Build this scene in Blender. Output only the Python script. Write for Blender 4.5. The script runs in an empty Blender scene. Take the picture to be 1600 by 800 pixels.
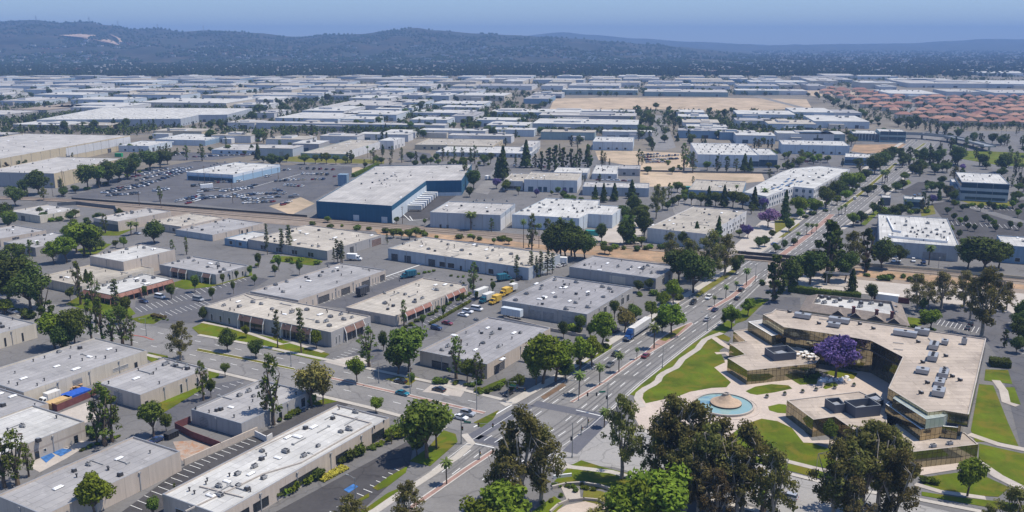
import bpy, math, random
from math import sin, cos, tan, pi, radians, hypot, atan2, floor
from mathutils import Vector, noise

SC = bpy.context.scene
COL = SC.collection
RN = random.Random(11)

# ------------------------------------------------------------------ camera, sky, sun, exposure
F, PITCH, CH = 1420.0, radians(13.4), 110.0          # focal length in photo pixels, tilt, height of the drone
cd = bpy.data.cameras.new('camera')
cam = bpy.data.objects.new('camera', cd)
COL.objects.link(cam)
cam.location = (0, 0, CH)
cam.rotation_euler = (pi / 2 - PITCH, 0, 0)
cd.sensor_fit = 'HORIZONTAL'
cd.sensor_width = 36
cd.lens = 36 * F / 1600
cd.clip_start = 1
cd.clip_end = 90000
SC.camera = cam

SUN_EL, SUN_AZ = radians(65), radians(84)            # azimuth counted from +Y (view direction) towards +X
w = bpy.data.worlds.new("World")
SC.world = w
w.use_nodes = True
nt = w.node_tree
bg = nt.nodes['Background']
sky = nt.nodes.new('ShaderNodeTexSky')
sky.sky_type = 'NISHITA'
sky.sun_disc = False
sky.sun_elevation = SUN_EL
sky.sun_rotation = SUN_AZ
sky.altitude = 2500
sky.air_density = 1.0
sky.dust_density = 0.0
sky.ozone_density = 3.0
tint = nt.nodes.new('ShaderNodeMix')
tint.data_type = 'RGBA'
tint.blend_type = 'MULTIPLY'
tint.inputs[0].default_value = 1.0
tint.inputs[7].default_value = (1.0, 1.03, 1.06, 1)
nt.links.new(sky.outputs[0], tint.inputs[6])
# smog layer: the lowest few degrees of the sky are duller than clear air
tcw = nt.nodes.new('ShaderNodeTexCoord')
sxyz = nt.nodes.new('ShaderNodeSeparateXYZ')
nt.links.new(tcw.outputs['Generated'], sxyz.inputs[0])
smog = nt.nodes.new('ShaderNodeValToRGB')
smog.color_ramp.elements[0].position = 0.02
smog.color_ramp.elements[0].color = (0.49, 0.49, 0.55, 1)
smog.color_ramp.elements[1].position = 0.30
smog.color_ramp.elements[1].color = (1, 1, 1, 1)
nt.links.new(sxyz.outputs[2], smog.inputs[0])
sm = nt.nodes.new('ShaderNodeMix')
sm.data_type = 'RGBA'
sm.blend_type = 'MULTIPLY'
sm.inputs[0].default_value = 1.0
nt.links.new(tint.outputs[2], sm.inputs[6])
nt.links.new(smog.outputs[0], sm.inputs[7])
nt.links.new(sm.outputs[2], bg.inputs[0])
bg.inputs[1].default_value = 0.15
ld = bpy.data.lights.new('sun', 'SUN')
ld.energy = 4.45
ld.angle = radians(0.53)
ld.color = (1.0, 0.92, 0.795)
lo = bpy.data.objects.new('sun', ld)
COL.objects.link(lo)
sd = Vector((sin(SUN_AZ) * cos(SUN_EL), cos(SUN_AZ) * cos(SUN_EL), sin(SUN_EL)))
lo.rotation_euler = sd.to_track_quat('Z', 'Y').to_euler()
lo.location = sd * 500
SC.view_settings.view_transform = 'Standard'
SC.view_settings.look = 'None'
SC.view_settings.exposure = 0.3
SC.view_settings.gamma = 1.0
SC.view_settings.use_curve_mapping = False
SC.render.engine = 'CYCLES'
SC.cycles.use_denoising = True
SC.cycles.max_bounces = 5
SC.cycles.diffuse_bounces = 2
SC.cycles.glossy_bounces = 3
SC.cycles.transparent_max_bounces = 8
SC.cycles.sample_clamp_indirect = 4

# ------------------------------------------------------------------ survey helpers
SP, CP = sin(PITCH), cos(PITCH)
def at(px, py, z=0.0):
    """plan position of a point of known height seen at a photo position"""
    dx, dy = (px - 800) / F, (400 - py) / F
    X, Y, Z = dx, CP + dy * SP, -SP + dy * CP
    t = (z - CH) / Z
    return Vector((X * t, Y * t, z))
def hz(Y, py):
    """height of a point standing Y metres ahead and seen at row py"""
    k = (400 - py) / F
    return CH + Y * (k * CP - SP) / (CP + k * SP)
def depth(v):
    return v.y * CP - (v.z - CH) * SP
def proj(v):
    d = depth(v)
    return 800 + F * v.x / d, 400 - F * (v.y * SP + (v.z - CH) * CP) / d
def lerp(a, b, t):
    return a + (b - a) * t
def axes(az):
    a = radians(az)
    return Vector((sin(a), cos(a), 0)), Vector((-cos(a), sin(a), 0))

# ------------------------------------------------------------------ materials
MATS = {}
def new_mat(name):
    m = bpy.data.materials.new(name)
    m.use_nodes = True
    MATS[name] = m
    nd = m.node_tree.nodes
    return m, m.node_tree, nd['Principled BSDF']
def ramp(t, fac, stops):
    r = t.nodes.new('ShaderNodeValToRGB')
    e = r.color_ramp.elements
    while len(e) < len(stops):
        e.new(0.5)
    for k, (p, c) in enumerate(stops):
        e[k].position = p
        e[k].color = (c[0], c[1], c[2], 1)
    t.links.new(fac, r.inputs[0])
    return r.outputs[0]
def noise_tex(t, scale, detail=4, rough=0.55, vec=None, dist=0.0):
    n = t.nodes.new('ShaderNodeTexNoise')
    n.inputs['Scale'].default_value = scale
    n.inputs['Detail'].default_value = detail
    n.inputs['Roughness'].default_value = rough
    n.inputs['Distortion'].default_value = dist
    if vec is None:
        g = t.nodes.new('ShaderNodeNewGeometry')
        vec = g.outputs['Position']
    t.links.new(vec, n.inputs['Vector'])
    return n.outputs['Fac']
def mixc(t, fac, a, b, mode='MIX'):
    m = t.nodes.new('ShaderNodeMix')
    m.data_type = 'RGBA'
    m.blend_type = mode
    for s, v in ((m.inputs[0], fac), (m.inputs[6], a), (m.inputs[7], b)):
        if isinstance(v, (int, float)):
            s.default_value = v
        elif isinstance(v, tuple):
            s.default_value = (v[0], v[1], v[2], 1)
        else:
            t.links.new(v, s)
    return m.outputs[2]
def mapping(t, vec, scale=(1, 1, 1), rot=0):
    m = t.nodes.new('ShaderNodeMapping')
    m.inputs['Scale'].default_value = scale
    m.inputs['Rotation'].default_value = (0, 0, rot)
    t.links.new(vec, m.inputs['Vector'])
    return m.outputs[0]
def coord(t, which):
    return t.nodes.new('ShaderNodeTexCoord').outputs[which]
def mul(c, k):
    return (c[0] * k, c[1] * k, c[2] * k)
def plain(name, c, rough=0.7, metal=0.0, spec=0.3, var=0.0, scale=1.0):
    m, t, b = new_mat(name)
    b.inputs['Roughness'].default_value = rough
    b.inputs['Metallic'].default_value = metal
    b.inputs['Specular IOR Level'].default_value = spec
    if var:
        n = noise_tex(t, scale)
        t.links.new(ramp(t, n, [(0.3, mul(c, 1 - var)), (0.7, mul(c, 1 + var))]), b.inputs['Base Color'])
    else:
        b.inputs['Base Color'].default_value = (*c, 1)
    return m
def ground_mat(name, c, var=0.2, scale=0.05, fine=1.5, c2=None, amount=0.5, rough=0.9, crack=0):
    """weathered ground: broad patches, fine grain, and stains of a second colour"""
    m, t, b = new_mat(name)
    b.inputs['Roughness'].default_value = rough
    b.inputs['Specular IOR Level'].default_value = 0.15
    big = ramp(t, noise_tex(t, scale, 5, 0.6), [(0.3, mul(c, 1 - var)), (0.7, mul(c, 1 + var))])
    fin = ramp(t, noise_tex(t, fine, 3, 0.7), [(0.25, (0.86, 0.86, 0.86)), (0.75, (1.1, 1.1, 1.1))])
    col = mixc(t, 1.0, big, fin, 'MULTIPLY')
    if c2:
        n2 = ramp(t, noise_tex(t, scale * 2.3, 6, 0.65, dist=0.6), [(0.48, (0, 0, 0)), (0.62, (amount, amount, amount))])
        col = mixc(t, n2, col, c2)
    if crack:
        # sealed cracks and slab joints: thin, wandering, darker lines
        g = t.nodes.new('ShaderNodeNewGeometry').outputs['Position']
        wob = t.nodes.new('ShaderNodeTexNoise'); wob.inputs['Scale'].default_value = 0.12; wob.inputs['Detail'].default_value = 3
        t.links.new(g, wob.inputs['Vector'])
        ad = t.nodes.new('ShaderNodeVectorMath'); ad.operation = 'MULTIPLY_ADD'
        ad.inputs[1].default_value = (9, 9, 0)
        t.links.new(wob.outputs['Color'], ad.inputs[0]); t.links.new(g, ad.inputs[2])
        vo = t.nodes.new('ShaderNodeTexVoronoi'); vo.feature = 'DISTANCE_TO_EDGE'; vo.inputs['Scale'].default_value = 0.075
        t.links.new(ad.outputs[0], vo.inputs['Vector'])
        cr = ramp(t, vo.outputs['Distance'], [(0.0, (1 - crack,) * 3), (0.018, (1, 1, 1))])
        col = mixc(t, 1.0, col, cr, 'MULTIPLY')
        sp = ramp(t, noise_tex(t, 0.35, 4, 0.7), [(0.60, (1, 1, 1)), (0.72, (1 - crack * .7,) * 3)])
        col = mixc(t, 1.0, col, sp, 'MULTIPLY')
    t.links.new(col, b.inputs['Base Color'])
    return m
def roof_mat(name, c, dark=0.6, stain=0.35, seam=0.12):
    """flat roof felt: seams every couple of metres, ponding stains, patches"""
    m, t, b = new_mat(name)
    b.inputs['Roughness'].default_value = 0.85
    b.inputs['Specular IOR Level'].default_value = 0.15
    ob = coord(t, 'Object')
    rnd = t.nodes.new('ShaderNodeObjectInfo').outputs['Random']
    add = t.nodes.new('ShaderNodeVectorMath')
    add.operation = 'ADD'
    cmb = t.nodes.new('ShaderNodeCombineXYZ')
    mm = t.nodes.new('ShaderNodeMath')
    mm.operation = 'MULTIPLY'
    mm.inputs[1].default_value = 300
    t.links.new(rnd, mm.inputs[0])
    t.links.new(mm.outputs[0], cmb.inputs[0])
    t.links.new(mm.outputs[0], cmb.inputs[1])
    t.links.new(ob, add.inputs[0])
    t.links.new(cmb.outputs[0], add.inputs[1])
    v = add.outputs[0]
    base = ramp(t, noise_tex(t, 0.07, 5, 0.6, v), [(0.28, mul(c, 0.8)), (0.5, c), (0.75, mul(c, 1.16))])
    st = ramp(t, noise_tex(t, 0.22, 6, 0.7, mapping(t, v, (1, 0.35, 1)), 0.8), [(0.5, (0, 0, 0)), (0.72, (stain, stain, stain))])
    col = mixc(t, st, base, mul(c, dark))
    st2 = ramp(t, noise_tex(t, 0.5, 4, 0.6, v, 0.3), [(0.6, (0, 0, 0)), (0.66, (stain, stain, stain))])
    col = mixc(t, st2, col, mul(c, 1.3))
    st3 = ramp(t, noise_tex(t, 0.9, 5, 0.75, v, 0.5), [(0.58, (0, 0, 0)), (0.68, (stain * .9,) * 3)])
    col = mixc(t, st3, col, mul((c[0], c[1] * .93, c[2] * .84), dark * .9))
    pt = t.nodes.new('ShaderNodeTexBrick'); pt.offset = 0.37; pt.offset_frequency = 3; pt.squash = 0.7
    pt.inputs['Scale'].default_value = 1; pt.inputs['Brick Width'].default_value = 9; pt.inputs['Row Height'].default_value = 5.2; pt.inputs['Mortar Size'].default_value = 0
    pt.inputs['Color1'].default_value = (0.84, 0.84, 0.85, 1); pt.inputs['Color2'].default_value = (1.12, 1.12, 1.11, 1)
    t.links.new(v, pt.inputs['Vector'])
    col = mixc(t, 0.6, col, pt.outputs['Color'], 'MULTIPLY')
    wv = t.nodes.new('ShaderNodeTexBrick')
    wv.inputs['Scale'].default_value = 1.0
    wv.inputs['Brick Width'].default_value = 14.0
    wv.inputs['Row Height'].default_value = 2.6
    wv.inputs['Mortar Size'].default_value = 0.12
    wv.inputs['Color1'].default_value = (1.05, 1.05, 1.05, 1)
    wv.inputs['Color2'].default_value = (0.95, 0.95, 0.95, 1)
    k = 1 - seam * 2
    wv.inputs['Mortar'].default_value = (k, k, k, 1)
    t.links.new(v, wv.inputs['Vector'])
    col = mixc(t, 1.0, col, wv.outputs['Color'], 'MULTIPLY')
    t.links.new(col, b.inputs['Base Color'])
    return m
def wall_mat(name, c, panel=7.0, joint=0.72, band=None, streak=0.14):
    """tilt-up concrete wall: vertical panel joints, faint streaks of dirt; optional painted band"""
    m, t, b = new_mat(name)
    b.inputs['Roughness'].default_value = 0.85
    b.inputs['Specular IOR Level'].default_value = 0.15
    uv = coord(t, 'UV')
    br = t.nodes.new('ShaderNodeTexBrick')
    br.offset = 0
    br.inputs['Scale'].default_value = 1
    br.inputs['Brick Width'].default_value = panel
    br.inputs['Row Height'].default_value = 60
    br.inputs['Mortar Size'].default_value = 0.06
    br.inputs['Color1'].default_value = (*mul(c, 1.03), 1)
    br.inputs['Color2'].default_value = (*mul(c, 0.97), 1)
    br.inputs['Mortar'].default_value = (*mul(c, joint), 1)
    t.links.new(uv, br.inputs['Vector'])
    st = ramp(t, noise_tex(t, 0.8, 4, 0.6, mapping(t, uv, (1, 0.12, 1))), [(0.3, (1 - streak,) * 3), (0.7, (1.06,) * 3)])
    col = mixc(t, 1.0, br.outputs['Color'], st, 'MULTIPLY')
    if band:
        z0, z1, bc = band
        sp = t.nodes.new('ShaderNodeSeparateXYZ')
        t.links.new(uv, sp.inputs[0])
        f1 = t.nodes.new('ShaderNodeMath'); f1.operation = 'GREATER_THAN'; f1.inputs[1].default_value = z0
        f2 = t.nodes.new('ShaderNodeMath'); f2.operation = 'LESS_THAN'; f2.inputs[1].default_value = z1
        f3 = t.nodes.new('ShaderNodeMath'); f3.operation = 'MULTIPLY'
        t.links.new(sp.outputs[1], f1.inputs[0]); t.links.new(sp.outputs[1], f2.inputs[0])
        t.links.new(f1.outputs[0], f3.inputs[0]); t.links.new(f2.outputs[0], f3.inputs[1])
        col = mixc(t, f3.outputs[0], col, bc)
    t.links.new(col, b.inputs['Base Color'])
    return m
def glass_mat(name, c, w_=1.6, h_=2.0, mull=(0.05, 0.045, 0.04), metal=0.75, rough=0.12):
    """coated curtain wall glass with a mullion grid"""
    m, t, b = new_mat(name)
    uv = coord(t, 'UV')
    br = t.nodes.new('ShaderNodeTexBrick')
    br.offset = 0
    br.inputs['Scale'].default_value = 1
    br.inputs['Brick Width'].default_value = w_
    br.inputs['Row Height'].default_value = h_
    br.inputs['Mortar Size'].default_value = 0.06
    br.inputs['Color1'].default_value = (*mul(c, 1.12), 1)
    br.inputs['Color2'].default_value = (*mul(c, 0.85), 1)
    br.inputs['Mortar'].default_value = (*mull, 1)
    t.links.new(uv, br.inputs['Vector'])
    t.links.new(br.outputs['Color'], b.inputs['Base Color'])
    b.inputs['Metallic'].default_value = metal
    r = ramp(t, br.outputs['Fac'], [(0.0, (rough,) * 3), (1.0, (0.6,) * 3)])
    t.links.new(r, b.inputs['Roughness'])
    return m
def leaf_mat(name, c, var=0.35, hue=0.02, trans=0.25):
    m, t, b = new_mat(name)
    oi = t.nodes.new('ShaderNodeObjectInfo')
    n = noise_tex(t, 0.45, 3, 0.6)
    col = ramp(t, n, [(0.3, mul(c, 1 - var)), (0.7, mul(c, 1 + var))])
    hs = t.nodes.new('ShaderNodeHueSaturation')
    mr = t.nodes.new('ShaderNodeMapRange')
    mr.inputs[3].default_value = 0.5 - hue
    mr.inputs[4].default_value = 0.5 + hue
    t.links.new(oi.outputs['Random'], mr.inputs[0])
    t.links.new(mr.outputs[0], hs.inputs['Hue'])
    mv = t.nodes.new('ShaderNodeMapRange')
    mv.inputs[3].default_value = 0.75
    mv.inputs[4].default_value = 1.3
    t.links.new(oi.outputs['Random'], mv.inputs[0])
    t.links.new(mv.outputs[0], hs.inputs['Value'])
    t.links.new(col, hs.inputs['Color'])
    d = t.nodes.new('ShaderNodeBsdfDiffuse')
    tr = t.nodes.new('ShaderNodeBsdfTranslucent')
    mx = t.nodes.new('ShaderNodeMixShader')
    mx.inputs[0].default_value = trans
    t.links.new(hs.outputs[0], d.inputs[0])
    t.links.new(hs.outputs[0], tr.inputs[0])
    t.links.new(d.outputs[0], mx.inputs[1])
    t.links.new(tr.outputs[0], mx.inputs[2])
    t.links.new(mx.outputs[0], t.nodes['Material Output'].inputs[0])
    t.nodes.remove(b)
    return m

# ------------------------------------------------------------------ mesh building
def offset_poly(P, d):
    """inward offset of a counter-clockwise polygon"""
    n = len(P)
    out = []
    for i in range(n):
        a, b, c = P[i - 1], P[i], P[(i + 1) % n]
        e1 = (Vector(b) - Vector(a)).to_2d().normalized()
        e2 = (Vector(c) - Vector(b)).to_2d().normalized()
        n1, n2 = Vector((-e1.y, e1.x)), Vector((-e2.y, e2.x))
        k = 1 + n1.dot(n2)
        m = (n1 + n2) / max(k, 0.3)
        out.append((b[0] + m.x * d, b[1] + m.y * d))
    return out
def ccw(P):
    s = sum(P[i - 1][0] * P[i][1] - P[i][0] * P[i - 1][1] for i in range(len(P)))
    return list(P) if s > 0 else list(P)[::-1]
class MB:
    def __init__(s):
        s.v, s.f, s.m, s.uv = [], [], [], []
    def face(s, pts, mi=0, uv=None):
        k = len(s.v)
        s.v.extend([tuple(p) for p in pts])
        s.f.append(tuple(range(k, k + len(pts))))
        s.m.append(mi)
        s.uv.append(uv if uv else [(p[0], p[1]) for p in pts])
    def prism(s, P, z0, z1, mi=0, top=True, bottom=False, mt=None):
        P = ccw(P)
        L = 0.0
        n = len(P)
        for i in range(n):
            a, b = P[i], P[(i + 1) % n]
            l = hypot(b[0] - a[0], b[1] - a[1])
            s.face([(a[0], a[1], z0), (b[0], b[1], z0), (b[0], b[1], z1), (a[0], a[1], z1)], mi,
                   [(L, z0), (L + l, z0), (L + l, z1), (L, z1)])
            L += l
        if top:
            s.face([(p[0], p[1], z1) for p in P], mi if mt is None else mt)
        if bottom:
            s.face([(p[0], p[1], z0) for p in P[::-1]], mi)
        return s
    def frustum(s, P, z0, Q, z1, mi=0, top=True, mt=None):
        n = len(P)
        L = 0
        for i in range(n):
            a, b, c, d = P[i], P[(i + 1) % n], Q[(i + 1) % n], Q[i]
            l = hypot(b[0] - a[0], b[1] - a[1])
            s.face([(a[0], a[1], z0), (b[0], b[1], z0), (c[0], c[1], z1), (d[0], d[1], z1)], mi,
                   [(L, z0), (L + l, z0), (L + l, z1), (L, z1)])
            L += l
        if top:
            s.face([(p[0], p[1], z1) for p in Q], mi if mt is None else mt)
        return s
    def box(s, x0, x1, y0, y1, z0, z1, mi=0, mt=None, bottom=True):
        return s.prism([(x0, y0), (x1, y0), (x1, y1), (x0, y1)], z0, z1, mi, True, bottom, mt)
    def obox(s, c, e, hl, hw, z0, z1, mi=0):
        """box along direction e (unit 2d) centred at c"""
        n = (-e[1], e[0])
        P = [(c[0] + a * hl * e[0] + b * hw * n[0], c[1] + a * hl * e[1] + b * hw * n[1]) for a, b in ((-1, -1), (1, -1), (1, 1), (-1, 1))]
        return s.prism(P, z0, z1, mi, True, True)
    def tube(s, a, b, r0, r1=None, n=6, mi=0, cap=True):
        a, b = Vector(a), Vector(b)
        r1 = r0 if r1 is None else r1
        d = (b - a).normalized()
        x = d.orthogonal().normalized()
        y = d.cross(x)
        A = [a + x * r0 * cos(2 * pi * i / n) + y * r0 * sin(2 * pi * i / n) for i in range(n)]
        B = [b + x * r1 * cos(2 * pi * i / n) + y * r1 * sin(2 * pi * i / n) for i in range(n)]
        for i in range(n):
            j = (i + 1) % n
            s.face([A[i], A[j], B[j], B[i]], mi)
        if cap:
            s.face(B, mi)
            s.face(A[::-1], mi)
        return s
    def lathe(s, prof, n=32, c=(0, 0), mi=0):
        for (r0, z0), (r1, z1) in zip(prof, prof[1:]):
            for i in range(n):
                a, b = 2 * pi * i / n, 2 * pi * (i + 1) / n
                pts = [(c[0] + r0 * cos(a), c[1] + r0 * sin(a), z0), (c[0] + r0 * cos(b), c[1] + r0 * sin(b), z0),
                       (c[0] + r1 * cos(b), c[1] + r1 * sin(b), z1), (c[0] + r1 * cos(a), c[1] + r1 * sin(a), z1)]
                if r0 < 1e-6:
                    pts = pts[1:]
                if r1 < 1e-6:
                    pts = pts[:-1]
                s.face(pts, mi)
        return s
    def mesh(s, name, mats):
        me = bpy.data.meshes.new(name)
        me.from_pydata(s.v, [], s.f)
        mats = [mats] if not isinstance(mats, (list, tuple)) else mats
        for m in mats:
            me.materials.append(MATS[m] if isinstance(m, str) else m)
        me.polygons.foreach_set('material_index', s.m)
        ul = me.uv_layers.new(name='UVMap')
        fl = [c for u in s.uv for p in u for c in p]
        ul.data.foreach_set('uv', fl)
        me.update()
        return me
    def build(s, name, mats, parent=None, loc=(0, 0, 0), rz=0):
        return link(name, s.mesh(name, mats), parent, loc, rz)
def link(name, data, parent=None, loc=(0, 0, 0), rz=0, scale=None):
    o = bpy.data.objects.new(name, data)
    COL.objects.link(o)
    o.parent = parent
    o.location = loc
    o.rotation_euler = (0, 0, rz)
    if scale is not None:
        o.scale = (scale, scale, scale) if isinstance(scale, (int, float)) else scale
    return o
ALL = []
def tag(o, label, cat, group=None):
    o['label'] = label
    o['category'] = cat
    if group:
        o['group'] = group
    ALL.append(o)
    return o
def struct(o, kind='structure'):
    o['kind'] = kind
    return o
def thing(name, label, cat, loc, rz=0, group=None):
    return tag(link(name, None, None, loc, rz), label, cat, group)
def copy_tree(o):
    c = o.copy()
    COL.objects.link(c)
    for ch in o.children:
        d = ch.copy()
        COL.objects.link(d)
        d.parent = c
        for g in ch.children:
            e = g.copy()
            COL.objects.link(e)
            e.parent = d
    return c
ORD = ['first', 'second', 'third', 'fourth', 'fifth', 'sixth', 'seventh', 'eighth', 'ninth', 'tenth', 'eleventh', 'twelfth',
       'thirteenth', 'fourteenth', 'fifteenth', 'sixteenth', 'seventeenth', 'eighteenth', 'nineteenth', 'twentieth']
def ordinal(i):
    if i < 20:
        return ORD[i]
    t = ['twenty', 'thirty', 'forty', 'fifty', 'sixty', 'seventy', 'eighty', 'ninety'][(i + 1) // 10 - 2]
    r = (i + 1) % 10
    return (t[:-1] + 'ieth') if r == 0 else t + '-' + ORD[r - 1]
HAZE_D = 0.00013
HAZE_COL = (0.32, 0.53, 0.93, 1)
# ------------------------------------------------------------------ palette
ground_mat('earth', (0.17, 0.152, 0.127), 0.3, 0.012, 0.3, (0.2, 0.17, 0.13), 0.6)
ground_mat('asphalt', (0.15, 0.146, 0.145), 0.16, 0.03, 0.9, (0.17, 0.165, 0.165), 0.55, crack=0.3)
ground_mat('asphalt_dark', (0.068, 0.065, 0.067), 0.18, 0.05, 0.9, (0.085, 0.083, 0.083), 0.5, crack=0.3)
ground_mat('asphalt_lot', (0.105, 0.105, 0.115), 0.2, 0.04, 0.9, (0.125, 0.12, 0.12), 0.6, crack=0.3)
ground_mat('road', (0.21, 0.203, 0.198), 0.1, 0.04, 1.2, (0.165, 0.16, 0.158), 0.7, crack=0.3)
ground_mat('road_side', (0.30, 0.29, 0.28), 0.1, 0.04, 1.2, (0.29, 0.285, 0.28), 0.6, crack=0.3)
ground_mat('tyre_wear', (0.135, 0.132, 0.13), 0.15, 0.06, 1.2)
ground_mat('crosswalk', (0.115, 0.117, 0.135), 0.1, 0.1, 1.5)
ground_mat('concrete', (0.42, 0.38, 0.34), 0.1, 0.08, 1.0, (0.34, 0.3, 0.27), 0.5)
ground_mat('sidewalk', (0.42, 0.39, 0.35), 0.1, 0.1, 1.5)
ground_mat('plaza', (0.47, 0.40, 0.345), 0.08, 0.08, 1.0, (0.4, 0.335, 0.29), 0.5)
ground_mat('kerb', (0.5, 0.48, 0.45), 0.08, 0.2)
ground_mat('kerb_red', (0.42, 0.13, 0.1), 0.15, 0.2)
ground_mat('pavers', (0.30, 0.195, 0.165), 0.18, 0.2, 2.0)
ground_mat('dirt', (0.43, 0.335, 0.24), 0.2, 0.02, 0.5, (0.27, 0.22, 0.15), 0.75)
ground_mat('dirt_red', (0.34, 0.225, 0.14), 0.3, 0.06, 0.8, (0.22, 0.17, 0.11), 0.8)
ground_mat('ballast', (0.235, 0.19, 0.155), 0.15, 0.08, 1.2, (0.3, 0.25, 0.2), 0.5)
ground_mat('lawn', (0.085, 0.118, 0.004), 0.42, 0.07, 0.8, (0.14, 0.12, 0.012), 0.8)
ground_mat('lawn_dry', (0.13, 0.13, 0.018), 0.25, 0.1, 1.2, (0.18, 0.14, 0.04), 0.6)
ground_mat('mulch', (0.15, 0.10, 0.065), 0.25, 0.2, 1.5)
ground_mat('hillside', (0.026, 0.03, 0.018), 0.5, 0.004, 0.03, (0.085, 0.06, 0.042), 0.6)
ground_mat('valley', (0.075, 0.078, 0.062), 0.4, 0.004, 0.06, (0.04, 0.05, 0.028), 0.7)
plain('paint', (0.72, 0.72, 0.70), 0.6)
plain('paint_blue', (0.04, 0.13, 0.33), 0.6, var=0.4, scale=0.8)
plain('rail_steel', (0.12, 0.09, 0.075), 0.5, 0.6)
plain('white', (0.76, 0.76, 0.75), 0.5)
plain('offwhite', (0.6, 0.59, 0.56), 0.6)
plain('metal_grey', (0.36, 0.37, 0.385), 0.45, 0.4)
plain('unit_grey', (0.3, 0.3, 0.3), 0.6, var=0.2, scale=0.6)
plain('dark_metal', (0.05, 0.05, 0.055), 0.5)
plain('black', (0.015, 0.015, 0.017), 0.6)
plain('void', (0.02, 0.02, 0.022), 0.8)
plain('pole_grey', (0.26, 0.27, 0.27), 0.5, 0.3)
plain('pole_dark', (0.05, 0.055, 0.055), 0.5)
plain('skylight_white', (0.8, 0.8, 0.8), 0.35)
plain('glass_dark', (0.018, 0.024, 0.03), 0.08, 0, 0.6)
plain('glass_blue', (0.03, 0.075, 0.12), 0.08, 0.3, 0.6)
plain('tile_red', (0.27, 0.135, 0.105), 0.8, var=0.18, scale=0.5)
plain('tile_brown', (0.19, 0.115, 0.092), 0.8, var=0.18, scale=0.5)
plain('solar', (0.018, 0.03, 0.075), 0.15, 0.2, 0.6)
plain('trunk_brown', (0.13, 0.095, 0.065), 0.9, var=0.3, scale=1.0)
plain('trunk_pale', (0.3, 0.255, 0.2), 0.9, var=0.3, scale=1.0)
plain('wood_pallet', (0.42, 0.27, 0.15), 0.85, var=0.3, scale=0.8)
plain('tarp_blue', (0.02, 0.09, 0.42), 0.5, var=0.2, scale=1.0)
plain('amber', (0.50, 0.34, 0.16), 0.7, var=0.15, scale=1)
plain('yellow', (0.62, 0.40, 0.06), 0.45)
plain('maroon', (0.15, 0.055, 0.055), 0.85, var=0.2, scale=0.6)
plain('teal', (0.03, 0.26, 0.24), 0.5)
plain('green_box', (0.02, 0.28, 0.10), 0.5)
plain('lamp_glass', (0.7, 0.7, 0.65), 0.3)
plain('signal_yellow', (0.6, 0.42, 0.05), 0.5)
plain('sign_green', (0.01, 0.16, 0.09), 0.5)
plain('stone_cone', (0.42, 0.31, 0.22), 0.8, var=0.14, scale=0.9)
plain('bird_white', (0.8, 0.8, 0.8), 0.7)
plain('flowers_yellow', (0.30, 0.27, 0.03), 0.8, var=0.6, scale=1.2)
for k, c in dict(white=(0.74, 0.74, 0.74), silver=(0.42, 0.43, 0.45), black=(0.018, 0.018, 0.02), grey=(0.13, 0.135, 0.145),
                 navy=(0.02, 0.035, 0.10), blue=(0.03, 0.10, 0.30), maroon=(0.20, 0.02, 0.025), beige=(0.40, 0.35, 0.27), teal=(0.02, 0.18, 0.26)).items():
    m = plain('car_' + k, c, 0.25, 0.2 if k in ('silver', 'grey') else 0.0, 0.5)
    m.node_tree.nodes['Principled BSDF'].inputs['Coat Weight'].default_value = 0.6
plain('lorry_blue', (0.02, 0.07, 0.22), 0.35)
plain('lorry_teal', (0.02, 0.12, 0.17), 0.5)
m, t, b = new_mat('water')
b.inputs['Base Color'].default_value = (0.16, 0.36, 0.40, 1)
b.inputs['Roughness'].default_value = 0.06
bp = t.nodes.new('ShaderNodeBump'); bp.inputs['Strength'].default_value = 0.25; bp.inputs['Distance'].default_value = 0.1
t.links.new(noise_tex(t, 1.4, 3), bp.inputs['Height']); t.links.new(bp.outputs[0], b.inputs['Normal'])
t.links.new(ramp(t, noise_tex(t, 0.16, 4, 0.6, dist=1.0), [(0.35, (0.20, 0.34, 0.35)), (0.55, (0.24, 0.35, 0.34)), (0.68, (0.06, 0.16, 0.26))]), b.inputs['Base Color'])

# ------------------------------------------------------------------ ground sheets
NS = {}
KEEP = []
def sheet(name, P, z, m, thick=0.0, world=False, kind='structure'):
    k = NS[z] = NS.get(z, 0) + 1
    z += 0.0008 * (k % 30) if z > 0.04 else 0
    pts = [(p[0], p[1]) for p in P] if world else [tuple(at(p[0], p[1], z))[:2] for p in P]
    mb = MB()
    c = ccw(pts)
    if name in ('dealer_lot', 'boulevard', 'side_street', 'dirt_field', 'dirt_lot', 'railway_bed', 'flood_channel', 'plaza', 'side_street_east', 'industrial_street') or (name == 'parking_lot' and m == 'asphalt_dark'):
        KEEP.append(c)
    mb.face([(p[0], p[1], z) for p in c])
    if thick:
        mb.prism(c, z - thick, z - 0.001, 0, top=False)
    return struct(mb.build(name, m), kind)
def ribbon(pts, wid, z, mb, mi=0, px=True, closed=False):
    """strip of constant width along a polyline"""
    q = [at(*p, z) if px else Vector((p[0], p[1], z)) for p in pts]
    n = len(q)
    Ls, Rs = [], []
    for i in range(n):
        a = q[max(i - 1, 0)] if not closed else q[i - 1]
        b = q[min(i + 1, n - 1)] if not closed else q[(i + 1) % n]
        d = (b - a).normalized()
        nn = Vector((-d.y, d.x, 0)) * wid / 2
        Ls.append(q[i] + nn)
        Rs.append(q[i] - nn)
    for i in range(n if closed else n - 1):
        j = (i + 1) % n
        mb.face([Rs[i], Rs[j], Ls[j], Ls[i]], mi)
    return mb
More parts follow.
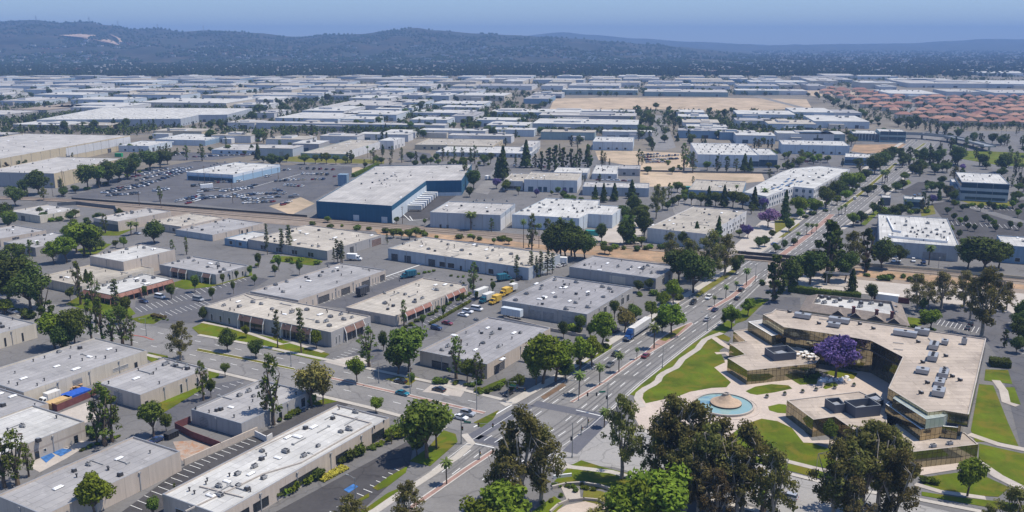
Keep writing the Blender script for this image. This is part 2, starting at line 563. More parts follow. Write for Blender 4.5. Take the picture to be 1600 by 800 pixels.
# wide ground out to the horizon (ring sheet, finer near the camera)
mb = MB()
mb.face([(-11500, -1200, 0), (11500, -1200, 0), (11500, 16000, 0), (-11500, 16000, 0)])
struct(mb.build('ground', 'valley'))
sheet('industrial_ground', [(-400, 1100), (2000, 1100), (2000, 300), (1700, 205), (1450, 205), (1250, 235), (900, 245), (400, 262), (-400, 300)], 0.03, 'asphalt')
sheet('district_ground', [(-500, 301), (400, 263), (900, 246), (1250, 236), (1450, 206), (1700, 206), (2100, 300), (1950, 112), (-350, 112)], 0.02, 'earth')

# --- boulevard, side street, verges
BL = [(505, 850), (575, 790), (672, 735), (730, 687), (790, 650), (875, 597), (960, 540), (1065, 475), (1152, 420), (1190, 394), (1247, 356), (1350, 275), (1395, 241), (1425, 218), (1440, 212)]
BR = [(690, 850), (722, 812), (800, 757), (866, 712), (925, 668), (1000, 600), (1082, 535), (1135, 497), (1190, 444), (1225, 422), (1310, 358), (1358, 325), (1412, 273), (1446, 240), (1462, 226), (1475, 214)]
sheet('boulevard', BL + BR[::-1], 0.08, 'road')
sheet('side_street', [(-150, 430), (0, 457), (150, 489), (310, 525), (400, 542), (540, 571), (675, 601), (790, 627), (830, 636), (752, 690), (697, 666), (575, 634), (512, 618), (400, 592), (300, 568), (225, 550), (100, 521), (0, 498), (-150, 463)], 0.075, 'road')
sheet('side_street_east', [(925, 646), (1000, 668), (1100, 704), (1250, 748), (1400, 780), (1700, 850), (1500, 880), (1340, 830), (1200, 795), (1080, 764), (960, 730), (850, 722), (860, 700)], 0.075, 'road_side')
mb = MB()
for pl in ([(834, 630), (946, 652)], [(942, 656), (890, 707)], [(744, 684), (862, 709)], [(826, 632), (738, 684)]):
    ribbon(pl, 4.5, 0.10, mb)
struct(mb.build('crosswalk_bands', 'crosswalk'))
# tyre-darkened lanes
mb = MB()
def along(A, B, t):
    """polyline between the two kerb lines at fraction t"""
    out = []
    for i in range(60):
        s = i / 59
        def pick(L):
            k = s * (len(L) - 1); j = min(int(k), len(L) - 2)
            a, b = at(*L[j]), at(*L[j + 1])
            return a.lerp(b, k - j)
        out.append(pick(A).lerp(pick(B), t))
    return out
L2 = [(672, 735), (730, 690), (790, 652), (875, 597), (960, 540), (1065, 475), (1152, 420), (1247, 356), (1350, 275), (1425, 218)]
R2 = [(797, 759), (862, 712), (925, 668), (1000, 600), (1082, 535), (1135, 497), (1190, 444), (1310, 358), (1412, 273), (1462, 226)]
for f in (0.09, 0.19, 0.235, 0.33, 0.62, 0.70, 0.76, 0.84, 0.92):
    ribbon(along(L2, R2, f), 0.55, 0.085, mb, px=False)
struct(mb.build('tyre_marks', 'tyre_wear'))
# painted lines
mb = MB()
def dashes(pl, on=3, off=6, wid=0.22, z=0.11):
    acc = 0.0
    for a, b in zip(pl, pl[1:]):
        d = (b - a); l = d.length; d.normalize()
        s = 0.0
        while s < l:
            ph = (acc + s) % (on + off)
            e = min(l, s + (on - ph if ph < on else on + off - ph))
            if ph < on and e - s > 0.05:
                p, q = a + d * s, a + d * e
                n = Vector((-d.y, d.x, 0)) * wid / 2
                mb.face([(p - n).to_2d().to_3d() + Vector((0, 0, z)), (q - n).to_2d().to_3d() + Vector((0, 0, z)), (q + n).to_2d().to_3d() + Vector((0, 0, z)), (p + n).to_2d().to_3d() + Vector((0, 0, z))])
            s = e + 1e-4
        acc += l
dashes(along(L2, R2, 0.15), 4, 7); dashes(along(L2, R2, 0.28), 4, 7)
dashes(along(L2, R2, 0.66), 4, 7); dashes(along(L2, R2, 0.80), 4, 7)
dashes(along(L2, R2, 0.025), 400, 0.1, 0.14); dashes(along(L2, R2, 0.975), 400, 0.1, 0.14)
F1 = [(-150, 430), (0, 457), (150, 489), (310, 525), (400, 542), (540, 571), (675, 601), (790, 627)]
N1 = [(-150, 463), (0, 498), (100, 521), (225, 550), (300, 568), (400, 592), (512, 618), (697, 666)]
dashes(along(F1, N1, 0.22), 3, 7); dashes(along(F1, N1, 0.74), 3, 7)
for a, b in (((868, 712), (880, 717)), ((735, 692), (772, 700)), ((900, 641), (938, 650)), ((800, 633), (740, 668))):
    dashes([at(*a), at(*b)], 400, 0.1, 0.4)
struct(mb.build('road_markings', 'paint'))

# --- medians: red pavers with kerbs
def median(P, m='pavers', nm='median'):
    sheet(nm, P, 0.2, m, 0.2)
    k = MB()
    ribbon(P, 0.35, 0.215, k, closed=True)
    struct(k.build('median_kerb', 'kerb'))
def strip(pts, wid):
    q = [at(*p, 0.2) for p in pts]
    L, R_ = [], []
    for i in range(len(q)):
        d = (q[min(i + 1, len(q) - 1)] - q[max(i - 1, 0)]).normalized()
        n = Vector((-d.y, d.x, 0)) * wid / 2
        L.append(q[i] + n); R_.append(q[i] - n)
    return [proj(v) for v in L + R_[::-1]]
median(strip([(560, 850), (662, 779), (725, 735), (772, 704)], 1.6))
median(strip([(893, 628), (945, 596), (985, 567), (1006, 553)], 1.3))
median([(1003, 555), (1025, 533), (1050, 516), (1080, 503), (1083, 506), (1060, 525), (1035, 540), (1009, 556)])
median([(1104, 484), (1140, 462), (1165, 441), (1180, 430), (1184, 432), (1172, 445), (1148, 464), (1112, 484)])
sheet('median_lawn', [(1031, 531), (1052, 517), (1074, 507), (1058, 522), (1040, 533)], 0.23, 'lawn_dry')
median(strip([(1222, 398), (1262, 368), (1300, 335)], 3.6))
median(strip([(1318, 322), (1345, 302), (1385, 268), (1400, 255)], 3.0), 'lawn_dry')
median(strip([(1425, 238), (1445, 224)], 3.0), 'lawn_dry')
median([(310, 544), (400, 562), (460, 575), (463, 579), (400, 566), (306, 548)], 'lawn_dry')
median(strip([(465, 579), (560, 600), (640, 618), (700, 632), (757, 645)], 1.7))
mb = MB()
ribbon([(204, 523), (225, 526), (240, 531)], 0.6, 0.16, mb)
struct(mb.build('red_kerb', 'kerb_red'))

# --- sidewalks along the boulevard (raised)
def walk(name, pts, wid, m='sidewalk', z=0.158):
    k = MB()
    ribbon(pts, wid, z, k)
    return struct(k.build(name, m))
walk('sidewalk', [(785, 632), (800, 628), (868, 590), (952, 535), (1058, 470), (1146, 416), (1186, 388)], 3.4)
walk('sidewalk', [(1196, 381), (1240, 350), (1343, 270), (1388, 237), (1415, 219)], 4.0)
walk('kerb', [(955, 641), (1001, 600), (1083, 535), (1136, 497)], 0.4, 'kerb')
walk('sidewalk', [(1316, 358), (1362, 327), (1416, 275), (1450, 242)], 2.5)
walk('sidewalk', [(580, 803), (612, 781), (671, 743), (715, 713), (737, 692), (725, 678)], 2.2)
walk('sidewalk', [(310, 523), (400, 539), (540, 568), (675, 597), (785, 624)], 1.8)
walk('sidewalk', [(225, 553), (300, 571), (400, 595), (512, 621), (575, 636), (697, 669)], 1.8)
walk('sidewalk', [(880, 728), (955, 737), (1080, 771), (1200, 802)], 2.0)
walk('sidewalk', [(945, 655), (1000, 671), (1100, 707), (1250, 744), (1330, 765), (1410, 775), (1600, 812)], 1.6)

# --- lawns and planting beds
def lawn(P, m='lawn', z=0.12):
    return sheet('lawn', P, z, m, 0.1)
lawn([(984, 616), (1003, 600), (1083, 537), (1137, 500), (1150, 507), (1128, 524), (1110, 536), (1075, 566), (1050, 582), (1036, 596), (1010, 611), (998, 620)], z=0.10)
lawn([(1006, 612), (1028, 600), (1036, 588), (1060, 574), (1070, 562), (1097, 543), (1107, 531), (1122, 527), (1136, 540), (1124, 547), (1133, 566), (1116, 574), (1142, 597), (1135, 605), (1112, 606), (1078, 612), (1060, 619), (1009, 630), (1004, 622)])
lawn([(1118, 527), (1130, 522), (1142, 528), (1138, 534)])
lawn([(1165, 611), (1180, 604), (1205, 600), (1232, 602), (1238, 607), (1210, 613), (1183, 617), (1172, 615)])
lawn([(1200, 635), (1217, 631), (1228, 632), (1232, 646), (1215, 645), (1202, 641)])
lawn([(1232, 590), (1250, 582), (1280, 580), (1276, 600), (1250, 601)])
lawn([(1285, 582), (1308, 577), (1340, 583), (1334, 592), (1310, 590)])
lawn([(1286, 606), (1290, 599), (1305, 597), (1310, 602), (1290, 608)])
lawn([(1130, 690), (1160, 664), (1190, 654), (1215, 658), (1240, 670), (1262, 690), (1310, 706), (1345, 735), (1300, 733), (1240, 722), (1190, 712)])
lawn([(1060, 690), (1130, 692), (1190, 716), (1250, 728), (1320, 742), (1280, 747), (1180, 722), (1090, 700)])
lawn([(1529, 716), (1600, 708), (1640, 780), (1600, 762), (1560, 744), (1536, 726)])
lawn([(1524, 690), (1517, 672), (1530, 600), (1552, 602), (1575, 660), (1592, 698), (1560, 690)])
lawn([(1530, 693), (1600, 709), (1640, 712), (1640, 760), (1597, 758), (1568, 744), (1529, 718)])
lawn([(1440, 746), (1520, 735), (1578, 762), (1560, 776), (1500, 772), (1445, 762)])
lawn([(1440, 768), (1500, 777), (1570, 784), (1640, 796), (1640, 805), (1560, 795), (1440, 774)])
lawn([(1566, 605), (1585, 605), (1595, 632), (1575, 628)])
lawn([(1540, 577), (1575, 578), (1582, 600), (1538, 594)])
lawn([(866, 752), (890, 728), (908, 719), (940, 729), (975, 738), (1000, 741), (985, 758), (960, 768), (920, 760), (885, 757)])
lawn([(912, 764), (938, 767), (962, 775), (950, 792), (910, 782)], 'lawn_dry')
lawn([(830, 800), (866, 775), (882, 786), (850, 820)])
lawn([(740, 660), (780, 640), (770, 655), (752, 668)])
lawn([(693, 672), (712, 678), (715, 690), (690, 712), (672, 728), (640, 720), (668, 700)])
lawn([(622, 770), (575, 800), (545, 812), (580, 788), (606, 770), (637, 757), (636, 762)])
lawn([(582, 762), (608, 744), (637, 728), (634, 738), (605, 760), (590, 766)])
lawn([(556, 782), (577, 770), (577, 776), (558, 786)])
lawn([(300, 512), (325, 500), (400, 522), (430, 528), (500, 548), (515, 553), (500, 564), (400, 541), (312, 523)])
lawn([(222, 644), (312, 595), (330, 588), (332, 598), (250, 648), (236, 652)], z=0.14)
lawn([(225, 558), (232, 550), (262, 556), (265, 570), (245, 570)])
lawn([(320, 575), (345, 580), (340, 590), (322, 590)])
lawn([(480, 633), (512, 620), (535, 625), (505, 632)])
lawn([(400, 556), (420, 551), (460, 574), (430, 569)], 'lawn_dry', 0.05)
lawn([(102, 475), (125, 462), (190, 465), (212, 490), (190, 500), (120, 480)])
lawn([(205, 498), (240, 489), (260, 495), (240, 506), (220, 505)])
lawn([(150, 397), (175, 381), (160, 380), (120, 390), (130, 398)])
lawn([(155, 362), (210, 357), (185, 368), (150, 368)])
lawn([(440, 400), (480, 402), (505, 408), (490, 415), (430, 408)])
lawn([(260, 445), (300, 432), (392, 422), (395, 430), (330, 448), (290, 452)])
lawn([(740, 612), (765, 600), (790, 590), (790, 600), (775, 610), (745, 618)])
lawn([(870, 580), (915, 555), (960, 528), (955, 545), (870, 592)])
lawn([(980, 510), (1010, 500), (1060, 470), (1062, 476), (1000, 515)], 'lawn_dry')
lawn([(1085, 462), (1110, 440), (1150, 418), (1150, 424), (1090, 465)], 'lawn_dry')
lawn([(1168, 475), (1185, 466), (1202, 468), (1186, 480), (1166, 500), (1148, 506), (1150, 494)])
lawn([(1420, 510), (1440, 508), (1440, 498), (1418, 495)])
lawn([(1210, 345), (1240, 340), (1250, 350), (1225, 370), (1212, 372)], 'lawn_dry')
lawn([(1345, 350), (1370, 325), (1378, 318), (1372, 333), (1352, 352)])
lawn([(1400, 290), (1420, 280), (1424, 286), (1404, 296)])
lawn([(1500, 235), (1640, 240), (1640, 262), (1560, 258), (1490, 246)])
lawn([(1438, 326), (1458, 320), (1462, 334), (1440, 338)], 'lawn_dry')
lawn([(1500, 313), (1580, 315), (1585, 322), (1520, 320)], 'lawn_dry')
lawn([(845, 620), (880, 598), (885, 602), (850, 624)], 'mulch')
lawn([(600, 592), (640, 585), (655, 590), (640, 602)], 'lawn_dry')

# --- paths and plaza
sheet('plaza', [(985, 640), (1003, 608), (1060, 600), (1110, 575), (1128, 566), (1140, 558), (1232, 590), (1400, 575), (1400, 640), (1380, 700), (1270, 670), (1232, 668), (1160, 690), (1100, 695), (1000, 668)], 0.09, 'plaza')
walk('footpath', [(1004, 636), (999, 629), (996, 622), (999, 614), (1008, 607), (1020, 601), (1028, 595), (1031, 588), (1037, 583), (1047, 578), (1056, 574), (1061, 568), (1066, 561), (1078, 553), (1090, 545), (1095, 538), (1101, 531), (1111, 526), (1128, 520)], 2.3, 'concrete', 0.165)
walk('footpath', [(1115, 527), (1130, 538), (1148, 548)], 2.5, 'plaza', 0.162)
walk('footpath', [(1118, 552), (1134, 551), (1142, 556)], 2.2, 'plaza', 0.163)
walk('footpath', [(1232, 652), (1262, 690), (1300, 690), (1345, 705), (1390, 735)], 3.0, 'plaza', 0.15)
walk('footpath', [(1420, 738), (1520, 722)], 4.5, 'plaza', 0.16)
walk('footpath', [(1522, 718), (1560, 744), (1600, 764), (1650, 785)], 3.0, 'concrete', 0.15)
walk('footpath', [(1514, 678), (1560, 694), (1650, 712)], 2.6, 'concrete', 0.16)
walk('footpath', [(1556, 594), (1568, 610), (1572, 628), (1590, 634)], 2.6, 'concrete', 0.15)
walk('footpath', [(1180, 708), (1260, 728), (1330, 745)], 2.0, 'concrete', 0.15)
walk('footpath', [(1430, 756), (1470, 768), (1540, 778)], 2.0, 'concrete', 0.15)
walk('footpath', [(316, 503), (365, 513), (400, 524), (440, 538), (455, 535), (505, 550)], 1.8, 'concrete', 0.15)
walk('footpath', [(624, 770), (585, 797), (540, 820)], 1.5, 'concrete', 0.15)
sheet('corner_paving', [(876, 760), (905, 763), (908, 782), (885, 780)], 0.14, 'concrete')
sheet('corner_paving', [(866, 800), (885, 789), (915, 783), (940, 786), (960, 800), (940, 830), (860, 830)], 0.13, 'plaza')
sheet('corner_paving', [(858, 717), (880, 722), (895, 727), (880, 734), (864, 728)], 0.13, 'sidewalk')
sheet('driveway', [(660, 612), (685, 592), (735, 597), (720, 620)], 0.10, 'concrete')
sheet('driveway', [(505, 565), (560, 555), (580, 566), (545, 575)], 0.10, 'concrete')
sheet('driveway', [(575, 572), (608, 555), (625, 562), (598, 590)], 0.05, 'asphalt')
# --- parking lots
sheet('parking_lot', [(180, 812), (420, 812), (550, 812), (640, 728), (645, 700), (640, 688), (580, 720), (430, 800)], 0.06, 'asphalt_dark')
sheet('parking_lot', [(190, 800), (289, 728), (400, 680), (455, 654), (510, 622), (545, 632), (420, 700), (270, 785), (230, 820)], 0.055, 'asphalt_dark')
sheet('parking_lot', [(210, 490), (212, 470), (290, 448), (330, 450), (395, 432), (420, 436), (310, 505), (250, 505)], 0.055, 'asphalt_lot')
sheet('parking_lot', [(497, 477), (625, 432), (665, 420), (660, 435), (540, 482)], 0.05, 'asphalt_lot')
sheet('parking_lot', [(622, 512), (740, 448), (770, 445), (690, 520), (640, 535)], 0.05, 'asphalt_lot')
sheet('parking_lot', [(270, 610), (385, 592), (330, 640), (230, 690)], 0.05, 'asphalt_lot')
sheet('parking_lot', [(515, 575), (560, 545), (590, 540), (600, 560), (560, 572)], 0.06, 'asphalt_lot')
sheet('parking_lot', [(1180, 490), (1210, 463), (1250, 465), (1252, 490), (1190, 492)], 0.05, 'asphalt_lot')
sheet('parking_lot', [(1430, 480), (1640, 470), (1660, 700), (1596, 702), (1560, 560), (1530, 520), (1440, 500)], 0.05, 'asphalt_lot')
sheet('dealer_lot', [(105, 308), (165, 290), (245, 262), (300, 252), (450, 258), (560, 256), (540, 285), (450, 335), (300, 318)], 0.06, 'asphalt_lot')
sheet('parking_lot', [(1455, 318), (1500, 312), (1640, 312), (1660, 395), (1500, 380), (1475, 345)], 0.06, 'asphalt_dark')
sheet('parking_lot', [(1405, 300), (1435, 284), (1455, 285), (1450, 300), (1425, 310)], 0.06, 'asphalt_dark')
sheet('parking_lot', [(620, 340), (640, 322), (700, 290), (725, 298), (690, 320), (672, 345)], 0.06, 'asphalt_dark')
# parking stall lines: from p to q, n lines, each drawn along direction of the stall
mb = MB()
def stalls(p, q, n, end, wid=0.16, z=0.1):
    a, b = at(*p), at(*q)
    v = at(*end) - a
    d = v.normalized()
    nn = Vector((-d.y, d.x, 0)) * wid / 2
    for i in range(n):
        s = a.lerp(b, i / (n - 1))
        e = s + v
        mb.face([(s.x - nn.x, s.y - nn.y, z), (e.x - nn.x, e.y - nn.y, z), (e.x + nn.x, e.y + nn.y, z), (s.x + nn.x, s.y + nn.y, z)])
stalls((204, 790), (296, 727), 10, (222, 797), z=0.11); stalls((304, 723), (396, 682), 10, (318, 728), z=0.11)
stalls((412, 664), (500, 624), 10, (424, 667), z=0.11)
stalls((504, 807), (616, 733), 12, (518, 813), 0.2, z=0.12)
stalls((222, 488), (300, 466), 11, (212, 481), z=0.11); stalls((245, 500), (330, 476), 12, (234, 494), z=0.11)
stalls((305, 462), (385, 438), 11, (296, 456), z=0.11); stalls((262, 450), (330, 440), 8, (255, 455), z=0.11)
stalls((660, 505), (735, 462), 14, (667, 508), z=0.11)
stalls((500, 470), (620, 428), 18, (508, 474), z=0.11)
stalls((520, 560), (550, 545), 6, (532, 563), z=0.11)
stalls((300, 615), (370, 597), 7, (310, 618), z=0.11)
stalls((1470, 500), (1530, 512), 10, (1464, 508), z=0.11); stalls((1575, 505), (1600, 560), 10, (1590, 503), z=0.11)
stalls((1505, 325), (1590, 330), 14, (1500, 320), z=0.11); stalls((1490, 352), (1590, 358), 14, (1486, 346), z=0.11)
for a, b in (((305, 290), (430, 262)), ((330, 310), (470, 272)), ((640, 338), (645, 345))):
    dashes([at(*a), at(*b)], 400, .1, 0.5)
dashes([at(494, 470), at(662, 412)], 400, .1, 0.7)
dashes([at(628, 333), at(641, 345), at(668, 342)], 400, .1, 0.5)
struct(mb.build('parking_lines', 'paint'))
ground_mat('rust_concrete', (0.33, 0.265, 0.22), 0.2, 0.15, 1.2, (0.34, 0.17, 0.09), 0.8)
sheet('yard_floor', [(284, 720), (270, 690), (300, 688), (343, 703), (318, 714)], 0.062, 'rust_concrete')
sheet('bay_paving', [(48, 730), (60, 712), (122, 688), (146, 690), (104, 716), (62, 738)], 0.07, 'concrete')
sheet('accessible_bays', [(62, 714), (78, 705), (86, 712), (72, 723)], 0.12, 'paint_blue')
sheet('accessible_bays', [(82, 707), (95, 700), (113, 703), (95, 713)], 0.12, 'paint_blue')
sheet('accessible_bays', [(537, 765), (552, 756), (560, 760), (545, 770)], 0.12, 'paint_blue')
sheet('yard_floor', [(80, 650), (140, 627), (150, 640), (160, 655), (125, 662)], 0.06, 'concrete')
# --- railway: ballast, embankment, rails
RW = [(-80, 306), (40, 310), (110, 313), (200, 319.5), (300, 328), (400, 336), (500, 343.5), (600, 351.5), (700, 360), (800, 368), (900, 377), (1000, 386), (1100, 396), (1165, 402), (1240, 408), (1330, 413), (1450, 423), (1640, 440)]
mb = MB(); ribbon(RW, 11, 0.35, mb); struct(mb.build('railway_bed', 'ballast'))
mb = MB()
for o in (-3.4, -1.9, 1.2, 2.7):
    q = []
    for i, p in enumerate(RW):
        a, b = at(*RW[max(i - 1, 0)]), at(*RW[min(i + 1, len(RW) - 1)])
        d = (b - a).normalized()
        q.append(at(*p) + Vector((-d.y, d.x, 0)) * o)
    ribbon(q, 0.35, 0.42, mb, px=False)
struct(mb.build('railway_rails', 'rail_steel'))
sheet('embankment', [(120, 316), (300, 332), (600, 355), (800, 372), (1000, 390), (1150, 403), (1120, 412), (1060, 414), (880, 400), (740, 376), (590, 362), (480, 354), (300, 340), (120, 322)], 0.1, 'ballast')
sheet('embankment', [(585, 358), (740, 370), (860, 384), (940, 384), (1060, 396), (1062, 412), (900, 396), (740, 378), (590, 366)], 0.14, 'dirt_red')
sheet('embankment', [(1200, 406), (1330, 416), (1640, 443), (1640, 470), (1440, 455), (1330, 445), (1200, 440)], 0.1, 'ballast')
sheet('embankment', [(1330, 419), (1440, 428), (1600, 445), (1600, 452), (1440, 440), (1340, 432)], 0.14, 'dirt_red')
sheet('flood_channel', [(1200, 426), (1330, 436), (1440, 446), (1640, 462), (1640, 498), (1420, 465), (1260, 452), (1195, 445)], 0.16, 'concrete')
sheet('dirt_lot', [(1015, 255), (1060, 266), (1190, 270), (1196, 283), (1120, 290), (1000, 292), (1000, 262)], 0.06, 'dirt')
sheet('dirt_lot', [(930, 236), (1000, 236), (1080, 240), (1090, 262), (1000, 262), (935, 250)], 0.06, 'dirt')
sheet('dirt_field', [(858, 173), (866, 154), (960, 152.5), (1110, 152.5), (1260, 155), (1268, 168), (1160, 174), (1000, 170)], 0.06, 'dirt')
sheet('dirt_field', [(1240, 139), (1370, 142), (1380, 150), (1270, 150)], 0.06, 'dirt')
sheet('dirt_field', [(1335, 226), (1420, 225), (1418, 236), (1355, 240), (1330, 236)], 0.06, 'dirt_red')
sheet('dirt_lot', [(420, 322), (470, 308), (492, 318), (455, 336)], 0.06, 'dirt')
sheet('dirt_lot', [(550, 262), (590, 258), (575, 275), (550, 275)], 0.06, 'dirt')
sheet('dirt_lot', [(905, 380), (950, 350), (975, 340), (1005, 350), (1000, 380)], 0.06, 'concrete')
sheet('concrete_yard', [(1135, 395), (1190, 345), (1235, 345), (1215, 385), (1180, 410)], 0.06, 'concrete')
sheet('industrial_street', [(1022, 235), (1040, 235), (1056, 230), (1037, 180), (1024, 180), (1018, 205)], 0.07, 'road')
sheet('industrial_street', [(1060, 345), (1080, 330), (1095, 300), (1058, 297), (1050, 318), (1052, 330)], 0.07, 'road')
sheet('industrial_street', [(740, 300), (775, 262), (790, 264), (762, 304)], 0.07, 'road')
mb = MB(); ribbon([(1180, 150), (1240, 165), (1330, 190), (1355, 200)], 14, 0.07, mb); ribbon([(1405, 160), (1425, 168), (1410, 180)], 12, 0.07, mb)
struct(mb.build('industrial_street', 'road'))
mb = MB()
for pl, wd in (([(-60, 226), (120, 214), (260, 208), (430, 197)], 11), ([(560, 214), (760, 212), (1010, 216)], 11), ([(395, 250), (600, 262), (780, 262)], 9), ([(1060, 215), (1180, 216), (1330, 217)], 10), ([(600, 198), (640, 180), (672, 158)], 10), ([(740, 212), (762, 190), (800, 168)], 10), ([(395, 205), (430, 188), (500, 165), (556, 150)], 11), ([(830, 200), (846, 176), (860, 158)], 9), ([(1100, 250), (1180, 268), (1260, 256), (1340, 240)], 8), ([(1470, 305), (1540, 330), (1600, 348)], 9), ([(-60, 208), (60, 199), (200, 197)], 9)):
    ribbon(pl, wd, 0.075, mb)
struct(mb.build('industrial_street', 'asphalt'))
sheet('parking_lot', [(420, 243), (600, 250), (600, 256), (400, 252)], 0.06, 'lawn_dry')
for P_ in ([(205, 252), (290, 238), (420, 240), (330, 250)], [(620, 250), (680, 252), (672, 240), (640, 236)], [(790, 262), (920, 266), (915, 258), (800, 256)], [(1000, 212), (1018, 216), (1012, 205)], [(1225, 262), (1300, 262), (1290, 246), (1225, 246)], [(480, 206), (560, 204), (640, 206), (600, 212)], [(1140, 196), (1200, 198), (1195, 188), (1145, 190)], [(620, 168), (670, 170), (680, 162), (640, 160)], [(850, 198), (930, 200), (930, 206), (850, 206)]):
    sheet('parking_lot', P_, 0.06, 'asphalt_lot')

# ------------------------------------------------------------------ hills
SKY = [(-400, 36), (-200, 34), (0, 33), (60, 30.5), (100, 35), (137, 33), (175, 39), (212, 45), (250, 44), (287, 49), (325, 47), (375, 49), (400, 51), (470, 58), (510, 54), (560, 53), (620, 46), (650, 43), (680, 47), (750, 52), (800, 54.5), (850, 57), (900, 60), (960, 65), (1010, 68.5), (1080, 71.5), (1150, 74)]
FAR = [(700, 60), (800, 57), (880, 50), (920, 54), (1000, 60), (1080, 65), (1200, 71), (1330, 68.5), (1420, 67.5), (1480, 64), (1540, 60.5), (1600, 61), (1800, 62), (2100, 66)]
def prof(tab, x):
    if x <= tab[0][0]:
        return tab[0][1]
    for (a, b), (c, d) in zip(tab, tab[1:]):
        if x <= c:
            t = (x - a) / (c - a); t = t * t * (3 - 2 * t)
            return lerp(b, d, t)
    return tab[-1][1]
def hill_height(x, y, tab, D0, D1, D2, rough, seed, x0, x1):
    px = 800 + F * x / (y * CP + CH * SP)
    if px < x0 or px > x1:
        return -5
    edge = min(1, (px - x0) / 150, (x1 - px) / 150)
    top = max(hz(D1, prof(tab, px)), 0)
    if y < D1:
        t = max(0, (y - D0) / (D1 - D0)); s = t * t * (3 - 2 * t) * 0.45 + 0.55 * t ** 1.6
    else:
        t = min(1, (y - D1) / (D2 - D1)); s = 1 - t * t * (3 - 2 * t)
    n = noise.fractal(Vector((x / 420 + seed, y / 600, seed)), 1.0, 2.1, 4)
    rid = 1 - abs(noise.noise(Vector((x / 260 + seed, y / 900, 3.1))))
    k = s * (1 - s) * 4
    return edge * (top * s + rough * (0.25 + s * 0.15) * k * n + rough * 0.5 * k * (rid - 0.75)) - 1.5
def hill(name, tab, D0, D1, D2, rough, seed, x0, x1, nx, ny, m):
    mb_v, mb_f = [], []
    for j in range(ny + 1):
        y = D0 * (D2 / D0) ** (j / ny)
        for i in range(nx + 1):
            px = lerp(x0, x1, i / nx)
            x = (px - 800) / F * (y * CP + CH * SP)
            mb_v.append((x, y, hill_height(x, y, tab, D0, D1, D2, rough, seed, x0, x1)))
    for j in range(ny):
        for i in range(nx):
            a = j * (nx + 1) + i
            mb_f.append((a, a + 1, a + nx + 2, a + nx + 1))
    me = bpy.data.meshes.new(name)
    me.from_pydata(mb_v, [], mb_f)
    me.materials.append(MATS[m])
    me.polygons.foreach_set('use_smooth', [True] * len(mb_f))
    return struct(link(name, me))
HL = (SKY, 4000, 6800, 9400, 95, 1.7, -450, 1180)
hill('hills', *HL, 300, 70, 'hillside')
hill('distant_hills', FAR, 8500, 11500, 15500, 80, 5.2, 600, 2200, 160, 30, 'hillside')
def terrain_z(x, y):
    return max(0, hill_height(x, y, *HL)) if y > 4000 else 0.0
# bare scar on the hillside
mb = MB()
def scar(P):
    q = []
    for px, py in P:
        for k in range(480):
            y = 4000 + k * 6
            x = (px - 800) / F * (y * CP + CH * SP)
            z = hill_height(x, y, *HL)
            if proj(Vector((x, y, z)))[1] <= py:
                break
        q.append((x, y - 6, z + 4))
    return q
ground_mat('scar_soil', (0.44, 0.32, 0.24), 0.2, 0.02)
for P in ([(96, 56), (130, 54.5), (155, 56), (182, 66), (190, 72), (178, 70), (150, 63), (120, 59)], [(176, 54), (185, 58), (195, 63), (195, 67), (188, 67), (190, 62), (178, 57)]):
    q = scar(P)
    cx = sum(p[0] for p in q) / len(q); cy = sum(p[1] for p in q) / len(q); cz = sum(p[2] for p in q) / len(q)
    for a, b in zip(q, q[1:] + q[:1]):
        mb.face([a, b, (cx, cy, cz + 3)])
struct(mb.build('bare_hill_soil', 'scar_soil'))
# ------------------------------------------------------------------ building materials
for k, c in dict(white=(0.47, 0.465, 0.45), pale=(0.40, 0.385, 0.37), light=(0.315, 0.308, 0.31), grey=(0.275, 0.27, 0.28), tan=(0.37, 0.34, 0.295), cream=(0.42, 0.385, 0.335), pink=(0.405, 0.345, 0.29), brown=(0.3, 0.25, 0.2)).items():
    roof_mat('roof_' + k, c, 0.55 if k in ('cream', 'tan', 'pink') else 0.68, 0.65 if k in ('cream', 'tan') else 0.5)
wall_mat('wall_grey', (0.37, 0.355, 0.345))
wall_mat('wall_beige', (0.52, 0.445, 0.375))
wall_mat('wall_cream', (0.58, 0.52, 0.43))
wall_mat('wall_white', (0.62, 0.61, 0.60))
wall_mat('wall_pale', (0.57, 0.565, 0.56))
wall_mat('wall_tan', (0.52, 0.44, 0.31), 9)
wall_mat('wall_bluegrey', (0.40, 0.43, 0.46))
wall_mat('wall_blue', (0.22, 0.31, 0.40))
wall_mat('wall_skyblue', (0.52, 0.57, 0.61))
wall_mat('wall_deepblue', (0.032, 0.105, 0.18))
wall_mat('wall_green', (0.3, 0.37, 0.36))
wall_mat('wall_dark', (0.13, 0.135, 0.14))
wall_mat('wall_twotone', (0.47, 0.42, 0.365), band=(2.4, 3.0, (0.36, 0.31, 0.27)))
wall_mat('wall_striped', (0.66, 0.67, 0.68), band=(1.0, 3.4, (0.5, 0.53, 0.56)))
wall_mat('wall_white_blue', (0.62, 0.66, 0.70), band=(0, 4.6, (0.30, 0.43, 0.55)))
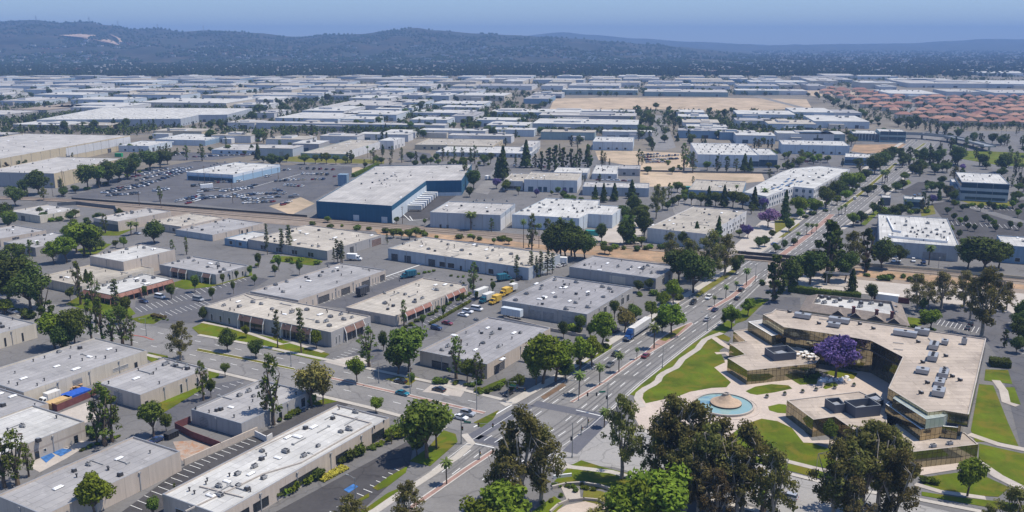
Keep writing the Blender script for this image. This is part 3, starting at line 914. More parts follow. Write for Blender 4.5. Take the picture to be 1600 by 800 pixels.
# ------------------------------------------------------------------ shared rooftop fittings
def rooftop_meshes():
    d = {}
    m = MB(); m.box(-1.0, 1.0, -0.75, 0.75, 0.0, 0.25, 1); m.box(-0.95, 0.95, -0.7, 0.7, 0.25, 1.25, 0)
    m.box(-0.8, -0.05, -0.5, 0.5, 1.25, 1.29, 1); m.lathe([(0.42, 1.25), (0.42, 1.42), (0.3, 1.42), (0.3, 1.3), (0, 1.3)], 10, (0.45, 0), 1)
    m.box(0.952, 0.97, -0.55, 0.55, 0.4, 1.1, 1); m.box(-1.75, -0.95, -0.3, 0.3, 0.25, 0.8, 0)
    d['u'] = m.mesh('rooftop_unit', ['unit_grey', 'dark_metal'])
    m = MB(); m.box(-0.8, 0.8, -0.8, 0.8, 0.0, 0.3, 1); m.box(-0.75, 0.75, -0.75, 0.75, 0.3, 1.15, 1)
    m.lathe([(0.55, 1.15), (0.6, 1.4), (0.35, 1.45), (0, 1.35)], 10, (0, 0), 0)
    d['d'] = m.mesh('rooftop_unit', ['metal_grey', 'dark_metal'])
    m = MB(); m.box(-1.3, 1.3, -0.65, 0.65, 0, 0.28, 1); m.frustum([(-1.25, -0.6), (1.25, -0.6), (1.25, 0.6), (-1.25, 0.6)], 0.28, [(-1.0, -0.35), (1.0, -0.35), (1.0, 0.35), (-1.0, 0.35)], 0.5, 0)
    d['s'] = m.mesh('skylight', ['skylight_white', 'metal_grey'])
    m = MB(); m.tube((0, 0, 0), (0, 0, 0.8), 0.16, n=8); m.lathe([(0.3, 0.75), (0.3, 0.9), (0, 1.05)], 8)
    d['p'] = m.mesh('vent_pipe', ['dark_metal'])
    m = MB(); m.box(-2.6, 2.6, -0.12, 0.12, 0.12, 0.3, 0); m.box(-2.4, -2.2, -0.2, 0.2, 0, 0.12); m.box(2.2, 2.4, -0.2, 0.2, 0, 0.12); m.box(2.4, 2.7, -0.5, 0.5, 0, 0.5)
    d['g'] = m.mesh('conduit', ['unit_grey'])
    m = MB(); m.box(-4.2, 4.2, -0.9, 0.9, 0.25, 0.33)
    for x in (-4, -1.4, 1.4, 4):
        m.box(x - .05, x + .05, -.8, .8, 0, .25)
    d['v'] = m.mesh('solar_panel', ['solar'])
    return d
RT = rooftop_meshes()
RTN = {'u': 'rooftop_unit', 'd': 'rooftop_unit', 's': 'skylight', 'p': 'vent_pipe', 'g': 'conduit', 'v': 'solar_panel'}
# features on wall faces, in face coordinates: s along the edge, z up, depth out
def edge_frame(P, i):
    a, b = Vector((*P[i], 0)), Vector((*P[(i + 1) % len(P)], 0))
    d = (b - a)
    L = d.length
    d.normalize()
    return a, d, Vector((d.y, -d.x, 0)), L
def fbox(mb, fr, s0, s1, z0, z1, d0, d1, mi=0):
    a, d, n, L = fr
    q = [a + d * s0 + n * d0, a + d * s1 + n * d0, a + d * s1 + n * d1, a + d * s0 + n * d1]
    mb.prism([(p.x, p.y) for p in q], z0, z1, mi, True, True)
def add_window(par, fr, s0, s1, z0, z1, glass='glass_dark', frame='offwhite', name='window', bars=0):
    mb = MB()
    w_ = 0.09
    fbox(mb, fr, s0 + w_, s1 - w_, z0 + w_, z1 - w_, 0.0, 0.03, 1)
    for x0, x1, a0, a1 in ((s0, s1, z0, z0 + w_), (s0, s1, z1 - w_, z1), (s0, s0 + w_, z0 + w_, z1 - w_), (s1 - w_, s1, z0 + w_, z1 - w_)):
        fbox(mb, fr, x0, x1, a0, a1, 0.0, 0.08, 0)
    for k in range(1, bars + 1):
        x = lerp(s0, s1, k / (bars + 1))
        fbox(mb, fr, x - .04, x + .04, z0 + w_, z1 - w_, 0.03, 0.07, 0)
    return mb.build(name, [frame, glass], par)
def add_rolldoor(par, fr, s0, s1, z1, m='dark_metal'):
    mb = MB()
    fbox(mb, fr, s0, s1, 0.02, z1, 0, 0.05, 0)
    k = 0.4
    while k < z1 - .2:
        fbox(mb, fr, s0 + .05, s1 - .05, k, k + 0.06, 0.05, 0.08, 1)
        k += 0.5
    return mb.build('roll_door', [m, 'unit_grey' if m != 'unit_grey' else 'dark_metal'], par)
def add_arcade(par, fr, s0, s1, n, h, m='tile_brown', posts='offwhite'):
    """recessed dark glazed bay under a tiled sloping canopy carried on slanting pale fins"""
    mb = MB()
    fbox(mb, fr, s0 + .1, s1 - .1, 0.1, h * 0.62, 0, 0.06, 0)
    mb.build('window', ['glass_dark'], par, )
    a, d, nn, L = fr
    mb = MB()
    z0, z1, o = h * 0.62, h * 0.96, 1.0
    p = [a + d * s0 + nn * o, a + d * s1 + nn * o, a + d * s1 + nn * .05, a + d * s0 + nn * .05]
    mb.face([(*p[0].to_2d(), z0), (*p[1].to_2d(), z0), (*p[2].to_2d(), z1), (*p[3].to_2d(), z1)])
    mb.face([(*p[3].to_2d(), z0), (*p[2].to_2d(), z0), (*p[1].to_2d(), z0), (*p[0].to_2d(), z0)])
    mb.face([(*p[0].to_2d(), z0 - .15), (*p[1].to_2d(), z0 - .15), (*p[1].to_2d(), z0), (*p[0].to_2d(), z0)])
    for q0, q1 in ((p[0], p[3]), (p[2], p[1])):
        mb.face([(*q0.to_2d(), z0), (*q1.to_2d(), z0), (*(q1 if q1 in (p[3],) else q0).to_2d(), z1)])
    mb.build('canopy', [m], par)
    for k in range(n + 1):
        s = lerp(s0, s1, k / n)
        mb = MB()
        for w0, w1 in ((-0.13, 0.13),):
            A = a + d * (s + w0); B = a + d * (s + w1)
            prof_ = [(0.05, z1 + .2), (1.1, z0 + .1), (1.4, 0.0), (1.1, 0.0), (0.85, z0 - .3), (0.05, z1 - .3)]
            l = [(A + nn * u).to_2d() for u, z in prof_]; r = [(B + nn * u).to_2d() for u, z in prof_]
            zs = [z for u, z in prof_]
            mb.face([(*q, z) for q, z in zip(l, zs)]); mb.face([(*q, z) for q, z in zip(r, zs)][::-1])
            for i in range(6):
                j = (i + 1) % 6
                mb.face([(*l[j], zs[j]), (*l[i], zs[i]), (*r[i], zs[i]), (*r[j], zs[j])])
        mb.build('pillar', [posts], par)
BLD = {}
def building(key, label, P, az=30, h=None, base=None, roof='grey', wall='wall_grey', par=0.45, items='', faces=(), cat='building', group=None, poly=False, ref=None, name='industrial_building', rnd=0, rnds='uuds', far=False):
    """P: photo positions of roof corners. rect: P0 and its two neighbours; poly: all corners in order"""
    if h is None:
        h = hz(at(0, base, 0).y, P[0][1])
    W = [at(*p[:2], h) for p in P]
    u, v = axes(az)
    o = W[0]
    loc = [((p - o).dot(u), (p - o).dot(v)) for p in W]
    if not poly:
        (a1, b1), (a2, b2) = loc[1], loc[2]
        if abs(a1) / (abs(a1) + abs(b1)) > abs(a2) / (abs(a2) + abs(b2)):
            a, b = a1, b2
        else:
            a, b = a2, b1
        x0, x1, y0, y1 = min(0, a), max(0, a), min(0, b), max(0, b)
        loc = [(x0, y0), (x1, y0), (x1, y1), (x0, y1)]
    else:
        loc = ccw(loc)
    rz = radians(90 - az)
    t = thing(name, label, cat, (o.x, o.y, 0), rz, group)
    mb = MB()
    if far:
        mb.prism(loc, 0, h - 0.3, top=False); mb.build('wall', wall, t)
        MB().prism(offset_poly(loc, -0.12), h - 0.3, h, 0).build('roof', 'roof_' + roof, t)
    else:
        wt = 0.28
        inn = offset_poly(loc, wt)
        mb.prism(loc, 0, h, top=False)
        n = len(loc)
        for i in range(n):
            j = (i + 1) % n
            mb.face([(*loc[i], h), (*loc[j], h), (*inn[j], h), (*inn[i], h)], 1)
            mb.face([(*inn[i], h), (*inn[j], h), (*inn[j], h - par), (*inn[i], h - par)], 0)
        mb.build('wall', [wall, 'concrete' if roof in ('tan', 'cream', 'pink') else 'metal_grey'] if par > 0.3 else [wall, 'roof_' + roof], t)
        r = MB(); q = offset_poly(loc, wt * 0.7); r.face([(*p, h - par) for p in q])
        r.build('roof', 'roof_' + roof, t)
    zr = h if far else h - par
    inv = lambda p: ((p - o).dot(u), (p - o).dot(v))
    its = [(k[0], *map(float, k[1:].split(','))) for k in items.split()]
    rr = random.Random(hash_(key))
    if rnd:
        xs = [p[0] for p in loc]; ys = [p[1] for p in loc]
        c = 0
        while c < rnd:
            x, y = rr.uniform(min(xs), max(xs)), rr.uniform(min(ys), max(ys))
            if inside((x, y), offset_poly(loc, 2.5)):
                c += 1
                its.append((rr.choice(rnds), x, y, 1))
    if not far:
        xs = [p[0] for p in loc]; ys = [p[1] for p in loc]
        n_ = min(22, int((max(xs) - min(xs)) * (max(ys) - min(ys)) / 110))
        q_ = offset_poly(loc, 2.0); c = 0
        for _ in range(n_ * 3):
            x, y = rr.uniform(min(xs), max(xs)), rr.uniform(min(ys), max(ys))
            if c < n_ and inside((x, y), q_):
                c += 1
                its.append((rr.choice('ppppgsd'), x, y, 1))
        for i in range(len(loc)):
            a, d, nn, L = edge_frame(loc, i)
            if (u * nn.x + v * nn.y).dot(Vector((-o.x, -o.y, 0)).normalized()) > 0.1 and L > 14 and wall not in ('wall_deepblue',):
                n2 = int(L / 13)
                for k in range(1, n2 + 1):
                    m_ = MB(); fbox(m_, (a, d, nn, L), L * k / (n2 + 1) - .12, L * k / (n2 + 1) + .12, 0, h - .5, 0.0, .14); fbox(m_, (a, d, nn, L), L * k / (n2 + 1) - .3, L * k / (n2 + 1) + .3, h - .9, h - .45, 0.0, .3)
                    m_.build('downpipe', ['unit_grey'], t)
    for it in its:
        k = it[0]
        x, y = (it[1], it[2]) if len(it) == 4 else inv(at(it[1], it[2], zr))
        sc = rr.uniform(0.8, 1.15) * (0.72 if k in 'ud' else 1)
        if k == 's':
            rot = 0 if rr.random() < 0.8 else pi / 2
        elif k == 'v':
            rot = 0
        else:
            rot = rr.choice((0, pi / 2, pi, -pi / 2))
        link(RTN[k], RT[k], t, (x, y, zr + 0.003), rot, sc)
    if not faces and not far:
        nb = 0
        for i in range(len(loc)):
            a, d, nn, L = edge_frame(loc, i)
            wn = u * nn.x + v * nn.y
            if wn.dot(Vector((-o.x, -o.y, 0)).normalized()) > 0.12 and L > 8 and nb < 4:
                nb += 1
                if i % 2 or L < 20:
                    faces = tuple(faces) + ((i, 'win', .08, .92, max(2, int(L / 9)), 0.9, 3.0, 2.4, 'glass_dark', 'offwhite'),)
                else:
                    faces = tuple(faces) + ((i, 'roll', .05, .6, max(1, int(L / 16)), 3.8, 4, rr.choice(['unit_grey', 'dark_metal'])), (i, 'win', .65, .95, max(1, int(L / 22)), .9, 3.0, 2.4, 'glass_dark', 'offwhite'))
    for fc in faces:
        if fc[1] == 'autowin':
            for i in range(len(loc)):
                a, d, nn, L = edge_frame(loc, i)
                if (u * nn.x + v * nn.y).dot(Vector((-o.x, -o.y, 0)).normalized()) > 0.1 and L > 4:
                    n_ = max(1, int(L / 4.2))
                    for z0, z1 in ((.8, 3.0), (4.8, 7.2)):
                        for k in range(n_):
                            s_ = L * (k + .5) / n_
                            add_window(t, (a, d, nn, L), s_ - 1.1, s_ + 1.1, z0, z1, fc[2], 'white')
            continue
        fr = edge_frame(loc, fc[0])
        kind = fc[1]
        L = fr[3]
        if kind == 'win':          # (edge, 'win', f0, f1, n, z0, z1, width[, glass])
            for k in range(fc[4]):
                s = L * lerp(fc[2], fc[3], (k + .5) / fc[4])
                add_window(t, fr, s - fc[7] / 2, s + fc[7] / 2, fc[5], fc[6], fc[8] if len(fc) > 8 else 'glass_dark', fc[9] if len(fc) > 9 else 'offwhite', bars=fc[10] if len(fc) > 10 else 0)
        elif kind == 'roll':       # (edge,'roll',f0,f1,n,height,width[,mat])
            for k in range(fc[4]):
                s = L * lerp(fc[2], fc[3], (k + .5) / fc[4])
                add_rolldoor(t, fr, s - fc[6] / 2, s + fc[6] / 2, fc[5], fc[7] if len(fc) > 7 else 'dark_metal')
        elif kind == 'door':
            for k in range(fc[4]):
                s = L * lerp(fc[2], fc[3], (k + .5) / fc[4])
                add_window(t, fr, s - 0.6, s + 0.6, 0.02, 2.3, 'glass_dark', 'dark_metal', 'door')
        elif kind == 'arc':        # (edge,'arc',f0,f1,n)
            add_arcade(t, fr, L * fc[2], L * fc[3], fc[4], h - 0.1, *(fc[5:]))
        elif kind == 'band':       # (edge,'band',f0,f1,z0,z1,mat)
            mb = MB(); fbox(mb, fr, L * fc[2], L * fc[3], fc[4], fc[5], 0, 0.06); mb.build('face_band', [fc[6]], t)
    BLD[key] = dict(o=t, loc=loc, h=h, org=o, u=u, v=v, ref=ref, c=sum((o + u * p[0] + v * p[1] for p in loc), Vector()) / len(loc))
    return t
def hash_(s):
    k = 7
    for ch in s:
        k = (k * 31 + ord(ch)) % 1000003
    return k
def inside(p, P):
    c = False
    n = len(P)
    for i in range(n):
        a, b = P[i], P[i - 1]
        if (a[1] > p[1]) != (b[1] > p[1]) and p[0] < (b[0] - a[0]) * (p[1] - a[1]) / (b[1] - a[1]) + a[0]:
            c = not c
    return c
B = building
# ------------------------------------------------------------------ near blocks (street grid 30 degrees)
B('b1', 'long white flat roof building at the bottom edge beside the dark parking strip', [(343, 804), (247, 775), (622, 656)], h=5.2, roof='white', wall='wall_beige', ref='long white roof building',
  items='u555,645 u545,672 u533,676 u497,698 u447,707 u475,713 u410,706 u412,748 s490,668 s465,683 u342,761 u371,742 u344,775 s355,753 s330,775 g331,763 g345,767 u398,730 p324,752 p304,772 p322,757 d520,655 s392,741 u372,760 s434,716 g516,652 g548,660 p600,660 p530,640 p585,670 g468,690 g505,672',
  faces=((0, 'win', 0.3, 0.52, 3, 0.6, 3.0, 4.5, 'glass_dark', 'dark_metal', 2), (0, 'win', 0.62, 0.72, 1, 0.6, 3.0, 5.0, 'glass_dark', 'dark_metal', 2), (0, 'win', 0.86, 0.97, 1, 0.4, 3.2, 5.5, 'glass_dark', 'dark_metal', 2), (0, 'win', 0.05, 0.25, 2, .6, 3, 5, 'glass_dark', 'dark_metal', 2), (3, 'win', .2, .8, 3, 0.5, 2.8, 3)))
B('b2', 'long grey flat roof building with plain beige wall at the bottom left edge', [(69, 805), (-15, 778), (285, 706)], h=5.6, roof='light', wall='wall_beige', ref='grey roof building at the lower edge',
  items='s186,717 s91,763 d116,737 u138,727 p120,746 p20,763 p170,735', faces=((3, 'door', 0.3, 0.8, 2),))
B('b3', 'small square grey roof building by the side street with fenced red yard', [(377, 661.7), (297, 640), (480, 611)], base=685, roof='light', wall='wall_grey', ref='small square grey building',
  items='u374,619 u389,612 u396,620 u404,606 s361,637 d345,641 p327,645 g352,622 p306,640 p395,628 p390,640', faces=((0, 'win', 0.85, 0.95, 1, 0.4, 3.5, 2.0), (0, 'door', .5, .6, 1), (3, 'roll', 0.1, 0.4, 1, 3.6, 3.6, 'unit_grey')))
B('b4', 'pale grey roof building with walled rooftop well beside the side street lawn', [(219, 617), (150, 597), (310, 572)], base=641, roof='light', wall='wall_beige', ref='grey building with a roof well',
  items='u257,571 s213,592 u262,568 d275,573 p240,585 p170,600 p285,578', faces=((0, 'win', 0.55, 0.6, 1, 0.3, 3.4, 0.9), (0, 'win', 0.8, 0.85, 1, 0.3, 3.4, 0.9), (0, 'win', 0.9, 0.97, 1, .3, 3.2, 2.2), (3, 'roll', 0.25, 0.75, 1, 3.8, 4, 'unit_grey'), (0, 'door', 0.03, 0.12, 1)))
B('b5', 'broad grey roof building with cream wall left of the side street', [(37, 613), (-53, 590), (224, 546)], base=638, roof='light', wall='wall_cream', ref='broad grey roof building',
  items='d125,545 u92,551 s140,558 s171,546 s89,573 s37,592 p70,560 p110,560 p150,560 g135,556', faces=((0, 'win', 0.72, 0.8, 1, 1.6, 2.8, 6.0, 'unit_grey'), (0, 'roll', 0.1, 0.5, 2, 3.6, 3.4, 'unit_grey'), (0, 'door', .86, .93, 1)))
B('b6', 'grey roof building behind the white roof building at the left edge', [(-30, 668), (-120, 640), (57, 624)], h=5.0, roof='light', wall='wall_beige', ref='grey building at the left edge', items='s20,620 d5,635')
B('b7', 'white roof beige building beside blue painted accessible parking bays', [(-30, 722), (-120, 694), (122, 655)], h=5.4, roof='white', wall='wall_twotone', ref='white roof beige building',
  items='u35,667 g25,666 p12,674 d60,690', faces=((0, 'door', 0.87, 0.92, 1), (0, 'door', 0.45, 0.55, 1), (0, 'win', 0.56, 0.6, 1, 1.2, 2.2, .8), (0, 'door', .35, .42, 1)))
B('m1', 'long cream roof building with tiled canopies beside the side street lawn', [(517, 519), (316, 479), (580, 494)], base=543, roof='cream', wall='wall_grey', ref='cream building with tiled canopies',
  items='u408,476 u425,484 u456,489 u480,485 u533,492 u537,500 u517,496 u496,504 u550,497 u395,473 u515,510 u350,478 u374,480 u510,503 p440,490 p360,470 p420,494 p470,505 p545,490 s500,492',
  faces=((3, 'arc', 0.30, 0.50, 2), (3, 'arc', 0.64, 0.86, 3), (0, 'arc', 0.32, 0.8, 2), (0, 'win', 0.08, 0.24, 2, 0.5, 3.6, 0.6), (0, 'win', 0.84, 0.97, 2, 0.5, 3.6, 0.5), (3, 'win', 0.03, 0.25, 3, .5, 3.4, 1.2), (3, 'win', .53, .6, 1, .5, 3.2, 2)))
B('m2', 'grey roof building with dark loading doors behind the canopied cream building', [(466, 469), (391, 455), (597, 421)], h=4.8, roof='light', wall='wall_beige', ref='grey roof loading door building',
  items='u415,452 u431,446 u448,441 u500,432 d482,437 u521,425 u442,457 p528,413 p481,434 u513,418 p512,417 p470,450', faces=((0, 'roll', 0.20, 0.33, 1, 3.0, 7), (0, 'roll', 0.46, 0.56, 1, 3.0, 6), (0, 'roll', 0.70, 0.80, 1, 3.0, 6), (0, 'roll', .93, .985, 1, 3, 3.5), (0, 'win', 0.34, 0.45, 3, 0.4, 3.0, 0.5), (0, 'win', 0.58, 0.69, 3, 0.4, 3.0, 0.5), (0, 'win', 0.82, 0.92, 3, 0.4, 3, 0.5), (0, 'win', .05, .18, 2, .4, 3, .5)))
B('m3', 'cream roof building with two reddish canopies between two parking lanes', [(617, 494), (537, 481), (732, 445)], base=510, roof='cream', wall='wall_beige', ref='cream building between parking lanes',
  items='u600,459 u633,461 u648,473 u602,475 u660,467 u706,447 u720,442 d606,484 p624,440 p650,445 p680,438 s680,453 p610,470 u682,454', faces=((0, 'arc', 0.12, 0.45, 3, 'tile_red'), (0, 'arc', 0.66, 0.93, 3, 'tile_red'), (0, 'win', 0.46, 0.65, 5, 0.4, 3.4, 0.5), (0, 'win', .02, .1, 2, .4, 3.4, .5), (3, 'roll', 0.55, 0.75, 1, 3, 3, 'unit_grey')))
B('m4', 'grey roof building beside the side street with driveway under trees', [(761, 569), (657, 547), (877, 515)], base=592, roof='grey', wall='wall_beige', ref='grey roof corner building',
  items='u744,501 s762,513 d781,515 u769,522 u755,537 u779,543 u700,542 u690,548 s710,525 s785,562 s825,545 u813,521 u845,524 p800,530 p730,540 s803,521', faces=((3, 'roll', 0.2, 0.42, 1, 2.6, 7), (3, 'win', .6, .9, 1, .5, 2.6, 6), (0, 'roll', 0.05, 0.3, 1, 3.0, 7), (0, 'win', .5, .9, 2, .5, 2.8, 6)))
B('m5', 'wide grey roof warehouse in the middle block with trailers at its dock', [(917, 491), (781, 471), (992, 449)], base=512, roof='grey', wall='wall_grey', ref='wide grey roof warehouse',
  items='u867,438 u900,442 s877,450 u847,447 u845,452 u823,460 u868,465 s851,464 s843,468 s890,471 u899,474 s918,457 u919,461 u943,465 u941,449 u952,452 u957,457 u806,470 u884,484 u918,481 s838,444 p880,458 p905,468 p930,455', faces=((3, 'roll', 0.32, 0.48, 1, 3.8, 6, 'unit_grey'), (3, 'roll', 0.5, 0.62, 1, 3.8, 5, 'unit_grey'), (3, 'roll', .72, .92, 2, 3.6, 4, 'unit_grey'), (0, 'win', 0.3, 0.6, 2, 0.4, 4.2, 3.0), (0, 'win', .7, .95, 2, .4, 3.5, 3)))
B('m6', 'grey roof building beside the boulevard below the dirt embankment', [(1025, 435), (891, 416), (1053, 415)], base=452, roof='grey', wall='wall_grey', ref='grey roof building near the railway',
  items='u914,415 s949,412 u966,417 u982,422 u987,418 u1004,421 u1006,418 u1012,416 u1018,427 p940,418 p1000,428', faces=((3, 'roll', 0.48, 0.66, 2, 3.6, 4, 'wall_cream'), (3, 'win', 0.75, 0.9, 1, 1, 3, 2), (0, 'win', .2, .8, 2, .4, 3.2, 3)))
B('m7', 'long tan roof warehouse with blue-grey wall along the railway', [(826, 418.5), (599, 390), (868, 396)], base=438, roof='cream', wall='wall_bluegrey', ref='long tan roof warehouse',
  items='u762,404 u783,407 u700,383 u722,392 u650,376 u745,385 u670,390 u799,398 u690,378 u735,398 u770,392 u630,382 p660,382 p710,388 p780,400 p640,385 u810,405 u815,413', faces=((3, 'roll', 0.30, 0.36, 1, 3.5, 4), (3, 'roll', 0.12, 0.18, 1, 3.5, 4), (3, 'win', 0.38, 0.5, 2, 0.4, 3, 4), (3, 'win', .6, .9, 3, .4, 3, 3), (3, 'door', .52, .56, 1), (3, 'roll', .02, .08, 1, 3.5, 4)))
B('m8', 'cream roof building with grey wall near the tall thin pines', [(511, 392), (378, 376), (586, 365)], base=407, roof='cream', wall='wall_grey', ref='cream roof building by the railway',
  items='u488,385 u498,386 u467,382 u535,366 p498,371 p520,375 u430,378 u450,372 p470,365 s460,376 u415,372', faces=((0, 'roll', .38, .46, 1, 3.4, 3), (0, 'roll', 0.78, 0.97, 1, 3.6, 8, 'tile_brown'), (3, 'win', .1, .9, 4, .5, 3, 4)))
B('m8b', 'light grey roof building with dark blue-grey front beside the round tree', [(332, 367), (267, 360), (412, 348)], base=377, roof='light', wall='wall_beige', ref='grey building by the round tree',
  items='u286,356 u302,352 u300,357 s315,347 d316,360 p340,350 u350,345', faces=((3, 'band', 0.0, 1.0, 0.05, 3.6, 'wall_bluegrey'), (0, 'door', .5, .7, 2)))
B('m8c', 'low cream roof building between two grey buildings below the railway', [(283, 354), (225, 347), (345, 339)], h=4.5, roof='cream', wall='wall_beige', ref='low cream building', items='u263,346 u265,344 p250,345 u290,347')
B('m9', 'tall white roof box building with a dark shaded end wall', [(192.5, 409), (142, 399), (269, 389)], h=8.5, roof='white', wall='wall_beige', ref='tall white roof box building',
  items='u164,396 d171,395 u198,390 u214,384 p190,396 p215,388 p240,391 u225,388', faces=())
B('m10', 'low white roof building with red tiled mansard edge beside the parking lot', [(175, 461), (130, 452), (271, 436)], h=4.2, roof='white', wall='wall_dark', ref='red mansard building', par=0.3,
  items='u203,434 g217,432 u214,440 u225,440 u163,447 u172,450 u240,435 u195,440 p185,443 g160,444', faces=((0, 'arc', 0.0, 0.42, 4, 'tile_red', 'tile_red'), (0, 'arc', 0.44, 1.0, 6, 'tile_red', 'tile_red'), (3, 'arc', 0.0, 1.0, 5, 'tile_red', 'tile_red')))
B('m10b', 'low beige building under the pines behind the red mansard building', [(128, 447), (78, 428), (165, 405)], h=4.4, roof='tan', wall='wall_cream', ref='low beige building', items='s105,434 p110,420', faces=((0, 'roll', .5, .9, 2, 3.2, 2.6, 'unit_grey'),))
B('m11', 'grey roof building with three arched red canopies above the parking lot', [(337, 429), (247, 414), (391, 415)], base=445, roof='light', wall='wall_grey', ref='building with arched red canopies',
  items='u279,409 u303,408 u325,418 g328,418 u350,422 u340,413 u295,404 p310,412 p360,416 u270,412', faces=((3, 'arc', 0.78, 0.92, 1), (3, 'arc', 0.22, 0.50, 2), (0, 'win', .1, .9, 4, .5, 3, 1.2), (3, 'win', .55, .75, 3, .4, 3, .8)))
B('m12', 'cream walled building at the left edge with two slit windows', [(56, 505), (-60, 541), (-70, 472)], base=528, roof='light', wall='wall_cream', ref='cream building at the left edge', items='u0,507 d4,512 p20,500', faces=((0, 'win', 0.78, 0.83, 1, 0.4, 3.6, 0.7, 'glass_dark', 'dark_metal'), (0, 'win', 0.55, 0.6, 1, 0.4, 3.6, 0.7, 'glass_dark', 'dark_metal')))
B('m13', 'pale beige building with stepped front at the left below the railway', [(62, 337), (17, 329), (116, 325)], base=349, roof='pale', wall='wall_cream', ref='pale beige building', items='s60,323 u90,325 p40,328', faces=((3, 'roll', .3, .6, 1, 3, 4), (0, 'door', .2, .8, 3)))
B('m14', 'pale roof building with dark end beside the open channel', [(184, 346), (142, 341), (261, 329)], base=362, roof='pale', wall='wall_beige', ref='pale building beside the channel', items='u186,338 u192,336 u199,334 u205,331 u180,337 u234,329 u235,332 u195,332 u206,334', faces=((3, 'band', 0, 1, 0.05, 4, 'wall_dark'),))
B('m15', 'grey roof building among trees with the twin roof', [(55, 387), (5, 378), (110, 367)], base=401, roof='light', wall='wall_grey', ref='grey twin roof building', items='s45,380 s57,377 p70,375')
B('m16', 'grey roof building behind the twin roof building at the left edge', [(0, 373), (-60, 366), (82, 361)], h=4.6, roof='light', wall='wall_beige', ref='twin roof building', items='u51,362 p20,365')
B('m17', 'small low blue steel shed with white canopies below the railway', [(385, 377), (350, 372), (410, 363)], h=4.0, roof='white', wall='wall_blue', ref='blue steel shed', items='u385,366')
# ------------------------------------------------------------------ beyond the railway
B('q1', 'large blue warehouse with L-shaped pale roof along the railway', [(494, 314), (612, 321.5), (666, 282.5), (721, 281.5), (737, 256), (587, 259)], az=7, base=341.5, poly=True, roof='pale', wall='wall_deepblue', ref='large blue warehouse', par=0.5,
  items='u565,288 d582,286 u593,283 u601,282 u605,280 u617,274 u600,272 u588,272 u698,262 g640,270 d596,287 u612,276', faces=((1, 'band', 0, 1, 0.05, 8, 'wall_skyblue'), (2, 'band', 0, 1, .05, 2.5, 'wall_skyblue'), (0, 'roll', .5, .56, 1, 4, 4, 'wall_skyblue'), (0, 'roll', .86, .94, 1, 4, 4, 'wall_skyblue')))
B('q2', 'blue-grey warehouse with pale roof beside the white roof building', [(782, 336), (679, 327), (822, 319)], az=13, base=361, roof='pale', wall='wall_bluegrey', ref='blue-grey warehouse', items='u740,316 u757,314 u770,313 u792,315 s760,325 u745,314', faces=((0, 'band', 0, 1, 0.05, 7, 'wall_white'), (3, 'door', .1, .3, 2)))
B('q3', 'bright white roof building with pale blue walls beside the tracks', [(800, 335), (905, 341), (919, 334), (957, 336), (975, 322.5), (935, 319.5), (937, 312.5), (854, 309)], az=13, base=356, poly=True, roof='white', wall='wall_skyblue', ref='bright white roof building',
  items='u829,324 u843,325 u858,329 u880,328 u902,332 u815,330 u825,330 u842,331 u862,317 u870,313 u877,311 u898,313 u908,313 u905,317 u925,326 u936,325 u843,318 u895,322 u850,321 u873,321', faces=((0, 'win', 0.3, 0.45, 3, 1, 3, 2), (0, 'roll', .6, .9, 3, 4, 4, 'unit_grey')))
B('q4', 'white walled building with blue entrance doors behind jacaranda trees', [(902, 282), (818, 281), (905, 270)], az=9, base=301.5, roof='tan', wall='wall_white', ref='white walled building', items='s850,275 s870,274', faces=((3, 'win', .05, .2, 1, 0.2, 4, 4, 'glass_blue'), (3, 'win', .25, .45, 2, .2, 4, 3, 'glass_blue'), (3, 'win', .7, .95, 2, .2, 4, 3, 'glass_blue')))
B('q4b', 'low cream roof building joined to the white walled building', [(817, 283), (788, 281), (822, 271)], az=9, h=7, roof='tan', wall='wall_pale', ref='low cream joined building', items='u805,276', faces=((3, 'band', .2, .9, 1, 3, 'glass_dark'),))
B('q5', 'low white building behind conifers with blue-grey front', [(1014, 294), (910, 292), (1015, 286)], az=9, base=308, roof='pale', wall='wall_bluegrey', ref='low white building behind conifers', items='u950,289 u985,289')
B('q6', 'white building with light blue front on the dirt lot', [(989, 222), (926, 221), (990, 214)], az=9, base=235.5, roof='white', wall='wall_skyblue', ref='light blue front building', items='u950,218 u940,219 u935,217')
B('q7', 'white flat roof warehouse with many dark skylights beside the dirt lot', [(1090, 241), (1185, 241.5), (1077, 223)], az=7, base=261, roof='white', wall='wall_striped', ref='white warehouse with skylights', items=' '.join('u%d,%d' % (1095 + 12 * i + 3 * j, 238 - 3.6 * j) for i in range(8) for j in range(4)), faces=((3, 'win', .9, 1, 1, 1, 6, 6, 'glass_blue'),))
B('q7b', 'white office wing with blue glass corner joined to the skylight warehouse', [(1186, 242), (1215, 242), (1183, 232)], az=7, base=262, roof='white', wall='wall_pale', ref='blue glass corner wing', faces=((3, 'band', 0.02, 0.98, 1.0, 7, 'glass_blue'),))
B('q8', 'broad grey roof building with dark square windows beside the boulevard', [(1103, 365.5), (1011, 356), (1181, 331)], az=30, base=389, roof='tan', wall='wall_white', ref='broad building with square windows',
  items='s1046,345 s1052,350 u1147,331 u1150,338 u1141,344 u1108,336 p1080,350 p1120,340 s1020,352 g1100,352', faces=((3, 'band', 0.001, 0.999, 0.05, 5.2, 'wall_pale'), (0, 'win', 0.1, 0.97, 12, 3.6, 5.6, 1.9, 'glass_dark', 'white'), (0, 'win', .5, .97, 6, .6, 2.6, 2.2, 'glass_dark', 'white')))
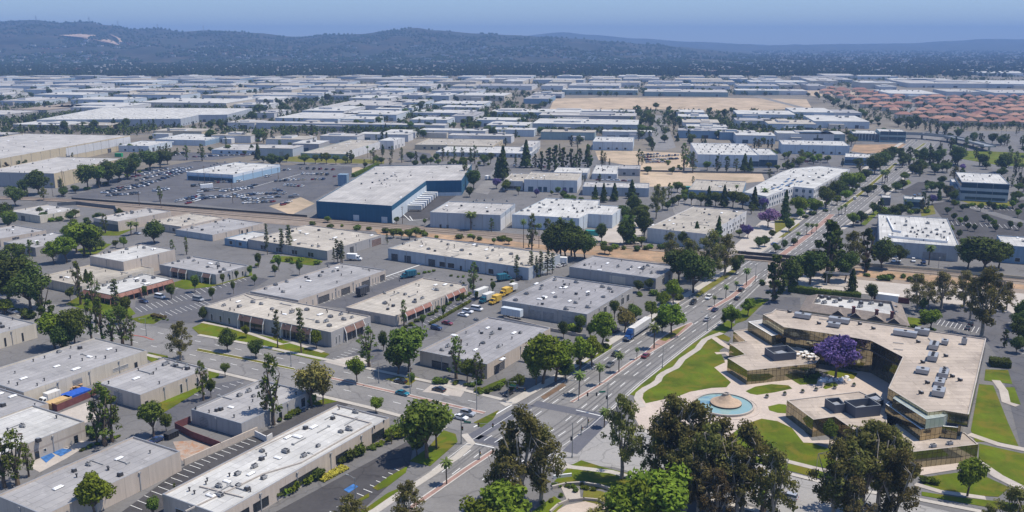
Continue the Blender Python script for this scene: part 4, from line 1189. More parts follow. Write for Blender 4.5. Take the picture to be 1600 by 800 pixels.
B('q9', 'large white office block with rooftop solar panels beside the boulevard', [(1272, 294.5), (1240, 291.5), (1239, 292), (1198, 307), (1162, 300), (1220, 269), (1238, 263), (1282, 259), (1328, 264)], az=30, h=8.5, poly=True, roof='white', wall='wall_white', ref='white solar roof office',
  items='v1216,293 v1222,289 v1228,284 v1232,280 v1240,282 v1246,284 v1252,284 v1220,296 v1226,297 v1208,295 u1262,287 u1271,282 u1279,278 u1286,275 u1295,270 u1299,267 u1206,293 u1210,290 v1230,290 v1236,287 u1275,272 u1255,275 u1240,270 s1265,268', faces=((0, 'autowin', 'glass_blue'),))
B('q9b', 'grey roof wing with blue-grey wall beside the solar roof office', [(1160, 300), (1075, 297), (1175, 284)], az=17, h=6.5, roof='tan', wall='wall_blue', ref='blue-grey wing', items='s1125,292')
B('q10', 'white roof building with many rooftop units right of the boulevard', [(1499, 385), (1374, 379), (1481, 341)], az=21, base=409, roof='white', wall='wall_bluegrey', ref='white building with many rooftop units',
  items='u1416,347 u1415,353 u1450,350 u1449,348 u1474,349 u1447,358 u1464,360 u1423,363 u1429,364 u1442,364 u1455,364 u1464,366 u1476,363 u1484,366 u1449,369 u1475,372 u1417,370 p1440,360 p1470,356', faces=((3, 'roll', .60, .68, 1, 4, 6, 'unit_grey'), (3, 'roll', .7, .85, 1, 4, 6, 'unit_grey')))
B('q11', 'blue glass office block with white roof among palms', [(1503, 284), (1576, 286), (1494, 268.5)], az=21, base=313, roof='white', wall='wall_bluegrey', ref='blue glass office block', name='office_building',
  items='', faces=((3, 'band', 0.002, 0.998, 9.3, 12.6, 'glass_blue'), (3, 'band', 0.002, 0.998, 5.2, 7.2, 'glass_blue'), (3, 'band', 0.1, 0.95, 1.0, 3.0, 'glass_blue'), (2, 'band', 0.01, 0.99, 9.3, 12.6, 'glass_blue'), (2, 'band', 0.01, 0.99, 5.2, 7.2, 'glass_blue')))
B('q11b', 'low white roof annex left of the blue glass office', [(1489, 287), (1497, 287.5), (1481, 279)], az=21, h=6, roof='white', wall='wall_blue', ref='low annex')
B('q12', 'small white roof office with blue glass beside the boulevard', [(1413, 310), (1378, 307), (1447, 309), ][:1] + [(1447, 317), (1405, 305)], az=21, h=6.5, roof='white', wall='wall_green', ref='small glass office', items='u1422,307 u1430,308', faces=((3, 'band', 0.05, 0.95, 1, 4.5, 'glass_blue'), (2, 'band', .05, .95, 1, 4.5, 'glass_blue')))
B('q12b', 'white entrance wing of the small glass office', [(1392, 309), (1378, 309), (1388, 304.5)], az=21, h=5.5, roof='white', wall='wall_dark', ref='entrance wing')
B('q13', 'blue walled white roof building at the right edge behind trees', [(1568, 383), (1680, 389), (1540, 366)], az=21, base=410, roof='white', wall='wall_blue', ref='blue walled building', items='u1600,378 s1590,372')
B('q14', 'long white roof building with pale blue wall and green containers in front', [(1222, 225.5), (1328, 228), (1211, 218)], az=12, base=240, roof='white', wall='wall_skyblue', ref='long pale blue building', items='u1240,222 u1270,223 u1300,224 s1255,220 s1285,221')
B('q15', 'white roof office with blue glass band beside the boulevard', [(1320, 245), (1372, 252), (1298, 238)], az=21, base=258, roof='white', wall='wall_blue', ref='blue band office', items='u1335,241 u1345,243', faces=((3, 'band', 0.01, 0.99, 2, 5, 'glass_blue'),))
B('q16', 'teal glass office block near the overpass', [(1375, 206), (1418, 208), (1366, 201)], az=15, base=222, roof='white', wall='wall_green', ref='teal glass office', items='', faces=((3, 'band', 0.02, .98, 2, 6, 'glass_blue'), (3, 'band', 0.02, .98, 8, 12, 'glass_blue')))
B('q17', 'pale glass office with white columns beside the teal office', [(1333, 208), (1374, 210), (1330, 203)], az=15, base=220, roof='white', wall='wall_green', ref='white column office', faces=((3, 'win', 0, 1, 8, 1, 8, 3, 'glass_blue', 'white'),))
B('q18', 'large tan factory with long pale roof at the left edge', [(0, 248), (-190, 242), (185, 211)], az=9, h=13.5, roof='pale', wall='wall_tan', ref='large tan factory', items='', faces=((0, 'roll', .42, .5, 1, 7, 6), (0, 'band', 0.45, 1, 5, 12.3, 'wall_pale'), (0, 'roll', .78, .82, 1, 4, 6)))
B('q19', 'lower tan factory building with pale roof beside the car lot', [(84, 271), (-30, 268), (193, 247)], az=9, base=294, roof='pale', wall='wall_tan', ref='lower tan factory', faces=((3, 'band', 0, 1, .1, 11, 'wall_grey'), (0, 'roll', .02, .1, 1, 6, 5)))
B('q20', 'white building with blue stripe beside the car dealer lot', [(364, 273), (280, 271), (419, 256)], az=20, base=286, roof='white', wall='wall_white_blue', ref='dealer building', items='u330,260 u335,258 u345,259 u340,256 u357,260 u365,257 u352,254 u375,254 u385,257', faces=((3, 'band', 0.02, .98, .3, 3.5, 'glass_blue'),))
B('q21', 'grey roof block with white corner behind the car dealer lot', [(544, 241), (467, 239.5), (595, 219)], az=13, base=249, roof='tan', wall='wall_green', ref='grey block behind the lot', items='s560,222 s575,220 s545,225 p520,232', faces=((0, 'band', 0, 1, 0.1, 8, 'wall_white'), (0, 'roll', .05, .95, 9, 4, 4, 'wall_blue')))
B('q22', 'white wing at the end of the grey block', [(615, 220), (591, 219.5), (624, 214.5)], az=13, h=9, roof='white', wall='wall_white', ref='white end wing', items='u600,217')
B('q23', 'pale roof warehouse behind the row of round trees', [(448, 236), (325, 235), (480, 227)], az=9, base=243, roof='pale', wall='wall_skyblue', ref='pale warehouse behind round trees', items='s360,232 s400,231 d350,231')
B('q24', 'white warehouse with peaked skylights behind the green container', [(232, 228), (175, 229), (300, 221)], az=9, base=238, roof='white', wall='wall_skyblue', ref='white warehouse', items='s230,222 s250,224 s270,222 s210,225')
B('q25', 'low white warehouse beyond the tan factory', [(320, 219), (245, 217), (370, 210)], az=9, base=228, roof='white', wall='wall_skyblue', ref='low white warehouse', items='s280,213 s300,212 s330,212', faces=((0, 'band', 0, 1, .3, 5, 'wall_blue'),))
B('q26', 'long low tan roof building behind the tall thin trees', [(770, 228), (645, 227), (790, 218)], az=9, base=236, roof='tan', wall='wall_brown' if 'wall_brown' in MATS else 'wall_tan', ref='long low tan building', items='u690,222 u720,221 u740,223')
B('q27', 'white long warehouse behind dark conifers', [(830, 240), (675, 240), (860, 230)], az=9, base=247, roof='white', wall='wall_bluegrey', ref='white long warehouse', items='s720,235 s760,236 u800,235')
B('q28', 'pale roof warehouse left of the dark pine grove', [(832, 230), (800, 240), (862, 220)], az=9, h=8, roof='pale', wall='wall_pale', ref='pale warehouse')
B('q29', 'small white industrial building with red machines in the yard', [(964, 272), (925, 270.5), (960, 258)], az=9, base=281, roof='white', wall='wall_pale', ref='small white industrial building', items='u940,260 u950,261 d935,264 u945,266')
B('q30', 'grey shed beside the small white industrial building', [(1000, 264), (966, 263), (1000, 258)], az=9, h=6, roof='light', wall='wall_grey', ref='grey shed')
B('q31', 'low grey shed with open front behind the white walled building', [(918, 270), (865, 269), (920, 262)], az=9, h=5, roof='white', wall='wall_pale', ref='low grey shed')
# ------------------------------------------------------------------ far warehouses, row by row
rowlab = {}
def far(x0, x1, yf, yn, h, roof='white', wall='wall_skyblue', az=9, row='far', nobj=0):
    u, v = axes(az)
    a, b = at(x0, yn, h), at(x1, yn, h)
    L = (b - a).length
    dpt = (at((x0 + x1) / 2, yf, h) - at((x0 + x1) / 2, yn, h)).y / cos(radians(az))
    rowlab.setdefault(row, []).append((x0, x1, yf, yn, h, roof, wall, az, L, dpt))
FARW = []
FARR = []
def build_far():
    for row, L in rowlab.items():
        L.sort(key=lambda r: r[0])
        for i, (x0, x1, yf, yn, h, roof, wall, az, l, dpt) in enumerate(L):
            u, v = axes(az)
            a = at(x0, yn, h)
            size = 'long' if l > 110 else 'small' if l < 50 else 'mid-sized'
            wc = {'wall_skyblue': 'pale blue', 'wall_white': 'white', 'wall_pale': 'pale grey', 'wall_bluegrey': 'blue-grey', 'wall_green': 'grey-green', 'wall_tan': 'tan', 'wall_grey': 'grey', 'wall_blue': 'blue', 'wall_striped': 'white', 'wall_cream': 'cream'}[wall]
            lab = f"{size} {wc} warehouse, {ordinal(i)} from the left in the row {row}"
            t = thing('warehouse', lab, 'warehouse', (a.x, a.y, 0), radians(-az), 'warehouses in the row ' + row)
            FARR.append((t, l, dpt))
            FARW.append((Vector((a.x, a.y, 0)) + Vector((l / 2, dpt / 2, 0)), f'{ordinal(i)} warehouse in the row {row}'))
            P = [(0, 0), (l, 0), (l, dpt), (0, dpt)]
            MB().prism(P, 0, h - 0.5, top=False).build('wall', wall, t)
            MB().prism(offset_poly(P, -0.15), h - 0.5, h).build('roof', 'roof_' + roof, t)
            rr = random.Random(i * 91 + int(x0))
            nx = int(l / 16)
            if l > 45 and rr.random() < .6:
                ax = rr.uniform(0.05, .6) * l; aw = rr.uniform(.15, .35) * l; ad = rr.uniform(5, 12); ah = h * rr.uniform(.5, .8)
                m_ = MB(); m_.box(ax, ax + aw, -ad, -.05, 0, ah, 0, 1); m_.build('annex', [rr.choice(['wall_pale', 'wall_cream', 'wall_white', 'wall_grey', wall]), 'roof_' + rr.choice(['white', 'light', 'pale', 'grey'])], t)
            if rr.random() < .5:
                ax = rr.uniform(0.05, .6) * l; aw = rr.uniform(.2, .4) * l
                m_ = MB(); m_.box(ax, ax + aw, dpt * .3, dpt * .8, h - .2, h + rr.uniform(1, 2.5), 0, 1); m_.build('roof_monitor', [rr.choice(['wall_pale', 'wall_white', wall]), 'roof_' + rr.choice(['light', 'pale', roof])], t)
            if yn > 128:
                fr = edge_frame(P, 0)
                for k in range(min(4, max(1, int(l / 28)))):
                    s = rr.uniform(0.08, 0.9) * l
                    mb = MB(); fbox(mb, fr, s, min(s + rr.uniform(4, 10), l - 1), 0.1, rr.uniform(3.5, 5), 0, 0.1)
                    mb.build('roll_door', [rr.choice(['dark_metal', 'glass_blue', 'unit_grey'])], t)
                for k in range(min(14, nx + 1)):
                    link('rooftop_unit', RT[rr.choice('uus')], t, (rr.uniform(3, max(4, l - 3)), rr.uniform(2, max(3, dpt - 2)), h + .003), 0, rr.uniform(0.9, 1.5))
ROW = 'behind the blue warehouse and car lot'
for a in ((400, 702, 189, 191.5, 8, 'pale', 'wall_bluegrey'), (430, 532, 175.5, 184, 9, 'white'), (500, 588, 181, 185, 8), (472, 540, 165, 172.5, 9, 'white', 'wall_pale'), (535, 622, 172, 178, 9), (515, 610, 156.5, 164, 9, 'pale', 'wall_pale'), (585, 625, 164, 170, 8), (645, 735, 171, 175.5, 9, 'white', 'wall_bluegrey'), (705, 740, 174, 181, 9, 'light', 'wall_pale'), (640, 700, 182, 186.5, 8), (545, 610, 148.5, 153, 9, 'white', 'wall_pale'), (610, 662, 155, 159.5, 9, 'pale', 'wall_skyblue'), (590, 645, 165, 168, 8, 'white', 'wall_skyblue')):
    far(*a, row='past the dark tree belt')
for a in ((675, 757, 157, 161.5, 8), (765, 905, 170, 174.5, 9, 'white'), (745, 815, 183, 187, 9, 'white'), (690, 750, 164, 167, 8, 'white', 'wall_pale'), (832, 995, 185, 192.5, 10, 'white', 'wall_bluegrey'), (842, 992, 175, 179.5, 9, 'pale', 'wall_grey'), (835, 990, 170, 172.5, 8, 'white', 'wall_pale'), (760, 825, 190, 195, 8, 'white'), (845, 929, 202, 205.5, 9, 'tan', 'wall_green'), (941, 1018, 202.5, 205, 8, 'white', 'wall_pale'), (700, 800, 208, 211, 8, 'pale', 'wall_pale'), (655, 760, 200, 203, 8, 'white', 'wall_pale'), (770, 835, 199, 202, 8), (600, 650, 202, 206, 7, 'white', 'wall_pale')):
    far(*a, row='before the dirt field')
for a in ((1057, 1100, 171, 175, 8), (1060, 1106, 178, 182, 8), (1067, 1123, 186, 191, 9, 'cream', 'wall_pale'), (1073, 1135, 194, 197.5, 9), (1152, 1240, 172, 178, 9), (1060, 1120, 200, 203.5, 9, 'light', 'wall_blue'), (1125, 1180, 203, 206, 9, 'white', 'wall_blue'), (1085, 1135, 199, 201.5, 8), (1150, 1205, 184, 188, 9, 'light', 'wall_pale'), (1200, 1273, 186.5, 193, 9, 'cream', 'wall_skyblue'), (1240, 1302, 168, 175, 9, 'white', 'wall_skyblue'), (1272, 1355, 180, 189, 9, 'white', 'wall_skyblue'), (1215, 1300, 204, 208, 9, 'white', 'wall_pale'), (1150, 1210, 206, 211, 9, 'white', 'wall_skyblue'), (1305, 1345, 171, 176, 8, 'light', 'wall_pale'), (1250, 1318, 204, 208.5, 9, 'white', 'wall_green')):
    far(*a, row='left of the housing')
for a in ((878, 995, 138, 140, 10, 'white', 'wall_green'), (1007, 1135, 139, 143, 9, 'pale', 'wall_green'), (1150, 1215, 138.5, 141, 9, 'white', 'wall_green'), (1215, 1260, 139, 142, 8, 'pale', 'wall_pale'), (818, 857, 148, 154, 9, 'light', 'wall_blue'), (832, 878, 143.5, 146, 9, 'pale', 'wall_bluegrey'), (1155, 1200, 131, 134, 8, 'white', 'wall_bluegrey'), (1055, 1110, 131, 133.5, 8, 'white', 'wall_bluegrey')):
    far(*a, row='edging the dirt field')
for a in ((20, 78, 163, 171, 9, 'brown', 'wall_grey'), (80, 187, 160, 167, 9, 'white', 'wall_pale'), (215, 362, 153, 159.5, 10, 'white', 'wall_cream'), (0, 60, 152, 157, 8, 'pale', 'wall_skyblue'), (110, 200, 151, 155, 9, 'white', 'wall_skyblue'), (370, 430, 150, 155, 8, 'white', 'wall_pale'), (-60, 14, 172, 178, 8, 'pale', 'wall_grey'), (365, 420, 160, 163, 8, 'white', 'wall_pale'), (395, 430, 171, 176, 8, 'light', 'wall_pale'), (20, 110, 189, 194, 7, 'white', 'wall_grey'), (110, 175, 191, 195, 7, 'tan', 'wall_tan'), (355, 400, 187, 191, 8, 'pale', 'wall_pale')):
    far(*a, row='around the ribbed roof')
for a in ((0, 47, 215, 219.5, 8, 'tan', 'wall_tan'), (-60, 15, 206, 209, 8, 'pale', 'wall_grey'), (415, 480, 212, 217, 8, 'tan', 'wall_pale'), (456, 500, 219, 224, 8, 'white', 'wall_grey'), (400, 460, 226, 231, 8, 'pale', 'wall_bluegrey'), (330, 395, 207, 211, 8, 'tan', 'wall_pale'), (500, 560, 208, 212, 8, 'pale', 'wall_pale'), (560, 640, 206, 209, 8, 'white', 'wall_pale'), (240, 320, 200, 204, 8, 'tan', 'wall_tan')):
    far(*a, row='behind the tan factory')
for a in ((1345, 1398, 126, 129, 14, 'white', 'wall_cream'), (1390, 1465, 140, 146, 10, 'white', 'wall_skyblue'), (1400, 1490, 122, 125, 10, 'white', 'wall_bluegrey'), (1420, 1540, 124, 130, 10, 'pale', 'wall_pale'), (1545, 1680, 125, 131, 10, 'white', 'wall_bluegrey'), (1480, 1530, 139, 143, 8, 'pale', 'wall_pale'), (1555, 1660, 140, 145, 9, 'pale', 'wall_skyblue'), (1375, 1400, 132, 135, 8, 'white', 'wall_white'), (1540, 1640, 111, 114, 10, 'white', 'wall_white'), (1490, 1535, 108.5, 110, 10, 'white', 'wall_white'), (1340, 1400, 117, 119, 9, 'pale', 'wall_skyblue'), (1290, 1340, 115, 118, 9, 'pale', 'wall_pale'), (1260, 1330, 121, 124, 9, 'pale', 'wall_bluegrey')):
    far(*a, row='beyond the red housing')
rf = random.Random(5)
BANDS = [(118.2, 119.6, 'under the hills'), (121.3, 123.2, 'just below the hill trees'), (125, 127.6, 'third below the hills'), (130.5, 133.6, 'fourth below the hills'), (137, 140.6, 'fifth below the hills'), (144.5, 148.3, 'behind the ribbed roof')]
for k, (yf, yn, row) in enumerate(BANDS):
    x = -60 + rf.uniform(0, 30)
    end = 1290 if yn < 137 else 860
    while x < end:
        wd = rf.uniform(26, 95) * (0.75 + 0.09 * k)
        y = rf.uniform(-1.2, 1.2)
        if not (yn > 137 and x + wd > 800) and not (yn > 141 and 205 < x < 240):
            far(x, x + wd, yf + y, yn + y + rf.uniform(-.4, .8), rf.uniform(8, 11), rf.choice(['white', 'pale', 'pale', 'light', 'cream', 'tan']), rf.choice(['wall_skyblue', 'wall_pale', 'wall_bluegrey', 'wall_white', 'wall_skyblue', 'wall_cream', 'wall_blue']), row=row)
        x += wd + rf.choice((4, 8, 14, 26, 40))
build_far()
# huge white ribbed roof factory
B('q40', 'huge white ribbed roof factory in the left distance', [(57, 187), (282, 185.5), (310, 179.5), (355, 179), (394, 169), (162, 168)], az=9, h=10, poly=True, roof='white', wall='wall_bluegrey', par=0.3, ref='huge ribbed white roof')
t = BLD['q40']['o']; q = BLD['q40']
for k in range(26):
    x = 75 + k * 12
    a, b = at(x, 184.5, 10.05), at(x + 78 - k * .9, 169.5, 10.05)
    la = ((a - q['org']).dot(q['u']), (a - q['org']).dot(q['v'])); lb = ((b - q['org']).dot(q['u']), (b - q['org']).dot(q['v']))
    if inside(la, q['loc']) and inside(lb, q['loc']):
        m = MB(); m.tube((*la, 9.75), (*lb, 9.75), 0.8, n=6); m.build('roof_rib', 'roof_white', t)
# ------------------------------------------------------------------ mirror glass office complex
glass_mat('glass_bright_reflection', (0.47, 0.39, 0.235), 1.5, 2.0, (0.12, 0.09, 0.05), 0.9, 0.07)  # gold mirror glass with the bright plaza reflection put into its tint
glass_mat('glass_dim_reflection', (0.30, 0.275, 0.185), 1.5, 2.0, (0.06, 0.05, 0.03), 0.9, 0.07)  # same glass, darker: the dim lawn reflection put into its tint
glass_mat('glass_pale', (0.55, 0.60, 0.55), 1.5, 3.6, (0.2, 0.22, 0.2), 0.4, 0.15)
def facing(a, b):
    """outward wall normal, picks the tint with a bright or dim reflection painted in"""
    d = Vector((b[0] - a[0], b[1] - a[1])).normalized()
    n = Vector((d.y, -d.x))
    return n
OFF = Vector((*at(1400, 640)[:2], 0))
def block(parent, P, z0, z1, name, mats, roof=None, roofname='roof', par=0.35, ledge=None, pz=None):
    W = [at(*p, z1 if pz is None else pz) for p in P]
    L = ccw([(p.x - OFF.x, p.y - OFF.y) for p in W])
    mb = MB()
    n = len(L)
    s = 0
    for i in range(n):
        a, b = L[i], L[(i + 1) % n]
        l = hypot(b[0] - a[0], b[1] - a[1])
        nn = facing(a, b)
        mi = 0 if nn.dot(Vector((0.80, -0.6))) > 0.55 or (len(mats) > 1 and False) else min(1, len(mats) - 1)  # wall direction chooses which painted reflection tint the face gets
        mb.face([(*a, z0), (*b, z0), (*b, z1), (*a, z1)], mi, [(s, z0), (s + l, z0), (s + l, z1), (s, z1)])
        s += l
    if roof:
        inn = offset_poly(L, 0.35)
        for i in range(n):
            j = (i + 1) % n
            mb.face([(*L[i], z1), (*L[j], z1), (*inn[j], z1), (*inn[i], z1)], len(mats))
            mb.face([(*inn[i], z1), (*inn[j], z1), (*inn[j], z1 - par), (*inn[i], z1 - par)], len(mats))
        o = mb.build(name, list(mats) + [ledge or 'concrete'], parent)
        r = MB(); r.face([(*p, z1 - par) for p in offset_poly(L, 0.25)])
        r.build(roofname, roof, parent)
    else:
        mb.face([(*p, z1) for p in L], 0)
        o = mb.build(name, mats, parent)
    return o, L
of = thing('office_building', 'mirrored gold tinted glass office with stepped terraces beside the fountain plaza', 'office building', OFF)
MAIN = [(1192, 491), (1205, 488), (1212, 482.5), (1541, 529), (1514, 647.5), (1474, 641), (1450, 644), (1388, 606), (1410.5, 557.5), (1361, 532), (1294, 521), (1225, 511)]
H3 = 12.0
block(of, MAIN, 8.6, H3, 'upper_storey', ['glass_bright_reflection', 'glass_dim_reflection'], 'roof_pink', 'roof')
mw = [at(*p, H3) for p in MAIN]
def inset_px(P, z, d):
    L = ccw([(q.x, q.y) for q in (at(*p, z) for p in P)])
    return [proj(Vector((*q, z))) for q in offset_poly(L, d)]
block(of, inset_px(MAIN, H3, 1.6), 0, 8.6, 'lower_storeys', ['glass_bright_reflection', 'glass_dim_reflection'], pz=H3)
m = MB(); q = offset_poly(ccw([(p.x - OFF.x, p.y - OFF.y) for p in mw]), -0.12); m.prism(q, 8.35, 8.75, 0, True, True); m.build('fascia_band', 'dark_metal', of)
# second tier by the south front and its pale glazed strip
block(of, [(1384, 631), (1439, 670.6), (1472, 665.6), (1497, 668), (1500, 640), (1420, 600)], 4.9, 8.2, 'second_tier', ['glass_bright_reflection', 'glass_dim_reflection'], 'roof_pale', 'tier_roof', 0.2, 'white')
block(of, [(1388, 634), (1437, 668), (1470, 663), (1490, 664), (1495, 640), (1420, 602)], 0, 4.9, 'second_tier_base', ['glass_bright_reflection', 'glass_bright_reflection'], pz=8.2)
block(of, [(1395, 622), (1447, 655), (1475, 651), (1495, 640), (1420, 600)], 8.2, 11.0, 'glazed_strip', ['glass_pale', 'glass_dim_reflection'], pz=11.0)
block(of, [(1395, 676), (1426, 706), (1529, 694), (1508, 676), (1440, 660), (1400, 662)], 0, 5.0, 'terrace_storey', ['glass_dim_reflection', 'glass_dim_reflection'], 'roof_pink', 'terrace', 0.25)
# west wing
block(of, [(1146, 517), (1165, 533), (1140, 536.5), (1164, 553.5), (1137, 559.5), (1168, 579), (1275, 567.5), (1281, 559), (1258, 545), (1222, 535), (1175, 512)], 0, 5.0, 'west_wing', ['glass_dim_reflection', 'glass_bright_reflection'], 'roof_pink', 'wing_roof', 0.25)
block(of, [(1169, 502.5), (1206, 524.5), (1214, 523), (1228, 519), (1200, 498)], 4.8, 8.4, 'wing_tier', ['glass_bright_reflection', 'glass_dim_reflection'], 'roof_pale', 'tier_roof', 0.2, 'white')
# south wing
block(of, [(1229.5, 625), (1343, 611), (1384, 630), (1386, 660), (1374, 693), (1341, 676), (1304, 651), (1271, 655.6)], 0, 5.4, 'south_wing', ['glass_bright_reflection', 'glass_dim_reflection'], 'roof_pink', 'wing_roof', 0.25)
def rloc(px, py, z):
    w_ = at(px, py, z)
    return (w_.x - OFF.x, w_.y - OFF.y)
def enclosure(P, z0, z1, m_='wall_bluedark'):
    L = ccw([rloc(*p, z1) for p in P])
    inn = offset_poly(L, 0.25)
    mb = MB()
    for i in range(len(L)):
        j = (i + 1) % len(L)
        mb.face([(*L[i], z0), (*L[j], z0), (*L[j], z1), (*L[i], z1)], 0)
        mb.face([(*L[i], z1), (*L[j], z1), (*inn[j], z1), (*inn[i], z1)], 1)
        mb.face([(*inn[i], z1), (*inn[j], z1), (*inn[j], z0 + .4), (*inn[i], z0 + .4)], 0)
    mb.face([(*p, z0 + .4) for p in inn], 2)
    e = mb.build('plant_enclosure', ['enclosure_blue', 'pole_grey', 'offwhite'], of)
    cx = sum(p[0] for p in L) / len(L); cy = sum(p[1] for p in L) / len(L)
    m2 = MB(); m2.obox((cx, cy), (cos(.5), sin(.5)), 1.7, 1.2, z0 + .41, z0 + 1.7)
    m2.build('rooftop_unit', ['metal_grey'], e)
plain('enclosure_blue', (0.085, 0.095, 0.12), 0.6)
enclosure([(1195, 543), (1210, 553), (1245, 550), (1230, 539)], 4.8, 7.4)
enclosure([(1289, 622.5), (1305, 633), (1321, 631), (1311, 620.6)], 5.2, 7.8)
enclosure([(1319, 625.6), (1337.5, 637), (1377, 633), (1359, 621)], 5.2, 8.4)
enclosure([(1351, 618), (1372, 627), (1381, 624), (1368, 613)], 5.2, 7.2)
# roof plant on the top roof: chillers, ducts
def plant(px, py, lx, ly, h, m_=('metal_grey', 'dark_metal'), rot=30, z=H3 - .35, nm='rooftop_unit', louv=True):
    x, y = rloc(px, py, z)
    mb = MB()
    mb.box(-lx / 2, lx / 2, -ly / 2, ly / 2, 0.35, h, 0)
    mb.box(-lx / 2 + .2, lx / 2 - .2, -ly / 2 + .2, ly / 2 - .2, 0, 0.35, 1)
    if louv:
        n = max(1, int(lx / 1.6))
        for k in range(n):
            cx = -lx / 2 + lx * (k + .5) / n
            mb.lathe([(0.55, h), (0.55, h + .2), (0.4, h + .2), (0.4, h + .05), (0, h + .05)], 10, (cx, 0), 1)
        mb.box(-lx / 2 + .3, lx / 2 - .3, -ly / 2 - .03, -ly / 2, .6, h - .25, 1)
    return mb.build(nm, list(m_), of, (x, y, z + .003), radians(90 - rot) if rot is not None else 0)
for a in ((1254, 497, 2.6, 5.6, 1.8), (1311, 504, 2.6, 7.0, 1.8), (1303, 511, 2.2, 4.0, 1.6), (1414, 525, 2.6, 7.5, 1.9), (1440, 523, 2.4, 4.6, 2.2), (1459, 544, 5.2, 2.8, 1.8), (1457, 562, 5.0, 2.8, 1.9), (1441, 583, 3.0, 3.6, 1.6), (1474, 588, 5.5, 2.6, 1.8), (1468, 602, 4.6, 2.6, 1.7), (1466, 617, 4.4, 3.2, 1.9), (1476, 538, 2.6, 2.0, 1.6), (1506, 538, 1.6, 1.6, 2.2)):
    plant(*a)
for a in ((1231, 489), (1277, 507), (1341, 508), (1362, 515), (1432, 536), (1439, 568), (1475, 558), (1446, 600), (1485, 590), (1497, 596), (1436, 616), (1475, 578), (1300, 501)):
    x, y = rloc(*a, H3 - .35)
    link('vent_pipe', RT['p'], of, (x, y, H3 - .345), 0, 1.2)
    link('rooftop_unit', RT['d'], of, (x + .9, y + .4, H3 - .345), .5, .55)
for a, b in (((1280, 499), (1296, 501)), ((1450, 529), (1464, 541)), ((1455, 553), (1459, 556)), ((1395, 536), (1412, 538)), ((1396, 546), (1411, 548))):
    p, q = rloc(*a, H3 - .35), rloc(*b, H3 - .35)
    m = MB(); m.tube((*p, H3 - .1), (*q, H3 - .1), 0.14, n=6); m.build('conduit', 'unit_grey', of)
for a in ((1458, 698.5), (1484, 694.5)):
    x, y = rloc(*a, 4.75)
    link('rooftop_unit', RT['u'], of, (x, y, 4.76), .3, .7)
# terrace furniture on the west wing
def patio(px, py, i):
    w_ = at(px, py, 4.76)
    t = thing('patio_table', f'{ordinal(i)} white patio table with dark chairs on the glass office roof terrace', 'table', (w_.x, w_.y, 4.76), RN.uniform(0, 3), 'tables on the office roof terrace')
    m = MB(); m.lathe([(0.75, .72), (0.75, .76), (0, .76)], 12); m.build('table_top', 'white', t)
    m = MB(); m.tube((0, 0, 0), (0, 0, .72), .06, n=6); m.lathe([(.3, 0), (.3, .04), (0, .04)], 8); m.build('pedestal', 'dark_metal', t)
for i, p in enumerate(((1247, 556), (1252, 553), (1256, 558), (1261, 555), (1265, 560), (1269, 556), (1272, 560), (1259, 552))):
    patio(*p, i)
for i, p in enumerate(((1250, 554.5), (1255, 561), (1258, 560), (1262, 562), (1267, 554), (1271, 564), (1264, 564), (1273, 561))):
    w_ = at(*p, 4.76)
    t = thing('patio_chair', f'{ordinal(i)} dark patio chair beside the white tables on the office roof terrace', 'chair', (w_.x, w_.y, 4.76), RN.uniform(0, 6), 'dark chairs on the office roof terrace')
    m = MB(); m.box(-.35, .35, -.35, .35, .38, .46); m.build('seat', 'black', t)
    m = MB(); m.box(-.35, .35, .3, .36, .46, .95); m.build('backrest', 'black', t)
    for sx in (-.3, .3):
        for sy in (-.3, .3):
            m = MB(); m.box(sx - .03, sx + .03, sy - .03, sy + .03, 0, .38); m.build('leg', 'black', t)
# ------------------------------------------------------------------ fountain
c = at(1131.5, 634)
ft = thing('fountain', 'round plaza fountain pool with a tan stone cone rising in the middle', 'fountain', c)
m = MB(); m.lathe([(10.9, .10), (10.9, .2), (9.9, .2), (9.9, .14)], 56); m.build('paving_ring', 'pavers_pink' if 'pavers_pink' in MATS else 'plaza', ft)
m = MB(); m.lathe([(9.0, .05), (9.0, .75), (8.5, .75), (8.5, .02)], 56); m.build('basin_rim', 'concrete', ft)
m = MB(); m.lathe([(8.52, .42), (0, .42)], 56); m.build('pool_water', 'water', ft)
cc = at(1134, 632.5) - c
m = MB(); m.lathe([(4.75, .1), (4.75, .95), (4.6, 1.0), (3.4, 1.45), (2.3, 2.15), (1.5, 2.95), (1.05, 3.45), (0.9, 3.75)], 40); m.build('stone_cone', 'stone_cone', ft, (cc.x, cc.y, 0))
m = MB(); m.lathe([(0.9, 3.74), (1.05, 3.78), (1.05, 3.95), (.75, 3.95), (.7, 3.5), (0, 3.5)], 24); m.build('spout_rim', 'concrete', ft, (cc.x, cc.y, 0))
m = MB(); m.lathe([(4.78, .1), (4.78, .8), (4.75, .8)], 40); m.build('cone_plinth', 'dark_metal', ft, (cc.x, cc.y, 0))
# white sculpture / planter bed under the jacaranda
# ------------------------------------------------------------------ restaurant with brown hip roof behind the office
plain('shingle_brown', (0.225, 0.19, 0.165), 0.9, var=0.2, scale=0.8)
rp = [(1249, 484), (1422, 509), (1409, 476), (1262, 462)]
ro = at(1330, 490)
rt = thing('restaurant', 'brown shingle roof restaurant with white flat centre behind the glass office', 'restaurant', ro)
Lr = ccw([((at(*p, 4.0) - at(1330, 490, 0)).x, (at(*p, 4.0) - at(1330, 490, 0)).y) for p in rp])
MB().prism(offset_poly(Lr, 1.0), 0, 4.0, top=False).build('wall', 'wall_tan', rt)
Ui = offset_poly(Lr, 4.2); Uj = offset_poly(Lr, 4.6)
m = MB(); m.frustum(Lr, 3.9, Ui, 6.2, 0, False); m.frustum(Ui, 6.2, Uj, 6.2, 0, False); m.frustum(Uj, 6.2, Uj, 5.0, 0, False); m.build('roof', 'shingle_brown', rt)
